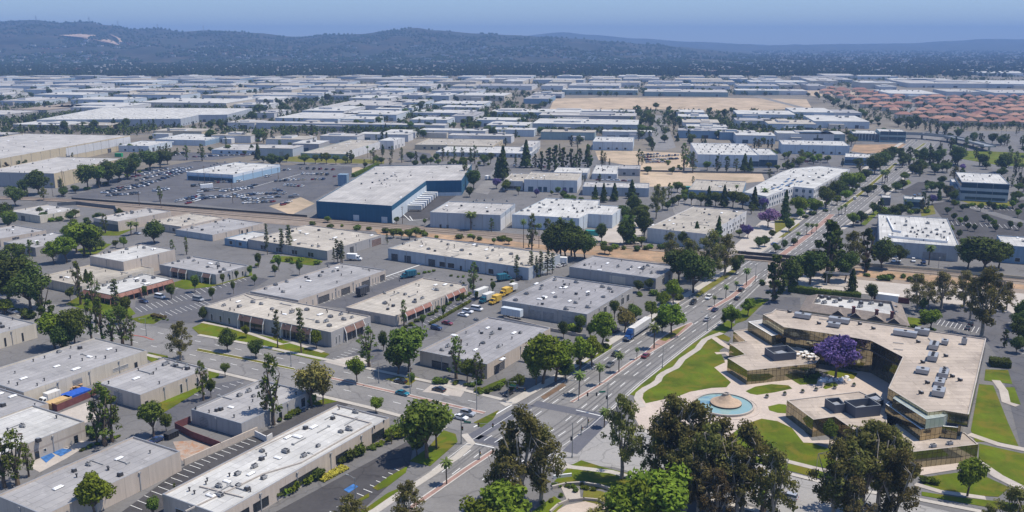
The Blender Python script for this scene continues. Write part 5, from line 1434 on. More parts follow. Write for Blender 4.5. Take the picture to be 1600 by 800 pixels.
m = MB(); m.face([(*p, 5.1) for p in Uj]); m.build('flat_roof', 'roof_white', rt)
frr = edge_frame(Lr, min(range(4), key=lambda i: (Vector(Lr[i]) + Vector(Lr[(i + 1) % 4])).y))
a, d, nn, Lg = frr
for s in (0.36, 0.52, 0.7, 0.86):
    mb = MB(); p = a + d * Lg * s
    wv_ = 3.4 if s > .6 and s < .8 else 2.4
    l, r, b = p - d * wv_ + nn * -.3, p + d * wv_ + nn * -.3, p - nn * 4.0
    mb.face([(l.x, l.y, 4.0), (r.x, r.y, 4.0), (p.x, p.y, 6.0)], 1)
    mb.face([(l.x, l.y, 4.0), (p.x + nn.x * .3, p.y + nn.y * .3, 6.0), (b.x, b.y, 6.1)]); mb.face([(r.x, r.y, 4.0), (b.x, b.y, 6.1), (p.x + nn.x * .3, p.y + nn.y * .3, 6.0)])
    mb.build('gable', ['shingle_brown', 'dark_metal'], rt)
for px, py in ((1333, 492), (1369, 497), (1393, 500)):
    q_ = at(px, py, 4.5) - at(1330, 490, 0)
    m = MB(); m.box(-.5, .5, -.5, .5, 4.0, 8.0); m.box(-.65, .65, -.65, .65, 7.6, 7.9); m.build('chimney', 'maroon', rt, (q_.x, q_.y, 0))
for i, p in enumerate(((1278, 472), (1284, 466), (1288, 474), (1295, 468), (1305, 473), (1312, 470), (1329, 472), (1345, 475), (1344, 480), (1376, 478), (1361, 475), (1398, 482), (1399, 491), (1314, 482))):
    q_ = at(*p, 5.1) - at(1330, 490, 0)
    link('rooftop_unit', RT['ud'[i % 2]], rt, (q_.x, q_.y, 5.11), .5, .9)
# ------------------------------------------------------------------ vegetation
leaf_mat('leaf_bright', (0.15, 0.2, 0.025), 0.4, 0.02)
leaf_mat('leaf_far', (0.022, 0.034, 0.014), 0.5, 0.02, 0.0)
leaf_mat('leaf_mid', (0.115, 0.15, 0.028), 0.4, 0.025)
leaf_mat('leaf_dark', (0.075, 0.1, 0.024), 0.4, 0.02, 0.15)
leaf_mat('leaf_euc', (0.155, 0.148, 0.045), 0.5, 0.03, 0.38)
leaf_mat('leaf_euc_brown', (0.16, 0.132, 0.055), 0.4, 0.02, 0.38)
leaf_mat('leaf_pine', (0.085, 0.1, 0.035), 0.35, 0.02, 0.1)
leaf_mat('leaf_purple', (0.15, 0.108, 0.275), 0.5, 0.015)
leaf_mat('leaf_mauve', (0.21, 0.135, 0.24), 0.3, 0.015)
leaf_mat('leaf_palm', (0.13, 0.17, 0.05), 0.35, 0.02)
leaf_mat('leaf_yellow', (0.23, 0.21, 0.06), 0.4, 0.02)
def leaf_quad(mb, p, nrm, s, rr):
    x = nrm.orthogonal().normalized()
    a = rr.uniform(0, pi)
    y = nrm.cross(x)
    u = (x * cos(a) + y * sin(a)) * s * rr.uniform(0.6, 1.2)
    v = (y * cos(a) - x * sin(a)) * s * rr.uniform(0.35, 0.75)
    mb.face([p - u, p - v * 0.9 + u * .2, p + u, p + v])
def clump(mb, c, r, n, s, rr, flat=0.8):
    for _ in range(n):
        d = Vector((rr.gauss(0, 1), rr.gauss(0, 1), rr.gauss(0, 1))).normalized()
        k = r * rr.random() ** 0.45
        p = Vector((c[0] + d.x * k, c[1] + d.y * k, c[2] + d.z * k * flat))
        nn = (d + Vector((rr.gauss(0, .7), rr.gauss(0, .7), rr.gauss(0.35, .7)))).normalized()
        leaf_quad(mb, p, nn, s, rr)
def limb(mb, pts, r0, r1, n=6):
    for i in range(len(pts) - 1):
        a, b = i / (len(pts) - 1), (i + 1) / (len(pts) - 1)
        mb.tube(pts[i], pts[i + 1], lerp(r0, r1, a), lerp(r0, r1, b), n)
PROTO = {}
def proto(kind, var, H, crown, trunk, lm, tm):
    PROTO.setdefault(kind, []).append((crown.mesh('crown', [lm]), trunk.mesh('trunk', [tm]), H))
def make_round(kind, lm, tm, seed, H=8.0, R_=3.3, n=15, per=170, s=0.36, base=2.2, rx=1.25, cr=1.45, open_=0.0):
    rr = random.Random(seed)
    c, t = MB(), MB()
    top = Vector((rr.uniform(-.3, .3), rr.uniform(-.3, .3), base))
    limb(t, [(0, 0, -.2), (top.x * .4, top.y * .4, base * .5), top], 0.26 * H / 8, 0.18 * H / 8)
    zc = (base + H) / 2 + 0.3
    hz_ = (H - base) / 2
    for i in range(n):
        while True:
            d = Vector((rr.uniform(-1, 1), rr.uniform(-1, 1), rr.uniform(-1, 1)))
            if 0.2 < d.length < 1:
                break
        d = d.normalized() * rr.uniform(0.45, 0.92)
        p = Vector((d.x * R_ * .8, d.y * R_ * .8, zc + d.z * (hz_ - cr * .45)))
        r = cr * rr.uniform(0.65, 1.3)
        clump(c, p, r, int(per * r / cr), s, rr)
        mid = top.lerp(p, 0.5) + Vector((0, 0, -.25))
        limb(t, [top, mid, p], 0.11 * H / 8, 0.035, 5)
    clump(c, (0, 0, zc), R_ * .62, int(per * 2.0 * (1 - open_)), s * 1.1, rr, hz_ / R_)
    proto(kind, 0, H, c, t, lm, tm)
def make_euc(kind, lm, seed, H=18.0, spread=6.0, n=44, per=120, s=0.34, tm='trunk_pale', low=0.24):
    rr = random.Random(seed)
    c, t = MB(), MB()
    fork = H * rr.uniform(0.2, 0.3)
    limb(t, [(0, 0, -.3), (0.15, 0.1, fork * .5), (0, 0, fork)], 0.5, 0.38, 7)
    tips = []
    for i in range(6):
        a = i * 2.4 + rr.uniform(-.4, .4)
        z = H * rr.uniform(0.62, 0.95)
        rad = spread * rr.uniform(0.25, 0.75)
        tip = Vector((cos(a) * rad, sin(a) * rad, z))
        m1 = Vector((cos(a) * rad * .45, sin(a) * rad * .45, lerp(fork, z, .45)))
        limb(t, [(0, 0, fork), m1, tip], 0.26, 0.07, 6)
        tips.append((m1, tip))
    for i in range(n):
        m1, tip = tips[i % 6]
        f = rr.uniform(0.15, 1.05)
        z = lerp(H * low, H * 0.97, ((i + .5) / n) ** 0.85)
        prof_ = sin(pi * min(1, max(0, (z / H - low * .5) / (1.03 - low * .5))) ** 0.8)
        a = rr.uniform(0, 2 * pi)
        rad = spread * prof_ * rr.uniform(0.15, 0.95)
        p = Vector((cos(a) * rad, sin(a) * rad, z))
        r = rr.uniform(0.7, 1.75) * spread / 5.6
        clump(c, p, r, int(per * (r / 1.5) ** 1.6), s, rr, 0.9)
        near = min((q for pr in tips for q in pr), key=lambda q: (q - p).length)
        limb(t, [near, near.lerp(p, .6) + Vector((0, 0, -.2)), p], 0.08, 0.03, 4)
    proto(kind, 0, H, c, t, lm, tm)
def make_pine(kind, lm, seed, H=14.0, w_=1.5, n=22, per=44, s=0.3, start=.22):
    rr = random.Random(seed)
    c, t = MB(), MB()
    limb(t, [(0, 0, -.2), (.1, .05, H * .5), (0, 0, H * .98)], 0.24, 0.05, 6)
    for i in range(n):
        z = H * lerp(start, 0.99, (i + rr.random()) / n)
        k = 1 - 0.55 * (z / H)
        a = i * 2.4 + rr.uniform(-.5, .5)
        rad = w_ * k * rr.uniform(0.3, 1.1)
        p = Vector((cos(a) * rad, sin(a) * rad, z))
        limb(t, [(0, 0, z - .3), p], 0.05, 0.025, 4)
        clump(c, p, rr.uniform(.5, .95) * w_ / 1.5, per, s, rr)
    proto(kind, 0, H, c, t, lm, 'trunk_brown')
def make_cone(kind, lm, seed, H=12.0, w_=2.3, n=300, s=0.5, pw=0.8):
    rr = random.Random(seed)
    c, t = MB(), MB()
    limb(t, [(0, 0, -.2), (0, 0, H * .9)], 0.24, 0.04, 6)
    for i in range(n * 5):
        f = rr.random() ** 1.3
        z = H * lerp(0.08, 1.0, f)
        a = rr.uniform(0, 2 * pi)
        lobe = 1 + 0.28 * sin(3 * a + z * 1.1) + .2 * sin(z * 3.1 + a)
        rad = w_ * (1 - f) ** pw * lobe * rr.uniform(0.55, 1.0) + 0.1
        d = Vector((cos(a), sin(a), 0.25))
        leaf_quad(c, Vector((cos(a) * rad, sin(a) * rad, z)), (d + Vector((rr.gauss(0, .5), rr.gauss(0, .5), rr.gauss(.2, .5)))).normalized(), s, rr)
    proto(kind, 0, H, c, t, lm, 'trunk_brown')
def make_palm(kind, seed, H=8.0, L=2.3, n=26, skirt=True):
    rr = random.Random(seed)
    c, t = MB(), MB()
    limb(t, [(0, 0, -.2), (.08, 0, H * .5), (0, 0, H - .6)], 0.24, 0.17, 7)
    for i in range(n):
        a = i * 2.399
        up = lerp(1.25, -.5, i / n) + rr.uniform(-.1, .1)
        pts = []
        for k in range(6):
            f = k / 5
            ang = up - f * 1.25
            pts.append((Vector((0, 0, H - .6)) if not pts else pts[-1] + Vector((cos(a) * cos(ang), sin(a) * cos(ang), sin(ang))) * L / 5))
        sd_ = Vector((-sin(a), cos(a), 0))
        for k in range(5):
            w0 = .42 * sin(pi * (k + .35) / 6); w1 = .42 * sin(pi * (k + 1.3) / 6.3)
            for sg in (-1, 1):
                dr = Vector((0, 0, -.16))
                c.face([pts[k], pts[k + 1], pts[k + 1] + sd_ * sg * w1 + dr, pts[k] + sd_ * sg * w0 + dr])
    proto(kind, 0, H, c, t, 'leaf_palm', 'trunk_brown')
for s in range(3):
    make_round('shade', 'leaf_mid', 'trunk_brown', 10 + s)
    make_round('bright', 'leaf_bright', 'trunk_brown', 20 + s, n=18, per=180)
    make_round('dark', 'leaf_dark', 'trunk_brown', 30 + s, H=9, R_=4.0, n=20, per=190, base=1.6, cr=1.7)
    make_euc('euc', 'leaf_euc', 40 + s)
    make_euc('slim', 'leaf_mid', 60 + s, H=14, spread=3.4, n=34, per=70, s=0.38, tm='trunk_brown', low=.18)
    make_pine('pine', 'leaf_pine', 70 + s)
    make_cone('cone', 'leaf_dark', 80 + s)
for s in range(2):
    make_euc('brown', 'leaf_euc_brown', 50 + s)
    make_round('jaca', 'leaf_purple', 'trunk_brown', 90 + s, H=9, R_=5.0, n=26, per=110, base=2.2, s=.36, cr=1.6)
    make_round('mauve', 'leaf_mauve', 'trunk_brown', 95 + s, H=8, R_=6.0, n=24, per=80, base=2.4, s=.5)
    make_palm('palm', 100 + s)
    make_round('yellow', 'leaf_yellow', 'trunk_brown', 110 + s, H=9, R_=4, n=18, per=110, s=.34)
    make_palm('tallpalm', 105 + s, H=16, L=2.6)
    make_euc('column', 'leaf_dark', 120 + s, H=14, spread=3.0, n=34, per=190, s=.42, tm='trunk_brown', low=.08)
for s in range(3):
    rr = random.Random(200 + s); c, t = MB(), MB()
    for k in range(5):
        clump(c, (rr.uniform(-.7, .7), rr.uniform(-.7, .7), .75), .75, 60, .3, rr)
        limb(t, [(0, 0, 0), (rr.uniform(-.5, .5), rr.uniform(-.5, .5), .9)], .05, .02, 4)
    proto('bush', 0, 1.5, c, t, ['leaf_mid', 'leaf_dark', 'leaf_bright'][s], 'trunk_brown')
KINDN = dict(shade=('shade_tree', 'green leafy tree'), bright=('shade_tree', 'bright green leafy tree'), dark=('round_tree', 'dark green round tree'), euc=('eucalyptus_tree', 'olive brown eucalyptus'), brown=('eucalyptus_tree', 'brownish eucalyptus'),
             slim=('slender_tree', 'slender upright tree'), pine=('pine_tree', 'thin sparse pine'), cone=('conifer_tree', 'dark pointed conifer'), jaca=('jacaranda_tree', 'purple flowering jacaranda'), mauve=('jacaranda_tree', 'wide mauve jacaranda'),
             palm=('palm_tree', 'short palm'), tallpalm=('palm_tree', 'tall palm'), yellow=('shade_tree', 'yellowish green tree'), column=('bushy_tree', 'tall dark bushy tree'), bush=('shrub', 'round green shrub'))
LINES = [('on the boulevard median', [(560, 850), (662, 779), (772, 704), (945, 596), (1050, 516), (1140, 462), (1184, 432), (1262, 368), (1345, 302), (1445, 224)], 5), ('on the side street median', [(310, 546), (460, 577), (757, 645)], 5), ('along the railway', RW, 16), ('beside the boulevard', BL[3:], 13), ('beside the boulevard', BR[3:], 13), ('beside the side street', F1, 12), ('beside the side street', N1, 12), ('on the lawn by the crossing', [(880, 730), (1000, 750)], 18), ('by the plaza street', [(1050, 740), (1250, 770), (1400, 790)], 22)]
LWORLD = [(n, [at(*p) for p in P], d) for n, P, d in LINES]
def seg_dist(p, a, b):
    ab = b - a
    t_ = max(0, min(1, (p - a).dot(ab) / max(ab.length_squared, 1e-6)))
    return (a + ab * t_ - p).length
def rect_dist(p, bl):
    x, y = (p - bl['org']).dot(bl['u']), (p - bl['org']).dot(bl['v'])
    xs = [q[0] for q in bl['loc']]; ys = [q[1] for q in bl['loc']]
    return hypot(max(min(xs) - x, 0, x - max(xs)), max(min(ys) - y, 0, y - max(ys)))
OFFC = [at(*p, 0) for p in ((1290, 540), (1450, 560), (1210, 560), (1310, 650), (1450, 690))]
def place_of(p, near=40):
    for n, P, d in LWORLD:
        q = Vector((p.x, p.y, 0))
        if min(seg_dist(q, a, b) for a, b in zip(P, P[1:])) < d:
            return n
    if min((q - Vector((p.x, p.y, 0))).length for q in OFFC) < 34:
        return 'by the glass office'
    best, bd = None, 1e9
    for k, bl in BLD.items():
        if bl['ref']:
            d = rect_dist(Vector((p.x, p.y, 0)), bl)
            if d < bd:
                best, bd = bl, d
    if best:
        rel = 'behind' if p.y > best['c'].y + 8 else 'in front of' if p.y < best['c'].y - 12 else 'beside'
        return ('%s the %s' % (rel, best['ref'])) if bd < near else 'near the ' + best['ref']
    return 'among the far buildings'
WHERE = {'on the boulevard median': 'median', }
CROSS = at(845, 665)
TREES = []
def tree(kind, x, y, top, w=1.0, world=None, hh=None):
    p = at(x, y, 0) if world is None else world
    h = hz(p.y, top) if hh is None else hh
    vs = PROTO[kind]
    k = (int(x * 7 + y * 13)) % len(vs)
    crown, trunk, H = vs[k]
    nm, desc = KINDN[kind]
    t = link(nm, None, None, (p.x, p.y, 0), (x * 1.7 + y) % 6.28)
    s = h / H
    t.scale = (s * w, s * w, s)
    link('crown', crown, t); link('trunk', trunk, t)
    TREES.append((t, desc, h, kind, p))
    return t
NEAR = '''
dark 48,482,414,1.1 dark 14,475,396,1.1 column 68,512,440,1.2 bright 8,492,469,1.5 bright 86,545,488,.95 shade 118,548,482,.8 dark 100,552,508,1 dark 30,455,400,1.1 dark 5,440,392,1.2
slim 126,476,406,.8 cone 137,452,421,1.2 slim 150,505,422,.6 pine 183,492,437,1.3 slim 143,535,466,.75 slim 160,538,462,.8 slim 176,538,484,1.3 slim 193,542,478,1.2 slim 206,540,490,.8
shade 110,470,449,.8 shade 226,466,447,.7 shade 268,467,444,.75 shade 305,457,430,.65 shade 332,469,449,.65 shade 365,459,440,.6 shade 348,446,428,.6 shade 370,439,423,.55 shade 391,432,414,.6 shade 398,446,428,.6 shade 430,432,412,.6 shade 404,418,395,.55 shade 436,424,402,.55 shade 468,430,406,.55
shade 199,496,464,.8 dark 190,506,475,.8 dark 318,502,480,.75 euc 282,563,503,1.25 dark 356,549,514,.9 dark 400,560,527,.9 bright 385,528,508,.8 bright 495,545,516,.85
pine 434,543,484,1.0 pine 471,552,483,1.05 slim 577,573,509,1.15 dark 599,548,518,.6 shade 640,581,512,1.15 dark 622,585,530,.9 slim 713,592,526,1.1 slim 745,600,550,.95 shade 730,597,560,.8
bright 558,598,558,.85 shade 643,605,582,.6 slim 428,664,552,.75 slim 418,660,590,.6 yellow 487,634,565,1.05 yellow 505,632,580,.7 bright 588,646,620,.9 shade 667,716,630,1.15 shade 682,700,640,.9 dark 652,712,670,.8
palm 698,757,719,1 euc 637,832,752,1.2 euc 548,850,774,1.3 bright 150,810,742,1.05 shade 240,812,778,.8 slim 275,790,755,.6 slim 165,696,598,1.1 slim 176,690,610,1.0 slim 152,694,625,.7 shade 240,683,630,.95 shade 260,676,646,.75 slim 8,762,685,1.1 slim 28,758,672,1.15 slim 45,745,690,.8 slim 318,626,562,.7 shade 330,622,590,.6 slim 612,694,670,1 shade 352,589,568,.9
euc 815,795,640,1.1 euc 786,800,690,.9 euc 845,785,668,1.0 bright 790,835,757,1.3 bright 760,840,775,1.2 euc 971,748,616,.85 euc 1050,765,615,.95 euc 1160,800,662,.95 euc 1105,800,660,1.0 euc 1070,800,690,1.0 euc 1040,770,640,.9 euc 1205,835,700,.8 slim 1192,800,690,1.2 euc 1022,770,670,.8 euc 1085,775,625,1.0 euc 1125,785,652,1.0 euc 1150,815,695,1.1 brown 1090,812,715,1.0 brown 1120,825,735,1.0 
bright 1035,835,735,1.15 bright 1005,840,748,1.0 yellow 965,840,772,1.2 bright 985,845,765,1.1 yellow 930,835,790,1.0
euc 1345,812,655,1.05 euc 1300,825,690,.9 euc 1385,800,672,1.0 euc 1370,805,660,1.0 euc 1320,825,690,1.0 euc 1395,835,705,.9 brown 1330,840,745,1 euc 1578,850,762,1.2 euc 1540,850,790,1 bright 1511,776,714,.85 shade 1296,697,655,.7
jaca 1305,592,524,1.0 bright 1453,516,482,1.1 bright 1143,514,477,.95 bright 1168,494,466,.9 dark 1131,508,490,.8 dark 1083,458,388,1.0 euc 1075,440,372,1.1 euc 1110,436,362,1.1 dark 1060,440,385,1.0 euc 1132,430,366,1.1 euc 1046,415,362,1.0 dark 1150,428,395,.8
column 1208,470,398,1.3 dark 1232,455,405,1.0 tallpalm 1246,448,400,.9 column 1292,442,343,1.15 column 1300,430,352,1.1 dark 1265,445,385,1.0 euc 1330,428,360,1.0 column 1352,425,357,1.2 dark 1378,420,374,1.0 euc 1268,432,390,1 dark 1320,440,392,.9 dark 1405,412,382,.9
cone 1330,464,420,1.1 dark 1361,470,444,.9 brown 1432,485,428,1.2 brown 1470,482,425,1.3 euc 1533,526,420,1.0 brown 1505,480,423,1.2 euc 1553,490,426,1.0 dark 1441,487,464,.7 euc 1515,500,440,1 brown 1572,486,440,.9 brown 1450,480,440,1.0 dark 1590,515,485,.9 dark 1600,510,470,1
dark 1538,424,366,1.3 dark 1512,420,374,1.0 dark 1560,420,372,1 shade 1480,402,380,.7 palm 1451,414,384,1.1 shade 1504,395,372,.7
bright 1333,354,332,1.1 dark 1345,352,328,1.0 dark 1385,352,326,1.2 dark 1396,348,322,1 column 1375,340,310,1.1 dark 1408,338,316,1 dark 1383,305,288,1.1 dark 1400,300,284,1.2 dark 1410,296,280,1 dark 1365,335,316,.9 dark 1420,330,315,1 jaca 1456,320,303,1 dark 1455,300,282,1.3 dark 1468,300,284,1.2 dark 1448,296,282,1 dark 1478,308,290,1 dark 1490,315,296,1
bright 1049,523,476,1.05 dark 1035,520,485,.9 palm 1022,545,508,1.05 palm 967,582,552,1.05 palm 937,602,570,1 palm 905,617,582,1.1 palm 995,562,544,.9 palm 1134,467,446,1 palm 1150,456,440,1 palm 1166,446,420,1 palm 1116,479,463,1 palm 1246,380,363,1 palm 1260,368,349,1 palm 1268,367,350,1 palm 1275,364,350,1 palm 1320,335,319,1 palm 1310,338,325,1 palm 1314,336,322,1 palm 1378,287,266,1 palm 1386,285,265,1 palm 1382,288,268,1 palm 1406,264,253,1 palm 944,668,640,1.2 dark 1355,306,288,1.2 dark 1365,300,287,1 dark 1430,243,233,1.3
bright 940,544,488,.9 yellow 976,520,478,1.0 shade 991,507,474,.9 bright 1018,500,471,.9 bright 1034,486,456,.9 bright 1052,475,437,.9 bright 848,600,524,1.05 bright 868,596,534,1.1 bright 907,578,528,1.0 bright 925,572,526,.95 shade 838,602,555,.9 dark 884,594,560,.9 dark 880,528,503,.8 shade 906,522,492,.75 dark 998,457,436,.9 dark 1014,453,434,.9 shade 960,500,470,.7 dark 922,528,505,.7 dark 800,615,588,.9 shade 812,610,585,.8
shade 660,512,492,.6 shade 722,475,458,.6 shade 745,470,455,.5 slim 631,509,468,.9 slim 740,458,408,.85 shade 770,462,440,.5 slim 752,600,560,.8 shade 693,495,480,.5
dark 868,405,350,1.0 dark 884,405,346,1.0 dark 899,405,352,1.0 dark 914,405,360,.9 slim 856,402,340,.8 slim 875,402,338,.8 slim 893,400,342,.8 slim 831,397,332,.6 tallpalm 818,388,344,.9 tallpalm 842,388,350,.9 pine 807,436,398,1.1 pine 830,432,392,1.2 pine 845,432,392,1.2 pine 855,430,392,1.3 pine 863,428,395,1.3 pine 838,434,400,1
cone 985,381,334,1.2 dark 975,382,345,.8 euc 1025,342,288,.75 euc 1035,330,292,.7 dark 1006,372,330,.85 dark 990,337,306,1.0 dark 975,345,318,.9 cone 960,314,286,1.2 cone 987,310,281,1.3 cone 930,313,289,1.1 cone 943,316,286,1 shade 1002,386,370,1.4 shade 945,397,382,1.4 shade 952,398,384,1.2 dark 940,378,350,.9 cone 1088,378,346,1.2 cone 1100,378,355,1.1 cone 1122,380,338,.9 dark 1068,385,362,1 slim 1045,310,285,1
cone 1107,322,291,1 cone 1131,324,289,1 shade 1080,320,300,1 shade 1095,322,300,1.1 shade 1118,322,300,1.1 shade 1145,324,299,1.1 shade 1160,326,300,1.1 cone 1178,328,292,1 palm 1194,318,295,1.2 jaca 1192,328,308,.9 mauve 1200,356,326,1.1 cone 1226,347,297,.85 bright 1246,336,307,1.15 bright 1258,334,312,1 bright 1275,334,311,1.1 shade 1290,325,290,1 dark 1303,312,284,1 dark 1312,305,280,1 jaca 1319,304,286,1 bright 1331,302,268,1.2 bright 1343,292,270,1.1 shade 1320,298,272,1 dark 1352,283,262,1 dark 1366,272,240,1.1 dark 1375,266,234,1.1 dark 1385,258,232,1 dark 1394,250,226,.9 dark 1405,245,229,1 jaca 1347,283,266,.8 dark 1356,252,238,1 dark 1340,262,245,1 jaca 1168,372,350,.9 dark 1232,362,342,1.1 dark 1206,372,358,1 dark 1186,388,370,1.1 dark 1195,385,368,1 shade 1155,370,358,1.2 mauve 1160,362,350,.8 dark 1212,395,380,1 dark 1240,384,372,1 dark 1225,390,375,.9 jaca 1265,418,390,.8
dark 60,304,267,1.25 dark 25,322,290,1.1 dark 38,302,281,1 dark 8,350,318,1 slim 12,356,320,1 shade 15,360,330,1.1 dark 100,305,290,1 dark 118,302,288,1 shade 138,297,256,1.0 shade 155,294,260,1.1 dark 170,290,252,1.1 dark 186,284,248,1.1 dark 200,280,244,1.1 dark 212,272,240,1 dark 235,266,232,1.1 dark 250,262,234,1.1 dark 262,257,234,1 slim 292,250,226,1.2 slim 316,252,224,1 slim 404,250,226,.8 slim 250,315,290,.9
shade 110,380,350,1 shade 120,395,352,1.1 bright 132,400,345,1.1 bright 105,410,370,1.1 bright 85,412,378,1.1 shade 150,392,355,1 dark 142,400,362,1 slim 165,364,333,1 dark 242,380,346,1.15 bright 194,388,370,.8 palm 205,368,347,1.4 palm 214,366,348,1.2 dark 30,410,390,1 slim 270,402,374,.8 slim 292,398,370,.8 pine 418,398,350,.8 pine 441,396,358,1.3 pine 453,396,352,1.2 pine 528,412,374,1.2 pine 535,412,376,1.2 pine 522,410,386,1 slim 533,410,380,.8 pine 513,345,366,.1 slim 605,382,365,.8
shade 540,256,243,1.1 shade 525,257,243,1.1 shade 510,256,238,1.1 shade 493,256,242,1.1 shade 476,257,240,1.2 dark 425,262,238,1 dark 437,258,243,1.2 dark 412,254,242,1 dark 448,253,240,1 cone 403,250,224,1 bright 512,348,338,1.4 shade 557,362,354,1.5 shade 615,372,357,1.3 shade 627,372,360,1 shade 640,374,358,1.3 shade 650,370,355,1.2 shade 795,382,370,1.3 shade 772,382,372,1.2 shade 740,378,368,1 shade 620,350,338,1 shade 664,352,342,1 slim 742,358,330,1.3 slim 768,362,340,.9 palm 736,360,332,1.4
slim 728,288,248,.9 dark 740,295,262,.9 dark 720,300,284,.8 slim 745,282,258,.8 cone 786,281,228,1.0 cone 778,280,245,1 jaca 776,295,278,.9 shade 792,298,280,1 jaca 838,308,294,.7 jaca 882,308,294,.7 shade 862,306,297,.8 dark 734,308,292,1 shade 790,300,284,1 shade 810,305,292,.9 shade 872,304,292,1
column 846,266,236,1 column 858,266,230,1.1 column 868,268,226,1 column 880,266,230,1.1 column 892,266,232,1 column 905,264,232,1 column 918,266,226,1 cone 822,262,219,1 cone 918,255,225,1 column 836,262,240,1 column 900,270,240,1 slim 940,260,235,1 slim 945,258,238,.9 slim 998,258,232,.9 slim 1003,258,236,.8 dark 1012,272,258,1.2 dark 1050,272,260,1.1 slim 1068,268,222,.9 slim 1082,270,236,1 column 1120,268,243,1.2 column 1135,268,244,1.2 slim 1150,268,247,1.2 cone 1163,268,240,1.2 cone 1172,268,246,1.2 shade 1105,266,252,1.2
slim 628,254,230,.9 dark 642,252,236,1.1 column 650,252,236,1.1 slim 692,252,230,.9 slim 710,252,228,.8 slim 722,252,230,.8 slim 735,254,230,.8 slim 742,256,226,.8 slim 700,250,234,.9 dark 756,252,240,1.2 dark 725,256,244,1.2 dark 682,252,240,1.2 slim 584,252,230,1 dark 596,256,244,1
'''
for tok in NEAR.replace('\n', ' ').split(' '):
    pass
it = iter(NEAR.split())
for kd in it:
    a = [float(v) for v in next(it).split(',')]
    if a[1] - a[2] > 3:
        tree(kd, *a)
# parking lot trees on the right, small and round
for i, (x, y) in enumerate(((1532, 330), (1545, 326), (1552, 330), (1581, 326), (1538, 346), (1545, 350), (1552, 356), (1555, 362), (1578, 358), (1590, 340), (1480, 335), (1490, 345), (1500, 352), (1512, 360), (1522, 362), (1490, 325), (1503, 330), (1595, 330), (1486, 365), (1498, 372), (1508, 350), (1592, 360))):
    tree('dark' if i % 3 else 'bright', x, y, y - 13, .85)
def on_far_roof(x, y, mg=2.5):
    for t, l, dp in FARR:
        dx, dy = x - t.location.x, y - t.location.y
        if abs(dx) > 400 or abs(dy) > 400:
            continue
        c_, s_ = cos(-t.rotation_euler.z), sin(-t.rotation_euler.z)
        a, b = dx * c_ - dy * s_, dx * s_ + dy * c_
        if -mg < a < l + mg and -mg < b < dp + mg:
            return True
    return False
# belts of trees, each tree its own object
def belt(kinds, pts, n, h0, h1, jit=2.0):
    rr = random.Random(int(pts[0][0] * 3 + pts[0][1]))
    P = [at(*p) for p in pts]
    tot = sum((b - a).length for a, b in zip(P, P[1:]))
    for i in range(n):
        s = tot * (i + rr.uniform(.1, .9)) / n
        for a, b in zip(P, P[1:]):
            l = (b - a).length
            if s <= l:
                break
            s -= l
        p = a + (b - a).normalized() * s + Vector((rr.gauss(0, jit), rr.gauss(0, jit * 1.5), 0))
        q = proj(p)
        tree(rr.choice(kinds), q[0], q[1], 0, rr.uniform(.9, 1.3), p, rr.uniform(h0, h1))
belt(['dark', 'dark', 'column', 'shade'], [(1262, 150), (1290, 157), (1320, 172), (1345, 184), (1365, 196)], 22, 7, 12, 5)
belt(['dark', 'column'], [(1365, 195), (1430, 196), (1470, 215), (1530, 222)], 16, 9, 14, 8)
belt(['tallpalm', 'dark', 'column', 'tallpalm'], [(1412, 268), (1440, 262), (1470, 255), (1500, 258), (1530, 262)], 26, 9, 17, 8)
belt(['tallpalm', 'dark', 'slim'], [(1585, 240), (1592, 262), (1600, 290)], 10, 10, 17, 8)
belt(['dark', 'dark', 'slim'], [(1560, 225), (1600, 232)], 8, 9, 13, 8)
belt(['dark', 'shade'], [(1590, 300), (1590, 325)], 4, 6, 8, 4)
belt(['dark', 'shade', 'column'], [(1003, 205), (1016, 222), (1020, 238)], 9, 8, 13, 5)
belt(['dark', 'shade', 'column'], [(1020, 172), (1012, 190), (1006, 204)], 12, 8, 13, 6)
belt(['dark', 'shade', 'column'], [(1040, 172), (1052, 190), (1068, 210), (1066, 232)], 14, 8, 13, 6)
belt(['dark', 'column', 'slim'], [(1060, 214), (1140, 218), (1200, 220)], 12, 7, 11, 5)
belt(['dark', 'column'], [(950, 212), (1018, 215)], 9, 7, 10, 5)
belt(['dark', 'column', 'slim'], [(428, 186), (470, 172), (500, 162), (540, 150)], 24, 9, 15, 9)
belt(['dark', 'column'], [(395, 192), (412, 178), (432, 168)], 10, 9, 14, 9)
belt(['dark', 'column', 'slim'], [(0, 212), (60, 208), (130, 203), (200, 212)], 18, 8, 13, 8)
belt(['dark', 'slim', 'column'], [(190, 200), (260, 206), (330, 204), (400, 199)], 20, 8, 14, 8)
belt(['dark', 'slim', 'column'], [(320, 222), (400, 219), (470, 218)], 12, 8, 14, 8)
belt(['dark', 'slim'], [(0, 198), (30, 193), (60, 196)], 8, 8, 12, 6)
belt(['dark', 'shade'], [(740, 198), (745, 185), (760, 172)], 8, 7, 12, 6)
belt(['dark', 'shade'], [(825, 200), (838, 180), (858, 160)], 12, 7, 12, 5)
belt(['dark', 'slim', 'shade'], [(560, 200), (650, 204), (745, 200)], 14, 7, 12, 6)
belt(['dark', 'slim'], [(840, 212), (930, 210)], 7, 7, 10, 6)
belt(['dark', 'slim', 'column'], [(640, 217), (690, 214), (790, 214)], 12, 7, 11, 5)
belt(['dark', 'slim', 'shade'], [(1310, 208), (1330, 214), (1335, 232)], 7, 7, 10, 4)
belt(['dark', 'shade'], [(1230, 212), (1330, 214)], 8, 6, 9, 4)
belt(['dark', 'shade', 'bright'], [(1215, 246), (1260, 252), (1300, 254)], 12, 6, 9, 5)
belt(['dark', 'slim'], [(1072, 178), (1140, 180), (1200, 182)], 8, 7, 10, 4)
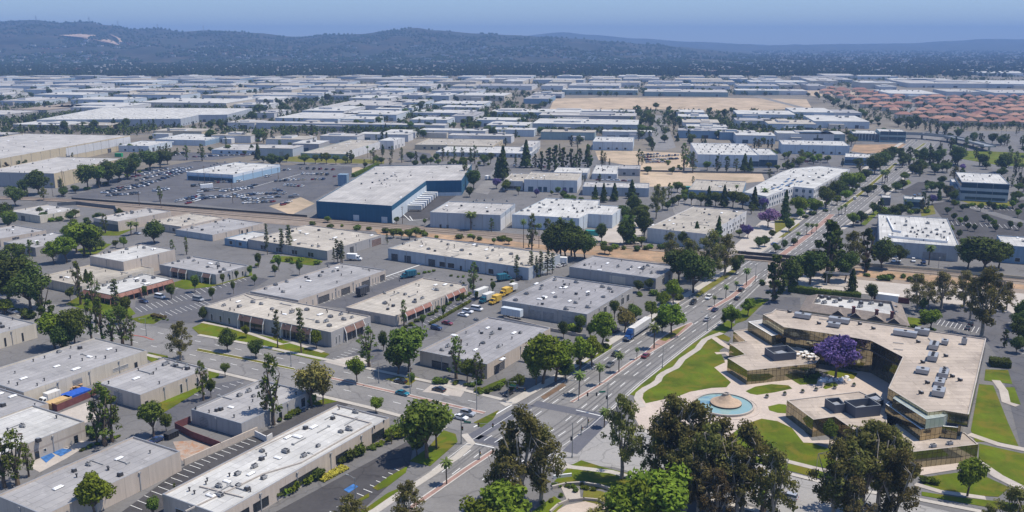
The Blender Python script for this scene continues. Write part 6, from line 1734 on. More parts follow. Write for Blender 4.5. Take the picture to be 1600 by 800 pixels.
belt(['dark', 'slim'], [(1085, 205), (1130, 206), (1180, 208)], 6, 7, 10, 4)
belt(['bright', 'shade'], [(160, 392), (175, 386)], 2, 4, 5, 2)
belt(['bush', 'bush'], [(505, 692), (560, 665)], 0, 1, 2, 1)
belt(['dark', 'shade'], [(1060, 180), (1070, 195)], 4, 7, 10, 4)
belt(['slim', 'dark'], [(560, 262), (590, 258)], 3, 5, 8, 3)
belt(['dark', 'slim', 'shade'], [(600, 196), (640, 178), (670, 160)], 16, 7, 12, 6)
belt(['dark', 'column', 'shade'], [(742, 210), (764, 188), (802, 167)], 14, 7, 12, 6)
belt(['slim', 'dark', 'shade'], [(560, 212), (700, 209), (830, 210), (1000, 213)], 26, 6, 11, 5)
belt(['slim', 'dark', 'shade'], [(620, 262), (700, 258), (780, 257)], 14, 6, 11, 5)
belt(['shade', 'dark', 'slim'], [(130, 232), (170, 228), (240, 243), (330, 240), (420, 236)], 16, 6, 10, 5)
belt(['dark', 'shade'], [(-20, 232), (60, 222), (170, 207)], 0, 8, 12, 5)
belt(['dark', 'slim', 'shade'], [(1075, 185), (1130, 187), (1200, 184), (1240, 182)], 12, 6, 9, 5)
belt(['dark', 'shade', 'jaca'], [(1420, 272), (1470, 270), (1500, 266)], 10, 6, 10, 6)
belt(['shade', 'dark'], [(870, 312), (905, 318), (925, 322)], 8, 4, 7, 3)
belt(['shade', 'bright', 'dark'], [(1040, 330), (1062, 318), (1075, 300)], 8, 5, 8, 4)
belt(['dark', 'shade', 'slim'], [(985, 330), (1000, 345), (1008, 365)], 9, 6, 11, 4)
belt(['shade', 'bright'], [(1210, 270), (1240, 262), (1262, 258)], 8, 5, 8, 4)
belt(['bright', 'shade'], [(1265, 345), (1300, 318), (1330, 296)], 10, 5, 8, 4)
belt(['dark', 'slim', 'shade'], [(40, 345), (120, 342), (170, 350)], 8, 4, 7, 4)
belt(['shade', 'slim'], [(0, 405), (40, 395), (60, 410)], 6, 6, 10, 5)
belt(['dark', 'shade'], [(1420, 500), (1440, 520), (1470, 505)], 0, 5, 8, 3)
belt(['dark', 'column'], [(1590, 520), (1600, 560)], 5, 6, 9, 3)
belt(['dark', 'slim', 'shade'], [(960, 205), (1000, 200), (1012, 190)], 7, 7, 11, 4)
# trees dotted through the yards of the middle distance, clear of roofs, lots and roads
r5 = random.Random(8)
def clear(p, mg):
    if any(inside((p.x, p.y), K_) for K_ in KEEP):
        return False
    if any(rect_dist(p, b) < mg for b in BLD.values() if (b['c'] - p).length < 260):
        return False
    return not on_far_roof(p.x, p.y, mg)
k = 0
while k < 260:
    px, py = r5.uniform(-30, 1630), lerp(196, 335, r5.random() ** 1.2)
    if 690 < px < 1000 and py > 300 or py > 316 and px < 700:
        continue
    p = at(px, py)
    if not clear(p, 3.5):
        continue
    for q in range(r5.choice((1, 1, 2, 3))):
        c_ = p + Vector((r5.gauss(0, 9), r5.gauss(0, 5), 0)) if q else p
        if clear(c_, 3):
            kd = r5.choice(['slim', 'slim', 'cone', 'pine', 'column', 'column', 'dark', 'shade', 'euc', 'tallpalm'])
            a_ = proj(c_)
            tree(kd, a_[0], a_[1], 0, r5.uniform(.85, 1.3), c_, r5.uniform(4.5, 9) if kd in ('dark', 'shade') else r5.uniform(7, 13)); k += 1
# shrubs along walls and beds
def shrubs(pts, n, h0=1.0, h1=2.2, jit=.5):
    belt(['bush'], pts, n, h0, h1, jit)
shrubs([(528, 724), (560, 708)], 7, 1.8, 3.2); shrubs([(430, 774), (462, 765)], 7, 1.8, 3.2); shrubs([(478, 752), (492, 743)], 4, 2, 3.4); shrubs([(575, 706), (607, 690)], 7, .9, 1.3, .3)
shrubs([(612, 686), (632, 674)], 5, 2, 3); shrubs([(125, 705), (188, 683)], 12, .7, 1.0, .2); shrubs([(130, 674), (150, 684)], 4, 1.5, 2.4); shrubs([(440, 660), (466, 642)], 7, 1.2, 1.8, .3); shrubs([(470, 634), (482, 627)], 4, 2, 3.2)
shrubs([(612, 525), (690, 482), (740, 458)], 20, 1.0, 1.6, .4); shrubs([(640, 500), (740, 445)], 9, .8, 1.3, .3); shrubs([(680, 598), (752, 604)], 9, 1, 2.2, .8); shrubs([(745, 620), (790, 600)], 7, 1, 1.8, 1)
shrubs([(885, 515), (905, 520)], 5, 2, 3.4); shrubs([(1232, 476), (1320, 468), (1330, 467)], 0, 2, 3); shrubs([(640, 430), (680, 424)], 6, .8, 1.5); shrubs([(235, 497), (260, 503)], 6, .8, 1.3); shrubs([(800, 425), (846, 434)], 6, 1, 2)
shrubs([(870, 588), (918, 556), (958, 535)], 13, 1, 2, 1); shrubs([(720, 444), (744, 455)], 4, 1, 1.6); shrubs([(700, 432), (800, 442)], 8, .8, 1.3); shrubs([(865, 758), (900, 762), (925, 766)], 9, .7, 1.1, .5); shrubs([(1445, 752), (1455, 755)], 4, 1.2, 2)
shrubs([(1340, 430), (1400, 438), (1440, 440)], 8, 1.5, 3, 1.5); shrubs([(1060, 412), (1160, 420)], 6, 1.5, 3, 2); shrubs([(1260, 604), (1300, 590), (1336, 596)], 0); shrubs([(830, 795), (900, 768)], 5, .8, 1.2); shrubs([(1280, 745), (1320, 748)], 4, 1, 1.5)
for a in (([(600, 362), (700, 371), (800, 379)], 10), ([(480, 352), (590, 361)], 5), ([(900, 385), (1000, 392)], 6), ([(640, 254), (780, 258)], 7), ([(560, 215), (760, 214), (1000, 217)], 8), ([(60, 345), (180, 352), (260, 350)], 8), ([(200, 425), (245, 415)], 5), ([(400, 415), (440, 405), (500, 412)], 7), ([(560, 470), (600, 455)], 0), ([(880, 470), (935, 505)], 0), ([(1000, 460), (1060, 470)], 8), ([(1070, 300), (1180, 320)], 12), ([(1010, 390), (1080, 385)], 8), ([(1240, 350), (1330, 300)], 6), ([(1370, 330), (1450, 335)], 7), ([(1480, 320), (1590, 330)], 7), ([(1440, 500), (1440, 520)], 4), ([(1195, 442), (1240, 448)], 6), ([(830, 262), (925, 268)], 5), ([(1030, 250), (1070, 268)], 6), ([(130, 300), (240, 262)], 6), ([(0, 480), (60, 498)], 6)):
    shrubs(a[0], a[1], 1.6, 3.6, 1.8)
# ------------------------------------------------------------------ hedges
def hedge(lab, pts, wid, h, m='leaf_mid'):
    rr = random.Random(int(pts[0][0]))
    P = [at(*p) for p in pts]
    c = sum(P, Vector()) / len(P)
    mb, core = MB(), MB()
    for a, b in zip(P, P[1:]):
        L = (b - a).length
        d = (b - a).normalized(); n = Vector((-d.y, d.x, 0))
        for _ in range(int(L * wid * 22) + 10):
            p = a + d * rr.uniform(0, L) + n * rr.uniform(-.5, .5) * wid - c
            side = rr.random()
            z = h * rr.uniform(.9, 1.05) if side < .5 else rr.uniform(.1, h)
            if side >= .5:
                p = a + d * rr.uniform(0, L) + n * rr.choice((-.5, .5)) * wid * rr.uniform(.9, 1.05) - c
            leaf_quad(mb, Vector((p.x, p.y, z)), Vector((rr.gauss(0, .6), rr.gauss(0, .6), 1)).normalized(), .32, rr)
        cx = ((a + b) / 2 - c)
        mb.obox((cx.x, cx.y), (d.x, d.y), L / 2, wid * .42, 0, h * .88)
    o = mb.build('hedge', m, None, (c.x, c.y, 0))
    tag(o, lab, 'hedge')
hedge('clipped dark green hedge below the flood channel behind the restaurant', [(1232, 455), (1290, 463), (1345, 468)], 3.2, 3.0)
hedge('thick square hedge beside the long office wall at the right', [(1546, 570), (1578, 573)], 5, 2.5, 'leaf_dark')
hedge('low clipped hedge in front of the jacaranda inside the office courtyard', [(1235, 583), (1262, 590), (1280, 588)], 3, 1.2)
hedge('bed of yellow flowers along the long white roof building', [(501, 752), (540, 731)], 2.6, 0.7, 'flowers_yellow')
hedge('long green hedge row behind the large blue warehouse', [(552, 277), (590, 260)], 3.5, 3, 'leaf_mid')
hedge('row of reddish shrubs in the parking lot island by the street', [(238, 494), (258, 498)], 2, 1.0, 'leaf_euc_brown')
hedge('clipped green hedge along the parking lane by the grey corner building', [(672, 508), (735, 472)], 1.2, 1.0)
# ------------------------------------------------------------------ distant trees: individual far ones, then the mass
rr = random.Random(77)
farproto = []
for s in range(3):
    c = MB(); r2 = random.Random(300 + s)
    for k in range(7):
        clump(c, (r2.uniform(-2.6, 2.6), r2.uniform(-2.6, 2.6), r2.uniform(2.5, 7.5)), 2.2, 26, 1.3, r2)
    c.tube((0, 0, 0), (0, 0, 4), .35, .25, 5)
    farproto.append(c.mesh('tree', ['leaf_dark']))
from collections import defaultdict
FT = defaultdict(list)
cnt = 0
while cnt < 270:
    px = rr.uniform(-40, 1640); py = rr.uniform(119, 168) if rr.random() < .8 else rr.uniform(165, 200)
    if 855 < px < 1270 and 150 < py < 176 or px > 1270 and 138 < py:
        continue
    p = at(px, py)
    m_ = rr.choice((1, 1, 2, 3))
    for k in range(m_):
        q = p + Vector((rr.gauss(0, 14), rr.gauss(0, 14), 0)) if k else p
        o = link('tree', farproto[cnt % 3], None, q, rr.uniform(0, 6), rr.uniform(.8, 1.5))
        fw = min(FARW, key=lambda e: (e[0] - q).length)
        FT[fw[1]].append((q, o))
        cnt += 1
for nm_, L in FT.items():
    L.sort(key=lambda e: e[0].x)
    for i, (q, o) in enumerate(L):
        tag(o, ('small dark tree' if len(L) == 1 else ordinal(i) + ' small dark tree') + ' by the ' + nm_, 'tree', 'trees among the far warehouses')
def mass(name, n, ymin, ymax, s0, s1, m_, pw=1.0, xlo=-60, xhi=1660):
    mb = MB()
    r2 = random.Random(n)
    for i in range(n):
        px = r2.uniform(xlo, xhi); py = lerp(ymin, ymax, r2.random() ** pw)
        p = at(px, py)
        if p.y > 4000 and px < 1180:
            continue
        z = terrain_z(p.x, p.y)
        for k in range(r2.choice((1, 2, 3))):
            x, y = p.x + r2.gauss(0, 18), p.y + r2.gauss(0, 30)
            s = r2.uniform(s0, s1)
            pts = [(x + s * .5 * cos(a) * r2.uniform(.7, 1.2), y + s * .5 * sin(a) * r2.uniform(.7, 1.2)) for a in (0.3, 1.6, 2.8, 4.1, 5.3)]
            tp = [(lerp(q[0], x, .55), lerp(q[1], y, .55)) for q in pts]
            mid = [(lerp(x, q[0], 1.25), lerp(y, q[1], 1.25)) for q in pts]
            mb.frustum(pts, z, mid, z + s * .45, 0, False); mb.frustum(mid, z + s * .45, tp, z + s, 0, True)
    return mb
struct(mass('w', 13000, 71.5, 118.5, 7, 15, 'leaf_dark', 0.75).build('distant_woods', 'leaf_far'), 'stuff')
# slope woods on the hills
mb = MB(); r2 = random.Random(3)
mbh = MB()
for i in range(15000):
    y = 3900 * (6800 / 3900) ** (r2.random() ** 1.3)
    px = r2.uniform(-60, 1200)
    x = (px - 800) / F * (y * CP + CH * SP)
    z = terrain_z(x, y)
    if noise.noise(Vector((x / 300, y / 400, 1))) < -0.25 + 0.5 * (y - 3900) / 2900 * r2.random():
        continue
    if i % 7 == 0 and y < 5600:
        w_ = r2.uniform(7, 26 if y < 4600 else 13)
        mbh.box(x - w_, x + w_, y - 6, y + 6, z - 1, z + r2.uniform(5, 8), r2.choice((0, 0, 1, 2)))
        continue
    s = r2.uniform(7, 15)
    pts = [(x + s * .55 * cos(a) * r2.uniform(.7, 1.2), y + s * .55 * sin(a)) for a in (0.3, 1.6, 2.8, 4.1, 5.3)]
    tp = [(lerp(q[0], x, .55), lerp(q[1], y, .55)) for q in pts]
    mid = [(lerp(x, q[0], 1.25), lerp(y, q[1], 1.25)) for q in pts]
    mb.frustum(pts, z - 1, mid, z + s * .4, 0, False); mb.frustum(mid, z + s * .4, tp, z + s * .85, 0, True)
struct(mb.build('hillside_woods', 'leaf_far'), 'stuff')
for i in range(6000):
    px = r2.uniform(-60, 1660); py = lerp(74, 116, r2.random() ** .8)
    p = at(px, py)
    if p.y > 4000 and px < 1180:
        continue
    w_ = r2.choice((6, 8, 10, 14, 30)) * r2.uniform(.8, 1.5)
    mbh.box(p.x - w_, p.x + w_, p.y - 8, p.y + 8, 0, r2.uniform(5, 9), r2.choice((0, 0, 1, 2)))
struct(mbh.build('distant_suburb', ['roof_white', 'wall_cream', 'tile_red']), 'stuff')
# ------------------------------------------------------------------ labels of the trees
from collections import defaultdict
GR = defaultdict(list)
for t, desc, h, kind, p in TREES:
    size = ('tall ' if h > 15 else 'small ' if h < 5 and kind != 'bush' else '') if kind not in ('tallpalm', 'palm', 'column') else ''
    if kind == 'bush':
        size = 'low ' if h < 1.5 else ''
    GR[(size + desc, place_of(p))].append((p, t, kind))
for (d, pl), L in GR.items():
    L.sort(key=lambda e: (e[0] - CROSS).length)
    for i, (p, t, kind) in enumerate(L):
        lab = f'{d} {pl}' if len(L) == 1 else f'{ordinal(i)} {d} {pl}, counted from the crossing'
        for a_, b_ in ((', counted from', ' from'), ('in front of', 'before'), ('green ', ''), ('leafy ', '')):
            if len(lab.split()) > 16:
                lab = lab.replace(a_, b_, 1)
        tag(t, lab, 'shrub' if kind == 'bush' else 'tree', (KINDN[kind][0].replace('_', ' ') + 's ' + pl) if len(L) > 1 else None)
# dark trees standing between the far warehouses beyond those built one by one: one mass
mb = MB(); r2 = random.Random(55); k = 0
while k < 5200:
    px = r2.uniform(-60, 1660); py = lerp(117.5, 212, r2.random() ** 1.15)
    if 855 < px < 1270 and 150 < py < 177 or px > 1262 and py > 136:
        continue
    p = at(px, py)
    if noise.noise(Vector((p.x / 160, p.y / 220, 4))) < -0.2:
        continue
    if any(inside((p.x, p.y), K_) for K_ in KEEP):
        continue
    for _ in range(r2.choice((1, 2, 4))):
        x, y = p.x + r2.gauss(0, 13), p.y + r2.gauss(0, 10)
        if on_far_roof(x, y) or any(rect_dist(Vector((x, y, 0)), BLD[b]) < 3 for b in ('q40', 'q18', 'q25', 'q7', 'q14', 'q15', 'q16', 'q17', 'q26', 'q27', 'q6', 'q22', 'q21', 'q23', 'q24')):
            continue
        s = r2.uniform(5, 10)
        clump(mb, (x, y, s * .55), s * .45, 14, s * .22, r2, 1.0)
        k += 1
struct(mb.build('distant_trees', 'leaf_dark'), 'stuff')
# ------------------------------------------------------------------ vehicles
def car_protos():
    out = {}
    def wheel_mesh(r, wd):
        m = MB(); m.tube((0, -wd / 2, 0), (0, wd / 2, 0), r, n=12, mi=0); m.tube((0, -wd / 2 - .01, 0), (0, wd / 2 + .01, 0), r * .58, n=8, mi=1)
        return m.mesh('wheel', ['black', 'metal_grey'])
    wm = wheel_mesh(.34, .24)
    def body(prof, W, cab, roofz, pillar=True):
        """prof: lower side profile (x, z); cab: belt and roof outline x0,x1 / x0,x1"""
        m = MB()
        n = len(prof)
        def yy(z):
            return W / 2 * (1 - .06 * max(0, (z - .6)) - .05 * max(0, .5 - z))
        for i in range(n):
            (x0, z0), (x1, z1) = prof[i], prof[(i + 1) % n]
            m.face([(x0, -yy(z0), z0), (x0, yy(z0), z0), (x1, yy(z1), z1), (x1, -yy(z1), z1)])
        m.face([(x, -yy(z), z) for x, z in prof]); m.face([(x, yy(z), z) for x, z in prof][::-1])
        (b0, b1, r0, r1), zb = cab
        w0, w1 = W / 2 * .93, W / 2 * .74
        m.prism([(r0, -w1), (r1, -w1), (r1, w1), (r0, w1)], roofz - .05, roofz, 0, True, True)
        g = MB()
        g.frustum([(b0, -w0), (b1, -w0), (b1, w0), (b0, w0)], zb, [(r0 - .02, -w1 - .01), (r1 + .02, -w1 - .01), (r1 + .02, w1 + .01), (r0 - .02, w1 + .01)], roofz - .06, 0, False)
        return m, g
    sed = body([(-2.3, .32), (-2.32, .7), (-2.2, .93), (-1.5, .97), (1.0, .98), (2.05, .82), (2.3, .62), (2.28, .3)], 1.84, ((-1.75, 1.15, -1.05, .25), .95), 1.45)
    suv = body([(-2.3, .38), (-2.35, .8), (-2.3, 1.08), (1.0, 1.1), (2.15, .98), (2.3, .7), (2.28, .35)], 1.92, ((-2.22, 1.2, -2.0, .3), 1.06), 1.74)
    van = body([(-2.55, .38), (-2.6, .8), (-2.58, 1.2), (1.7, 1.2), (2.5, .95), (2.6, .65), (2.55, .35)], 2.0, ((-2.5, 1.95, -2.45, 1.1), 1.18), 2.0)
    pk = body([(-2.8, .42), (-2.82, .8), (-2.8, 1.12), (1.2, 1.12), (2.55, 1.02), (2.75, .7), (2.7, .4)], 1.95, ((-.95, 1.35, -.75, .5), 1.08), 1.8)
    pk[0].box(-2.7, -1.05, -.8, .8, 1.121, 1.125, 0)
    out = {'sedan': (sed, 1.42, 1.55), 'suv': (suv, 1.45, 1.6), 'van': (van, 1.65, 1.85), 'pickup': (pk, 1.75, 1.95)}
    return out, wm
CP_, WM = car_protos()
COLS = dict(white='white', silver='silver', black='black', grey='dark grey', navy='navy blue', blue='blue', maroon='dark red', beige='beige', teal='teal')
CARS = []
def lamp(nm, x, y, z, mt):
    m = MB(); m.box(x - .03, x + .03, y - .2, y + .2, z - .08, z + .08)
    return m.mesh(nm, [mt])
plain('tail_red', (0.35, 0.02, 0.02), 0.3)
CM, FM = {}, {}
def car(kind, colr, x, y, az, where=None, parts=True):
    (b, g), wf, ln = CP_[kind]
    p = at(x, y)
    zr = 0.1
    nm = {'sedan': 'parked_car', 'suv': 'parked_car', 'van': 'parked_van', 'pickup': 'pickup_truck'}[kind]
    if where and 'driving' in where:
        nm = nm.replace('parked_', 'driving_')
    rz = radians(90 - az)
    if parts:
        if (kind, colr) not in CM:
            CM[(kind, colr)] = (b.mesh('body', ['car_' + colr]), g.mesh('windows', ['glass_dark']),
                                [lamp('headlight', ln + .72, s * .62, .68, 'lamp_glass') for s in (-1, 1)], [lamp('tail_light', -ln - .78, s * .68, .8, 'tail_red') for s in (-1, 1)])
        bm_, gm, hl, tl = CM[(kind, colr)]
        t = link(nm, None, None, (p.x, p.y, zr), rz)
        link('body', bm_, t); link('windows', gm, t)
        for q in hl:
            link('headlight', q, t)
        for q in tl:
            link('tail_light', q, t)
        for sx in (-1, 1):
            for sy in (-1, 1):
                link('wheel', WM, t, (sx * wf * .93, sy * .82, .34))
    else:
        if (kind, colr) not in FM:
            m = MB()
            for src, mi in ((b, 0), (g, 1)):
                for f in src.f:
                    m.face([src.v[i] for i in f], mi)
            for sx in (-1, 1):
                for sy in (-1, 1):
                    m.tube((sx * wf * .93, sy * .82 - .12, .34), (sx * wf * .93, sy * .82 + .12, .34), .34, n=8, mi=2)
            FM[(kind, colr)] = m.mesh(nm, ['car_' + colr, 'glass_dark', 'black'])
        t = link(nm, FM[(kind, colr)], None, (p.x, p.y, zr), rz)
    CARS.append((t, COLS[colr] + ' ' + {'sedan': 'car', 'suv': 'sport utility car', 'van': 'van', 'pickup': 'pickup truck'}[kind], where, p, kind))
    return t
BZ = 31
D1_ = 'driving down the boulevard'
D2_ = 'driving up the boulevard'
for a in (('suv', 'black', 1083, 475, BZ + 180, D1_), ('suv', 'white', 1107, 467, BZ + 180, D1_), ('sedan', 'black', 962, 555, BZ + 180, D1_), ('sedan', 'grey', 953, 572, BZ + 180, D1_),
          ('suv', 'black', 1158, 455, BZ, D2_), ('sedan', 'black', 1152, 468, BZ, D2_), ('sedan', 'navy', 1117, 486, BZ, D2_), ('sedan', 'silver', 1105, 501, BZ, D2_), ('sedan', 'maroon', 1009, 558, BZ, D2_),
          ('suv', 'white', 1029, 511, BZ + 180, 'parked by the boulevard median tree'), ('suv', 'navy', 961, 518, BZ, 'parked beside the blue articulated lorry'), ('van', 'white', 1336, 312, BZ, D1_), ('sedan', 'black', 1400, 266, BZ, D2_), ('sedan', 'white', 1423, 232, BZ, D1_), ('sedan', 'black', 1384, 278, BZ, D2_), ('sedan', 'silver', 1445, 219, BZ, D2_), ('sedan', 'white', 1432, 220, BZ, D1_),
          ('sedan', 'teal', 629, 617, 120, 'driving along the side street'), ('sedan', 'black', 686, 611, 300, 'driving along the side street'), ('sedan', 'black', 626, 598, 300, 'driving along the side street'), ('sedan', 'white', 720, 655, 120, 'waiting at the crossing'), ('suv', 'silver', 731, 649, 120, 'waiting at the crossing'), ('sedan', 'black', 795, 617, 210, 'parked under trees at the street corner'),
          ('sedan', 'navy', 225, 473, 120, 'parked before the red mansard building'), ('van', 'white', 250, 466, 120, 'parked before the red mansard building'), ('van', 'silver', 310, 470, 120, 'parked in the lot by the canopied building'), ('suv', 'white', 20, 489, 120, 'parked behind the cream wall building'), ('suv', 'black', 10, 487, 120, 'parked behind the cream wall building'),
          ('suv', 'silver', 1231, 780, 300, 'on the plaza street under eucalyptus'), ('sedan', 'white', 1336, 757, 120, 'on the plaza street under eucalyptus'),
          ('sedan', 'white', 1396, 409, 200, 'parked below the many unit roof building'), ('suv', 'white', 1404, 409, 200, 'parked below the many unit roof building'), ('suv', 'white', 1427, 409, 200, 'parked below the many unit roof building'), ('suv', 'navy', 1443, 411, 200, 'parked below the many unit roof building'),
          ('suv', 'navy', 682, 515, 120, 'by the grey corner building'), ('sedan', 'maroon', 699, 507, 120, 'by the grey corner building'), ('sedan', 'white', 724, 494, 120, 'by the grey corner building'), ('suv', 'white', 731, 489, 120, 'by the grey corner building'), ('van', 'white', 745, 485, 120, 'by the grey corner building'),
          ('sedan', 'navy', 246, 690, 30, 'behind the fenced red yard'), ('sedan', 'silver', 215, 366, 120, 'parked near the round tree'), ('pickup', 'black', 812, 437, 30, 'parked by the trees at the tan warehouse'), ('sedan', 'white', 875, 417, 30, 'parked among the tall trees by the tan warehouse'), ('suv', 'silver', 882, 415, 30, 'parked among the tall trees by the tan warehouse'), ('sedan', 'blue', 1210, 383, 60, 'parked by the boulevard at the railway'),
          ('sedan', 'black', 1517, 508, 30, 'parked behind the restaurant'), ('sedan', 'grey', 1512, 514, 30, 'parked behind the restaurant'), ('sedan', 'black', 1340, 348, 30, 'parked by the small glass office'), ('sedan', 'white', 1390, 250, 31, 'on the boulevard near the overpass')):
    car(*a)
rc = random.Random(9)
def pick():
    return rc.choice(['sedan', 'sedan', 'suv', 'suv', 'pickup', 'van']), rc.choice(['white', 'white', 'white', 'silver', 'silver', 'black', 'grey', 'navy', 'maroon', 'beige'])
def row(p, q, n, az, where):
    for i in range(n):
        t_ = (i + .5) / n
        k, c = pick()
        car(k, c, lerp(p[0], q[0], t_), lerp(p[1], q[1], t_), az + rc.uniform(-3, 3), where, False)
W1 = 'in the car dealer lot'
for a in (((212, 284), (283, 263), 11, 100), ((226, 290), (292, 268), 10, 100), ((205, 278), (262, 264), 8, 100), ((160, 303), (232, 290), 10, 100), ((166, 307), (218, 303), 6, 100), ((428, 284), (478, 281), 7, 10), ((443, 290), (475, 292), 6, 10), ((486, 281), (508, 281), 4, 10), ((275, 316), (318, 306), 9, 20), ((292, 319), (316, 312), 5, 20), ((308, 301), (345, 297), 4, 60), ((355, 309), (402, 304), 9, 100), ((380, 313), (402, 312), 4, 100), ((400, 304), (448, 303), 7, 10), ((335, 286), (378, 284), 9, 10), ((428, 297), (440, 300), 2, 60), ((452, 310), (466, 306), 2, 70), ((405, 312), (440, 308), 3, 80), ((440, 322), (455, 315), 3, 40), ((466, 264), (525, 266), 6, 10), ((415, 277), (423, 276), 2, 10), ((393, 291), (402, 290), 2, 20), ((520, 277), (526, 276), 1, 10)):
    row(a[0], a[1], a[2], a[3], W1)
for a in (((1005, 247), (1062, 243), 12, 20), ((1008, 251), (1060, 249), 11, 50), ((1010, 255), (1040, 254), 6, 80), ((1000, 244), (1030, 241), 6, 30)):
    row(a[0], a[1], a[2], a[3], 'in the crowded dirt yard')
row((570, 238), (608, 231), 9, 100, 'along the white docks of the grey block')
row((215, 250), (290, 240), 10, 100, 'by the white warehouse lot')
row((300, 246), (400, 242), 12, 100, 'by the white warehouse lot')
row((800, 260), (910, 264), 12, 20, 'in the yard before the pine grove')
row((930, 282), (990, 284), 6, 100, 'by the small white industrial building')
row((905, 322), (930, 326), 3, 100, 'by the small white industrial building')
row((850, 202), (925, 203), 9, 20, 'before the grey-green far warehouse')
row((1228, 258), (1290, 250), 9, 100, 'in the lot before the blue band office')
row((480, 209), (600, 208), 13, 10, 'along the far industrial street')
row((1145, 195), (1195, 194), 7, 10, 'in the lot left of the housing')
row((300, 313), (350, 308), 7, 100, W1)
row((345, 300), (395, 294), 8, 100, W1)
row((365, 306), (400, 315), 6, 20, W1)
row((255, 275), (300, 262), 9, 100, W1)
row((175, 298), (240, 284), 9, 100, W1)
row((240, 300), (262, 296), 4, 100, W1)
row((300, 292), (330, 288), 5, 20, W1)
row((420, 268), (455, 266), 5, 10, W1)
row((380, 318), (430, 316), 7, 20, W1)
row((470, 272), (515, 274), 6, 10, W1)
row((1425, 310), (1447, 300), 3, 21, 'beside the small glass office')
# trucks -----------------------------------------------------------------
def wheels(par, xs, ys, r=.5):
    for x in xs:
        for y in ys:
            m = MB(); m.tube((x, y - .15, r), (x, y + .15, r), r, n=12); m.tube((x, y - .16, r), (x, y + .16, r), r * .5, n=8, mi=1)
            m.build('wheel', ['black', 'metal_grey'], par)
def trailer_mesh(par, x0, x1, c, stripe=None, name='trailer_box', z0=1.15, z1=4.1):
    m = MB(); m.box(x0, x1, -1.28, 1.28, z0, z1, 0)
    k = x0 + .6
    while k < x1 - .3:
        m.box(k, k + .06, -1.31, 1.31, z0 + .1, z1 - .1, 1); k += 1.2
    if stripe:
        m.box(x0 - .02, x1 + .02, -1.33, 1.33, z0 + .05, z0 + .9, 2)
    m.build(name, [c, 'metal_grey', stripe or c], par)
def semi(lab, px, py, az, cabm, boxm, stripe=None, L=15.5):
    p = at(px, py)
    t = thing('articulated_lorry', lab, 'lorry', (p.x, p.y, .1), radians(90 - az))
    trailer_mesh(t, -L + 2.5, 2.5, boxm, stripe)
    m = MB(); m.box(2.0, 7.6, -.5, .5, .6, 1.0); m.box(-L + 3, 2.5, -.5, .5, .8, 1.14); m.build('chassis', 'dark_metal', t)
    m = MB(); m.frustum([(3.1, -1.22), (5.2, -1.22), (5.2, 1.22), (3.1, 1.22)], .9, [(3.1, -1.2), (5.1, -1.2), (5.1, 1.2), (3.1, 1.2)], 2.5, 0, False)
    m.frustum([(3.1, -1.2), (5.1, -1.2), (5.1, 1.2), (3.1, 1.2)], 2.5, [(3.1, -1.1), (4.4, -1.05), (4.4, 1.05), (3.1, 1.1)], 3.8, 0)
    m.frustum([(5.2, -1.0), (7.5, -.85), (7.5, .85), (5.2, 1.0)], .7, [(5.15, -.95), (7.3, -.75), (7.3, .75), (5.15, .95)], 2.05, 0)
    m.box(5.3, 7.1, -1.25, -.95, .7, 1.2); m.box(5.3, 7.1, .95, 1.25, .7, 1.2); m.build('cab', cabm, t)
    m = MB(); m.face([(5.12, -1.05, 2.12), (5.12, 1.05, 2.12), (4.72, .95, 3.1), (4.72, -.95, 3.1)]); m.box(3.9, 4.9, -1.235, 1.235, 2.0, 2.6); m.build('windscreen', 'glass_dark', t)
    m = MB(); m.box(7.5, 7.56, -.6, .6, .8, 1.8); m.build('grille', 'metal_grey', t)
    for s in (-1, 1):
        m = MB(); m.tube((3.0, s * 1.1, 1), (3.0, s * 1.1, 4.0), .09, n=6); m.build('exhaust_stack', 'metal_grey', t)
        m = MB(); m.box(7.3, 7.52, s * .85 - .18, s * .85 + .18, .95, 1.2); m.build('headlight', 'lamp_glass', t)
    wheels(t, (6.5, 3.6, 2.4, -L + 4.3, -L + 5.6), (-1.05, 1.05))
    return t
semi('dark blue articulated lorry with long white trailer driving down the boulevard', 990, 526, BZ + 180, 'lorry_blue', 'wall_pale', 'car_silver', 16.5)
def box_truck(lab, px, py, az, cabm, boxm, L=6.0):
    p = at(px, py)
    t = thing('box_truck', lab, 'truck', (p.x, p.y, .1), radians(90 - az))
    trailer_mesh(t, -L / 2 - 1, L / 2 - 1, boxm, None, 'cargo_box', 1.0, 3.5)
    m = MB(); m.box(L / 2 - .95, L / 2 + .9, -1.1, 1.1, .6, 1.6); m.frustum([(L / 2 - .95, -1.1), (L / 2 + .85, -1.1), (L / 2 + .85, 1.1), (L / 2 - .95, 1.1)], 1.6, [(L / 2 - .95, -1), (L / 2 + .3, -1), (L / 2 + .3, 1), (L / 2 - .95, 1)], 2.5)
    m.box(L / 2 + .9, L / 2 + 1.7, -1.0, 1.0, .6, 1.3); m.build('cab', cabm, t)
    m = MB(); m.face([(L / 2 + .87, -.95, 1.65), (L / 2 + .87, .95, 1.65), (L / 2 + .36, .85, 2.42), (L / 2 + .36, -.85, 2.42)]); m.box(L / 2 - .5, L / 2 + .4, -1.12, 1.12, 1.65, 2.2); m.build('windscreen', 'glass_dark', t)
    m = MB(); m.box(-L / 2 - 1, L / 2, -.45, .45, .55, .98); m.build('chassis', 'dark_metal', t)
    wheels(t, (L / 2 + .6, -L / 2 + .6), (-.95, .95), .42)
    return t
box_truck('teal box truck beside the cream building between the parking lanes', 639, 434, 240, 'lorry_teal', 'lorry_teal', 5)
box_truck('white and grey box truck in the trailer yard behind the grey corner building', 761, 471, 214, 'lorry_teal', 'offwhite')
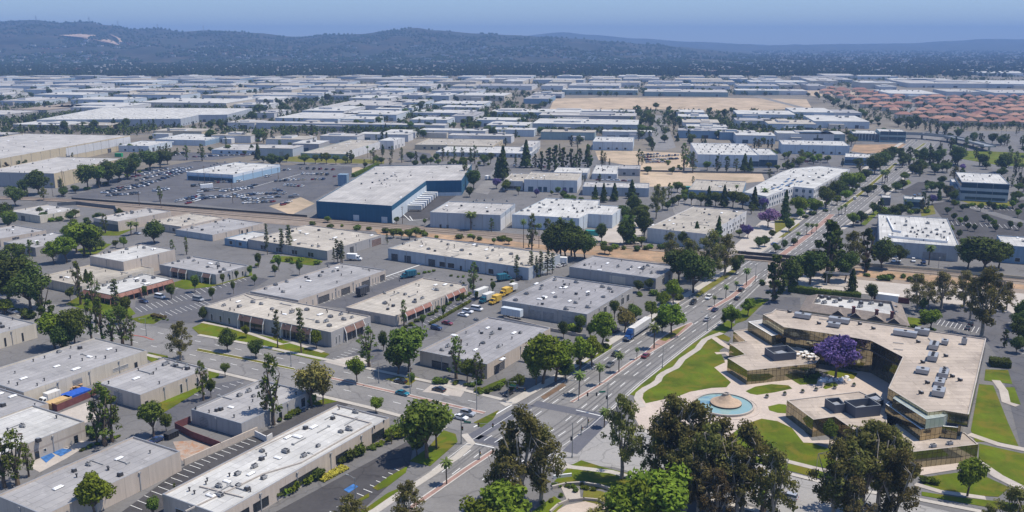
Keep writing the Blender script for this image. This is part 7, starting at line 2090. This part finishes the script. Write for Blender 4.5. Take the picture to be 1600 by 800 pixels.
box_truck('small white box truck beside the blue tarp in the walled yard', 78, 630, 210, 'white', 'offwhite', 4.4)
box_truck('white motor home parked beside the long tan roof warehouse', 553, 407, 100, 'white', 'white', 5)
box_truck('teal box truck by the end of the long tan roof warehouse', 787, 439, 60, 'lorry_teal', 'lorry_teal', 4.5)
box_truck('white delivery truck parked beyond the large blue warehouse on the lane', 762, 281, 20, 'white', 'white', 5)
box_truck('yellow box truck with yellow cab parked behind the grey corner building', 774, 474, 214, 'yellow', 'yellow', 3.8)
box_truck('yellow box truck with dusty pale box beside the wide grey roof warehouse', 789, 462, 214, 'yellow', 'yellow', 3.8)
box_truck('white and yellow box truck, farther one by the wide grey roof warehouse', 800, 456, 214, 'yellow', 'offwhite', 3.8)
def trailer(lab, px, py, az, c, L=12.5, group=None):
    p = at(px, py)
    t = thing('cargo_trailer', lab, 'trailer', (p.x, p.y, .1), radians(90 - az), group)
    trailer_mesh(t, -L / 2, L / 2, c)
    m = MB(); m.box(-L / 2, L / 2, -.5, .5, .85, 1.14); m.build('chassis', 'dark_metal', t)
    m = MB(); m.box(L / 2 - 2.6, L / 2 - 2.4, -.9, -.7, 0, 1); m.box(L / 2 - 2.6, L / 2 - 2.4, .7, .9, 0, 1); m.build('landing_leg', 'dark_metal', t)
    wheels(t, (-L / 2 + 1.2, -L / 2 + 2.5), (-1.0, 1.0))
for i in range(8):
    trailer(f'white cargo trailer, {ordinal(i)} from the railway in the blue warehouse dock row', 645 + 3.6 * i, 330 - 3.0 * i, 97, 'white' if i % 3 else 'offwhite', 12.5, 'trailers docked at the blue warehouse')
trailer('pale blue cargo trailer at the dock of the wide grey warehouse, nearer the street', 800, 497, 120, 'wall_skyblue', 9)
trailer('pale blue cargo trailer at the dock of the wide grey warehouse, farther back', 807, 490, 120, 'wall_skyblue', 9)
trailer('dark covered cargo trailer standing between the grey and cream roof buildings', 567, 462, 30, 'dark_metal', 6.5)
trailer('white cargo trailer parked at the corner of the large blue warehouse yard', 672, 294, 97, 'white', 9)
trailer('white cargo trailer in the yard behind the grey corner building, by the yellow lorries', 752, 465, 214, 'offwhite', 8)
trailer('white cargo trailer among the dealer lot cars', 323, 296, 60, 'white', 9)
trailer('white cargo trailer under the tall trees by the long tan roof warehouse', 872, 414, 100, 'white', 9)
# labels of cars
GC = defaultdict(list)
for e in CARS:
    GC[(e[1], e[2])].append(e)
for (d, wh), L in GC.items():
    L.sort(key=lambda e: (e[3] - CROSS).length)
    for i, e in enumerate(L):
        lab = f'{d} {wh}' if len(L) == 1 else f'{ordinal(i)} {d} {wh}, counted from the crossing'
        if len(lab.split()) > 16:
            lab = lab.replace(', counted', '').replace('sport utility car', 'tall car')
        tag(e[0], lab, 'pickup truck' if e[4] == 'pickup' else 'van' if e[4] == 'van' else 'car', 'vehicles ' + wh if len([1 for q in CARS if q[2] == wh]) > 1 else None)
# ------------------------------------------------------------------ street furniture
def street_lamp(px, py, top, az, lab, arm=2.2):
    p = at(px, py)
    h = hz(p.y, top)
    t = thing('street_lamp', lab, 'street lamp', (p.x, p.y, .1), radians(90 - az), 'street lamps')
    m = MB(); m.tube((0, 0, 0), (0, 0, .4), .28, .22, 8); m.tube((0, 0, .4), (0, 0, h), .13, .08, 8); m.build('pole', 'pole_grey', t)
    m = MB(); m.tube((0, 0, h - .3), (arm * .6, 0, h + .15), .06, n=6); m.tube((arm * .6, 0, h + .15), (arm, 0, h + .2), .06, n=6); m.build('arm', 'pole_grey', t)
    m = MB(); m.box(arm - .2, arm + .7, -.2, .2, h + .1, h + .28, 0); m.box(arm, arm + .6, -.15, .15, h + .06, h + .1, 1); m.build('lamp_head', ['pole_grey', 'lamp_glass'], t)
for i, a in enumerate(((229, 525, 497, 210, 'at the parking lot corner of the side street'), (455, 573, 549, 210, 'on the median before the canopied cream building'), (592, 599, 566, 210, 'by the driveway of the grey corner building'), (745, 641, 594, 210, 'near the red median tip of the side street'), (1035, 575, 541, 300, 'on the lawn edge across from the lorry'), (1105, 517, 490, 300, 'beside the curved footpath start'), (1079, 466, 437, 120, 'by the grey building near the railway'),
        (904, 626, 598, 300, 'on the boulevard median north of the crossing'), (556, 783, 747, 300, 'in the dark parking strip by the boulevard'), (641, 615, 574, 30, 'among the street trees of the side street median'), (1222, 392, 362, 120, 'at the railway bridge by the boulevard'), (1180, 440, 412, 300, 'on the right kerb near the railway bridge'), (1465, 428, 402, 200, 'below the many unit roof building'), (1155, 418, 392, 120, 'on the left kerb near the railway bridge'), (495, 738, 712, 300, 'beside the yellow flower bed'), (1298, 330, 310, 120, 'on the boulevard near the solar roof office'), (1340, 297, 280, 120, 'on the boulevard by the jacaranda'))):
    street_lamp(*a[:4], 'grey street lamp ' + a[4])
def signal(px, py, top, az, arm, lab, lampp=True):
    p = at(px, py)
    h = hz(p.y, top)
    t = thing('traffic_signal', lab, 'traffic signal', (p.x, p.y, .1), radians(90 - az), 'traffic signals at the crossing')
    m = MB(); m.tube((0, 0, 0), (0, 0, .5), .3, .22, 8); m.tube((0, 0, .5), (0, 0, h), .15, .09, 8); m.build('pole', 'pole_grey', t)
    za = min(6.0, h * .75)
    if arm:
        m = MB(); m.tube((0, 0, za), (arm, 0, za + .5), .11, .07, 6); m.build('mast_arm', 'pole_grey', t)
        m = MB(); m.box(.8, 2.8, -.04, .04, za + .25, za + .75); m.build('street_name_board', 'sign_green', t)
        spots = [(arm, za + .1), (arm * .55, za - .1), (0.35, za - 1.5)]
    else:
        spots = [(.35, za - .6)]
    for x, z in spots:
        m = MB(); m.box(x - .2, x + .2, -.18, .18, z - .55, z + .55, 0)
        for k, c in enumerate((1, 2, 3)):
            m.lathe([(.12, 0.19), (0, .19)], 8, (0, 0), c) if False else m.box(x - .11, x + .11, -.2, -.18, z + .2 - k * .34, z + .42 - k * .34, c)
        m.build('signal_head', ['black', 'tail_red', 'signal_yellow', 'sign_green'], t)
    if lampp and arm:
        m = MB(); m.tube((0, 0, h - .2), (2.2, 0, h + .2), .06, n=6); m.box(2.0, 2.9, -.2, .2, h + .12, h + .3); m.build('lamp_arm', 'pole_grey', t)
signal(721, 693, 640, 100, 9, 'traffic signal with long arm on the pavement corner by the white roof building')
signal(949, 643, 598, 255, 6.5, 'traffic signal with green board on the plaza corner of the crossing')
signal(894, 715, 661, 290, 0, 'tall bare signal pole on the park corner of the crossing')
signal(794, 626, 596, 120, 6, 'traffic signal on the corner below the grey corner building')
signal(749, 719, 702, 30, 0, 'short signal post on the red median south of the crossing')
signal(918, 668, 652, 30, 0, 'short signal post on the plaza side of the crossing')
signal(908, 680, 664, 30, 0, 'short signal post midway along the east crosswalk')
def utility(px, py, top, lab, az=30):
    p = at(px, py)
    h = hz(p.y, top)
    t = thing('utility_pole', lab, 'utility pole', (p.x, p.y, 0), radians(90 - az), 'utility poles')
    m = MB(); m.tube((0, 0, 0), (0, 0, h), .2, .13, 7); m.build('pole', 'trunk_brown', t)
    m = MB(); m.box(-1.3, 1.3, -.07, .07, h - .9, h - .7); m.box(-1, 1, -.07, .07, h - 1.9, h - 1.75); m.build('crossarm', 'trunk_brown', t)
for a in ((99, 292, 266, 'wooden pole beside the lower tan factory wall'), (252, 326, 305, 'wooden pole on the railway side of the dealer lot'), (320, 286, 259, 'wooden pole before the dealer building'), (364, 318, 285, 'wooden pole standing inside the dealer lot'), (656, 306, 286, 'wooden pole in the trailer yard of the blue warehouse'), (629, 350, 322, 'wooden pole at the corner of the blue warehouse yard'), (435, 281, 262, 'wooden pole at the back of the dealer lot'), (218, 322, 300, 'wooden pole by the tracks left of the dealer lot')):
    utility(*a)
# palm stubs, planters, benches on the plaza
for i, (px, py) in enumerate(((1198, 622), (1226, 618), (1254, 614), (1275, 611), (1304, 608), (1334, 604))):
    p = at(px, py)
    t = thing('planter_urn', f'round grey concrete planter on the plaza, {ordinal(i)} from the fountain', 'planter', (p.x, p.y, .1), 0, 'planters on the plaza')
    m = MB(); m.lathe([(.35, 0), (.6, .3), (.7, .75), (.6, .75), (.55, .6), (0, .6)], 14); m.build('pot', 'unit_grey', t)
    m = MB(); clump(m, (0, 0, .95), .5, 60, .2, random.Random(i)); m.build('foliage', 'leaf_dark', t)
p = at(1305, 594)
m = MB(); r2 = random.Random(4)
for k in range(26):
    x = r2.uniform(-5.5, 5.5); y = r2.gauss(0, .9); s = r2.uniform(.3, .9)
    pts = [(x + s * cos(a) * r2.uniform(.7, 1.2), y + s * .8 * sin(a)) for a in (0, 1, 2.1, 3.1, 4.2, 5.2)]
    m.frustum(pts, 0, [(lerp(q[0], x, .5), lerp(q[1], y, .5)) for q in pts], s * r2.uniform(.5, 1.1))
tag(m.build('rock_sculpture', 'bird_white', None, (p.x, p.y, .15), .1), 'long low white rock sculpture under the purple jacaranda', 'sculpture')
# ------------------------------------------------------------------ walls, fences, yard things
def wall_line(name, lab, cat, pts, h, wd, m_, z0=0.0, cap=None):
    P = [at(*p) for p in pts]
    c = P[0]
    mb = MB()
    for a, b in zip(P, P[1:]):
        d = (b - a); L = d.length; d.normalize(); mm = (a + b) / 2 - c
        mb.obox((mm.x, mm.y), (d.x, d.y), L / 2 + wd / 2, wd / 2, z0, h)
    return tag(mb.build(name, m_, None, (c.x, c.y, 0)), lab, cat)
wall_line('boundary_wall', 'low pale concrete wall between the grey roof building and the dark parking strip', 'wall', [(289, 727), (345, 702), (402, 677)], 1.9, .3, 'wall_beige')
wall_line('yard_fence', 'maroon slatted fence along the yard with the blue tarp', 'fence', [(82, 640), (90, 643), (140, 622), (150, 616)], 2.2, .12, 'maroon')
wall_line('yard_fence', 'maroon slatted fence between the two yards behind the square grey building', 'fence', [(274, 671), (300, 685), (345, 702)], 2.2, .12, 'maroon')
wall_line('yard_fence', 'short maroon fence running back from the yard by the square grey building', 'fence', [(274, 671), (298, 661)], 2.2, .12, 'maroon')
wall_line('trash_enclosure', 'small white block enclosure beside the tall slender tree', 'wall', [(399, 682), (417, 691), (425, 686)], 1.8, .3, 'wall_white')
wall_line('retaining_wall', 'outer curved low wall around the park paving at the bottom', 'wall', [(864, 764), (884, 759), (910, 757.5), (938, 762), (960, 769), (976, 777)], .9, .5, 'concrete')
wall_line('retaining_wall', 'inner curved low wall beside the park paving at the bottom', 'wall', [(860, 802), (872, 791), (888, 784.5), (912, 782), (935, 784), (943, 788)], .8, .4, 'concrete')
wall_line('monument_sign', 'low white slab sign on the park lawn beside the big eucalyptus', 'sign', [(866, 748), (892, 745)], 1.0, .4, 'white')
wall_line('block_wall', 'dark block wall along the open channel below the railway at the left', 'wall', [(90, 322), (120, 320), (180, 327), (183, 333)], 2.4, .3, 'wall_dark')
wall_line('chain_fence', 'long low fence along the dealer lot side of the railway', 'fence', [(112, 312), (300, 326), (480, 340)], 1.6, .05, 'pole_dark')
wall_line('block_wall', 'tan block wall along the railway side of the many unit roof building', 'wall', [(1330, 414), (1450, 423), (1640, 441)], 1.6, .25, 'wall_tan', .0)
wall_line('dock_wall', 'low concrete dock wall beside the wide grey roof warehouse', 'wall', [(788, 500), (860, 517), (915, 528)], 1.3, .3, 'concrete')
wall_line('block_wall', 'long low wall at the edge of the graded dirt lot', 'wall', [(1000, 268), (1100, 270), (1210, 272)], 1.5, .3, 'wall_dark')
def crate(name, lab, cat, px, py, az, l, w_, h, mats, lid=None, group=None, z=0.1, ribs=True):
    p = at(px, py)
    t = thing(name, lab, cat, (p.x, p.y, z), radians(90 - az), group)
    m = MB(); m.box(-l / 2, l / 2, -w_ / 2, w_ / 2, 0, h, 0)
    k = -l / 2 + .3
    while ribs and k < l / 2:
        m.box(k, k + .12, -w_ / 2 - .05, w_ / 2 + .05, .1, h - .1, 1); k += .8
    m.build('container_body', mats, t)
    if lid:
        m = MB(); m.box(-l / 2 - .1, l / 2 + .1, -w_ / 2 - .1, w_ / 2 + .1, h, h + .12); m.build('lid', lid, t)
    return t
crate('skip_container', 'open amber skip container in the walled yard', 'container', 92, 633, 30, 7, 3.4, 1.8, ['amber', 'amber'])
crate('tarp_load', 'load under a bright blue tarp in the walled yard', 'load', 119, 621, 30, 8, 4.5, 1.8, ['tarp_blue', 'tarp_blue'], None, None, .1, False)
crate('dumpster', 'black lidded dumpster in the fenced yard beside the green trees', 'dumpster', 268, 684, 30, 3.6, 2.0, 1.7, ['black', 'dark_metal'], 'dark_metal')
crate('container', 'teal shipping container beside the bright white roof building', 'container', 925, 368, 100, 8, 3, 3, ['teal', 'teal'])
crate('container', 'teal shipping container at the end of the industrial lane', 'container', 1081, 298, 100, 9, 3, 3, ['teal', 'teal'])
crate('container', 'bright green container before the long pale blue building', 'container', 1281, 238.5, 100, 12, 4, 4, ['green_box', 'green_box'])
crate('container', 'blue container before the long pale blue building', 'container', 1268, 239, 100, 6, 4, 4, ['lorry_teal', 'lorry_teal'])
crate('container', 'bright green container beside the tan factory end wall', 'container', 186, 245, 100, 7, 3, 3.4, ['green_box', 'green_box'])
crate('container', 'pale blue tank container on its side behind the red mansard building', 'container', 166, 433, 30, 11, 3, 3.2, ['wall_skyblue', 'wall_skyblue'])
crate('blue_tower', 'tall blue steel tower block at the corner of the dealer lot', 'tower', 537, 290, 7, 6, 7, 9, ['wall_blue', 'wall_blue'], None, None, 0, False)  # stands for the blue box tower, a building-like block
for i in range(18):
    px = 497 + i * 5.4; p = at(px, 331 + i * .55 + (4 if i % 2 else 6))
    h = 1.2 + (i * 7 % 5) * .35
    t = thing('pallet_stack', f'stack of brown wooden pallets by the blue warehouse wall, {ordinal(i)} from its dealer lot end', 'pallets', (p.x, p.y, .1), i * .3, 'pallet stacks along the blue warehouse')
    k = 0; z = 0
    while z < h:
        m = MB(); m.box(-.9, .9, -.7, .7, z + .1, z + .16, 0); m.box(-.9, .9, -.7, -.55, z, z + .1); m.box(-.9, .9, .55, .7, z, z + .1); m.box(-.9, .9, -.07, .07, z, z + .1)
        m.build('pallet', 'wood_pallet', t); z += .3
for i, (px, py) in enumerate(((103, 611), (108, 609), (113, 612), (118, 607), (124, 609))):
    p = at(px, py)
    m = MB(); r2 = random.Random(i)
    for k in range(9):
        m.obox((r2.uniform(-.8, .8), r2.uniform(-.8, .8)), (cos(k), sin(k)), .6, .4, .05 + k * .18, .22 + k * .18)
    tag(m.build('timber_heap', 'wood_pallet', None, (p.x, p.y, .1)), f'{ordinal(i)} heap of scrap timber behind the blue tarp in the walled yard', 'timber', 'timber heaps in the walled yard')
# railway bridge over the boulevard
p = at(1204, 405)
t = thing('railway_bridge', 'dark steel girder railway bridge crossing the boulevard', 'bridge', p)
for o in (-4.6, 4.6):
    a, b = at(1148, 400), at(1256, 409.5)
    d = (b - a).normalized(); n = Vector((-d.y, d.x, 0)); mm = (a + b) / 2 + n * o - p
    m = MB(); m.obox((mm.x, mm.y), (d.x, d.y), (b - a).length / 2, .25, .3, 1.9); m.build('girder', 'dark_metal', t)
for q in (at(1148, 400), at(1256, 409.5)):
    m = MB(); mm = q - p; m.obox((mm.x, mm.y), (d.x, d.y), .8, 5.4, 0, 1.6); m.build('abutment', 'concrete', t)
# overpass far up the boulevard
t = thing('overpass', 'long curved concrete overpass crossing the far end of the boulevard', 'bridge', at(1470, 222))
P = [at(1408, 216), at(1440, 217), (at(1480, 221)), at(1510, 227), at(1545, 237)]
o = at(1470, 222)
m = MB()
for a, b in zip(P, P[1:]):
    d = (b - a); L = d.length; d.normalize(); mm = (a + b) / 2 - o
    m.obox((mm.x, mm.y), (d.x, d.y), L / 2 + 1, 6, 4.6, 5.6, 0)
    for s in (-5.8, 5.8):
        q = mm + Vector((-d.y, d.x, 0)) * s
        m.obox((q.x, q.y), (d.x, d.y), L / 2 + 1, .2, 5.6, 6.7, 0)
m.build('deck', 'pole_grey', t)
for a in P[1:]:
    q = a - o
    m = MB(); m.lathe([(1.1, 0), (1.1, 4.6)], 10, (q.x, q.y)); m.build('pier', 'concrete', t)
# steel sign gantry by the flood channel
p = at(1309, 446)
t = thing('sign_gantry', 'grey steel frame gantry beside the flood channel', 'gantry', (p.x, p.y, 0), radians(-20))
for x in (-5, 5):
    m = MB(); m.tube((x, 0, 0), (x, 0, 6), .22, n=6); m.build('post', 'metal_grey', t)
m = MB(); m.box(-6, 6, -.2, .2, 5.4, 6.2); m.box(-5, 5, -1.6, -1.3, 5.6, 5.9); m.build('beam', 'metal_grey', t)
crate('canopy_shed', 'red and white striped canopy stall behind the restaurant', 'stall', 1386, 470, 120, 9, 3, 2.8, ['white', 'white'], 'white', None, .1, False)
wall_line('block_wall', 'dark red wall behind the restaurant beside the hedge', 'wall', [(1365, 468), (1420, 475)], 2.4, .3, 'maroon')
# transmission towers on the ridge
for i, px in enumerate((63, 145, 189, 250, 321)):
    y = 6600
    x = (px - 800) / F * (y * CP + CH * SP)
    z = hill_height(x, y, *HL)
    t = thing('transmission_tower', f'thin steel transmission tower on the hill ridge, {ordinal(i)} from the left', 'pylon', (x, y, z - 3), 0, 'transmission towers on the ridge')
    H = 46
    m = MB()
    for sx in (-1, 1):
        for sy in (-1, 1):
            m.tube((sx * 5, sy * 5, 0), (sx * .7, sy * .7, H), .5, .35, 4)
    for k in range(6):
        f = k / 6; w0 = lerp(5, .7, f); w1 = lerp(5, .7, f + 1 / 6)
        m.tube((-w0, -w0, H * f), (w1, -w1, H * (f + 1 / 6)), .3, n=4); m.tube((w0, -w0, H * f), (-w1, -w1, H * (f + 1 / 6)), .3, n=4)
    m.build('lattice', 'metal_grey', t)
    m = MB()
    for k in (.7, .82, .94):
        m.box(-7, 7, -.4, .4, H * k, H * k + .7)
    m.build('crossarm', 'metal_grey', t)
# ------------------------------------------------------------------ red tiled housing on the right
rr = random.Random(21)
def house_meshes(w_, d, h, s):
    a = MB(); a.box(-w_ / 2, w_ / 2, -d / 2, d / 2, 0, h)
    b = MB(); o = .6; k = min(w_, d) / 2
    E_ = [(-w_ / 2 - o, -d / 2 - o), (w_ / 2 + o, -d / 2 - o), (w_ / 2 + o, d / 2 + o), (-w_ / 2 - o, d / 2 + o)]
    b.frustum(E_, h - .1, [(-w_ / 2 + k, -.1), (w_ / 2 - k, -.1), (w_ / 2 - k, .1), (-w_ / 2 + k, .1)], h + k * .55)
    c = MB()
    for x in (-.3, 0, .3):
        for z in (1.0, 3.8):
            c.box(x * w_ - .7, x * w_ + .7, -d / 2 - .05, -d / 2, z, z + 1.4)
    return a, b, c
plain('tile_orange', (0.34, 0.19, 0.14), 0.85, var=0.2, scale=0.4)
plain('tile_rust', (0.26, 0.145, 0.115), 0.85, var=0.2, scale=0.4)
HM = []
for k, (w_, d, h) in enumerate(((16, 12, 6), (22, 13, 6.2), (30, 13, 6.4))):
    a, b, c = house_meshes(w_, d, h, k)
    HM.append((a, b, c))
HMM = {}
HS = []
for j, py in enumerate((141.5, 146, 150.5, 155.5, 160.5, 166, 171.5, 177.5, 184, 190.5, 197)):
    x0 = [1292, 1280, 1285, 1305, 1330, 1345, 1362, 1382, 1400, 1432, 1470][j]
    x1 = [1320, 1400, 1410, 1640, 1640, 1640, 1640, 1640, 1640, 1640, 1640][j]
    x = x0
    while x < x1:
        w_ = rr.choice((13, 17, 23))
        if not (1403 < x < 1424 and 152 < py < 178):
            HS.append((x + w_ / 2 * (1 + .04 * j), py + rr.uniform(-2.2, 2.2), [13, 17, 23].index(w_), rr.choice(['tile_orange', 'tile_rust', 'tile_orange', 'tile_red']), rr.choice(['wall_cream', 'wall_beige', 'wall_tan']), j))
        x += w_ * (1 + .045 * j) + rr.choice((.5, 1, 1.5, 2.5, 5))
cn = defaultdict(int)
for px, py, k, rm, wm_, j in HS:
    p = at(px, py)
    key = (k, rm, wm_)
    if key not in HMM:
        a, b, c = HM[k]
        HMM[key] = (a.mesh('wall', [wm_]), b.mesh('roof', [rm]), c.mesh('window', ['glass_dark']))
    i = cn[j]; cn[j] += 1
    t = thing('tiled_house', f"{['small', 'mid-sized', 'long'][k]} house with {'rust red' if rm == 'tile_rust' else 'orange red'} tiles, {ordinal(i)} along the {ordinal(j)} row of the housing", 'house', (p.x, p.y, 0), radians(-12 + 14 * sin(px / 60 + j) + rr.uniform(-8, 8)) + (pi / 2 if rr.random() < .3 else 0), 'red tiled houses on the right')
    for nm, me in zip(('wall', 'roof', 'window'), HMM[key]):
        link(nm, me, t)
    if rr.random() < .85:
        q = p + Vector((rr.uniform(-14, 14), rr.uniform(-12, -8), 0))
        o = link('tree', farproto[i % 3], None, q, rr.uniform(0, 6), rr.uniform(.55, .95))
        tag(o, f'small dark tree beside the {ordinal(i)} house of the {ordinal(j)} tiled housing row', 'tree', 'trees among the tiled houses')

# raised kerbs, the roof well and scuppers of the nearest roofs
def roof_line(key, pts, h=0.35, wd=0.35, m_='concrete', nm='roof_kerb'):
    bl = BLD[key]; z = bl['h'] - .45
    q = []
    for a in pts:
        w_ = at(*a, z) - bl['org']
        q.append(Vector((w_.dot(bl['u']), w_.dot(bl['v']))))
    mb = MB()
    for a, b in zip(q, q[1:]):
        d = (b - a); L = d.length; d.normalize(); c = (a + b) / 2
        mb.obox(c, d, L / 2, wd / 2, z + .003, z + h)
    mb.build(nm, m_, bl['o'])
roof_line('b1', [(519, 646), (580, 662), (470, 724), (410, 742), (290, 800)])
roof_line('b1', [(312, 761), (380, 778)])
roof_line('b1', [(468, 671), (400, 703)], .25, .25)
roof_line('b4', [(267, 572), (276, 566), (294, 570), (285, 576), (267, 572)], .5, .3, 'pole_grey')
roof_line('m1', [(382, 461), (400, 469), (420, 466)], .3, .3)
roof_line('q10', [(1388, 371), (1480, 380), (1481, 373)], 1.2, .5, 'white', 'parapet')
roof_line('q10', [(1386, 341), (1396, 362), (1408, 364)], 1.2, .5, 'white', 'parapet')
for key, pts in (('b1', [(640 - 18 * k, 662 + 9.6 * k) for k in range(1, 17)]),):
    bl = BLD[key]; z = bl['h'] - .45
    for a in pts:
        w_ = at(a[0] - 14, a[1], z) - bl['org']
        x, y = w_.dot(bl['u']), w_.dot(bl['v'])
        if inside((x, y), bl['loc']):
            m = MB(); m.box(-.5, .5, -.12, .12, 0, .25); m.build('scupper', 'unit_grey', bl['o'], (x, .6, z + .003))

# garden planting between the tiled houses
mb = MB(); r2 = random.Random(66)
HP = [at(h[0], h[1]) for h in HS]
k = 0
while k < 900:
    px, py = r2.uniform(1285, 1650), r2.uniform(139, 206)
    p = at(px, py)
    if min((p - q).length for q in HP) < 9.5 or min((p - q).length for q in HP) > 60:
        continue
    s = r2.uniform(2.5, 7)
    clump(mb, (p.x, p.y, s * .55), s * .5, 16, s * .22, r2, 1.0)
    k += 1
struct(mb.build('garden_greenery', 'leaf_dark'), 'stuff')
# ------------------------------------------------------------------ haze: one closed box of even, thin, bluish air
m = bpy.data.materials.new('haze_air')
m.use_nodes = True
t = m.node_tree
t.nodes.remove(t.nodes['Principled BSDF'])
pv = t.nodes.new('ShaderNodeVolumePrincipled')
pv.inputs['Color'].default_value = HAZE_COL
pv.inputs['Density'].default_value = HAZE_D
pv.inputs['Anisotropy'].default_value = 0.0
t.links.new(pv.outputs[0], t.nodes['Material Output'].inputs['Volume'])
MATS['haze_air'] = m
mb = MB()
mb.box(-12000, 12000, -1500, 16500, -8, 330)
struct(mb.build('haze', 'haze_air'), 'stuff')
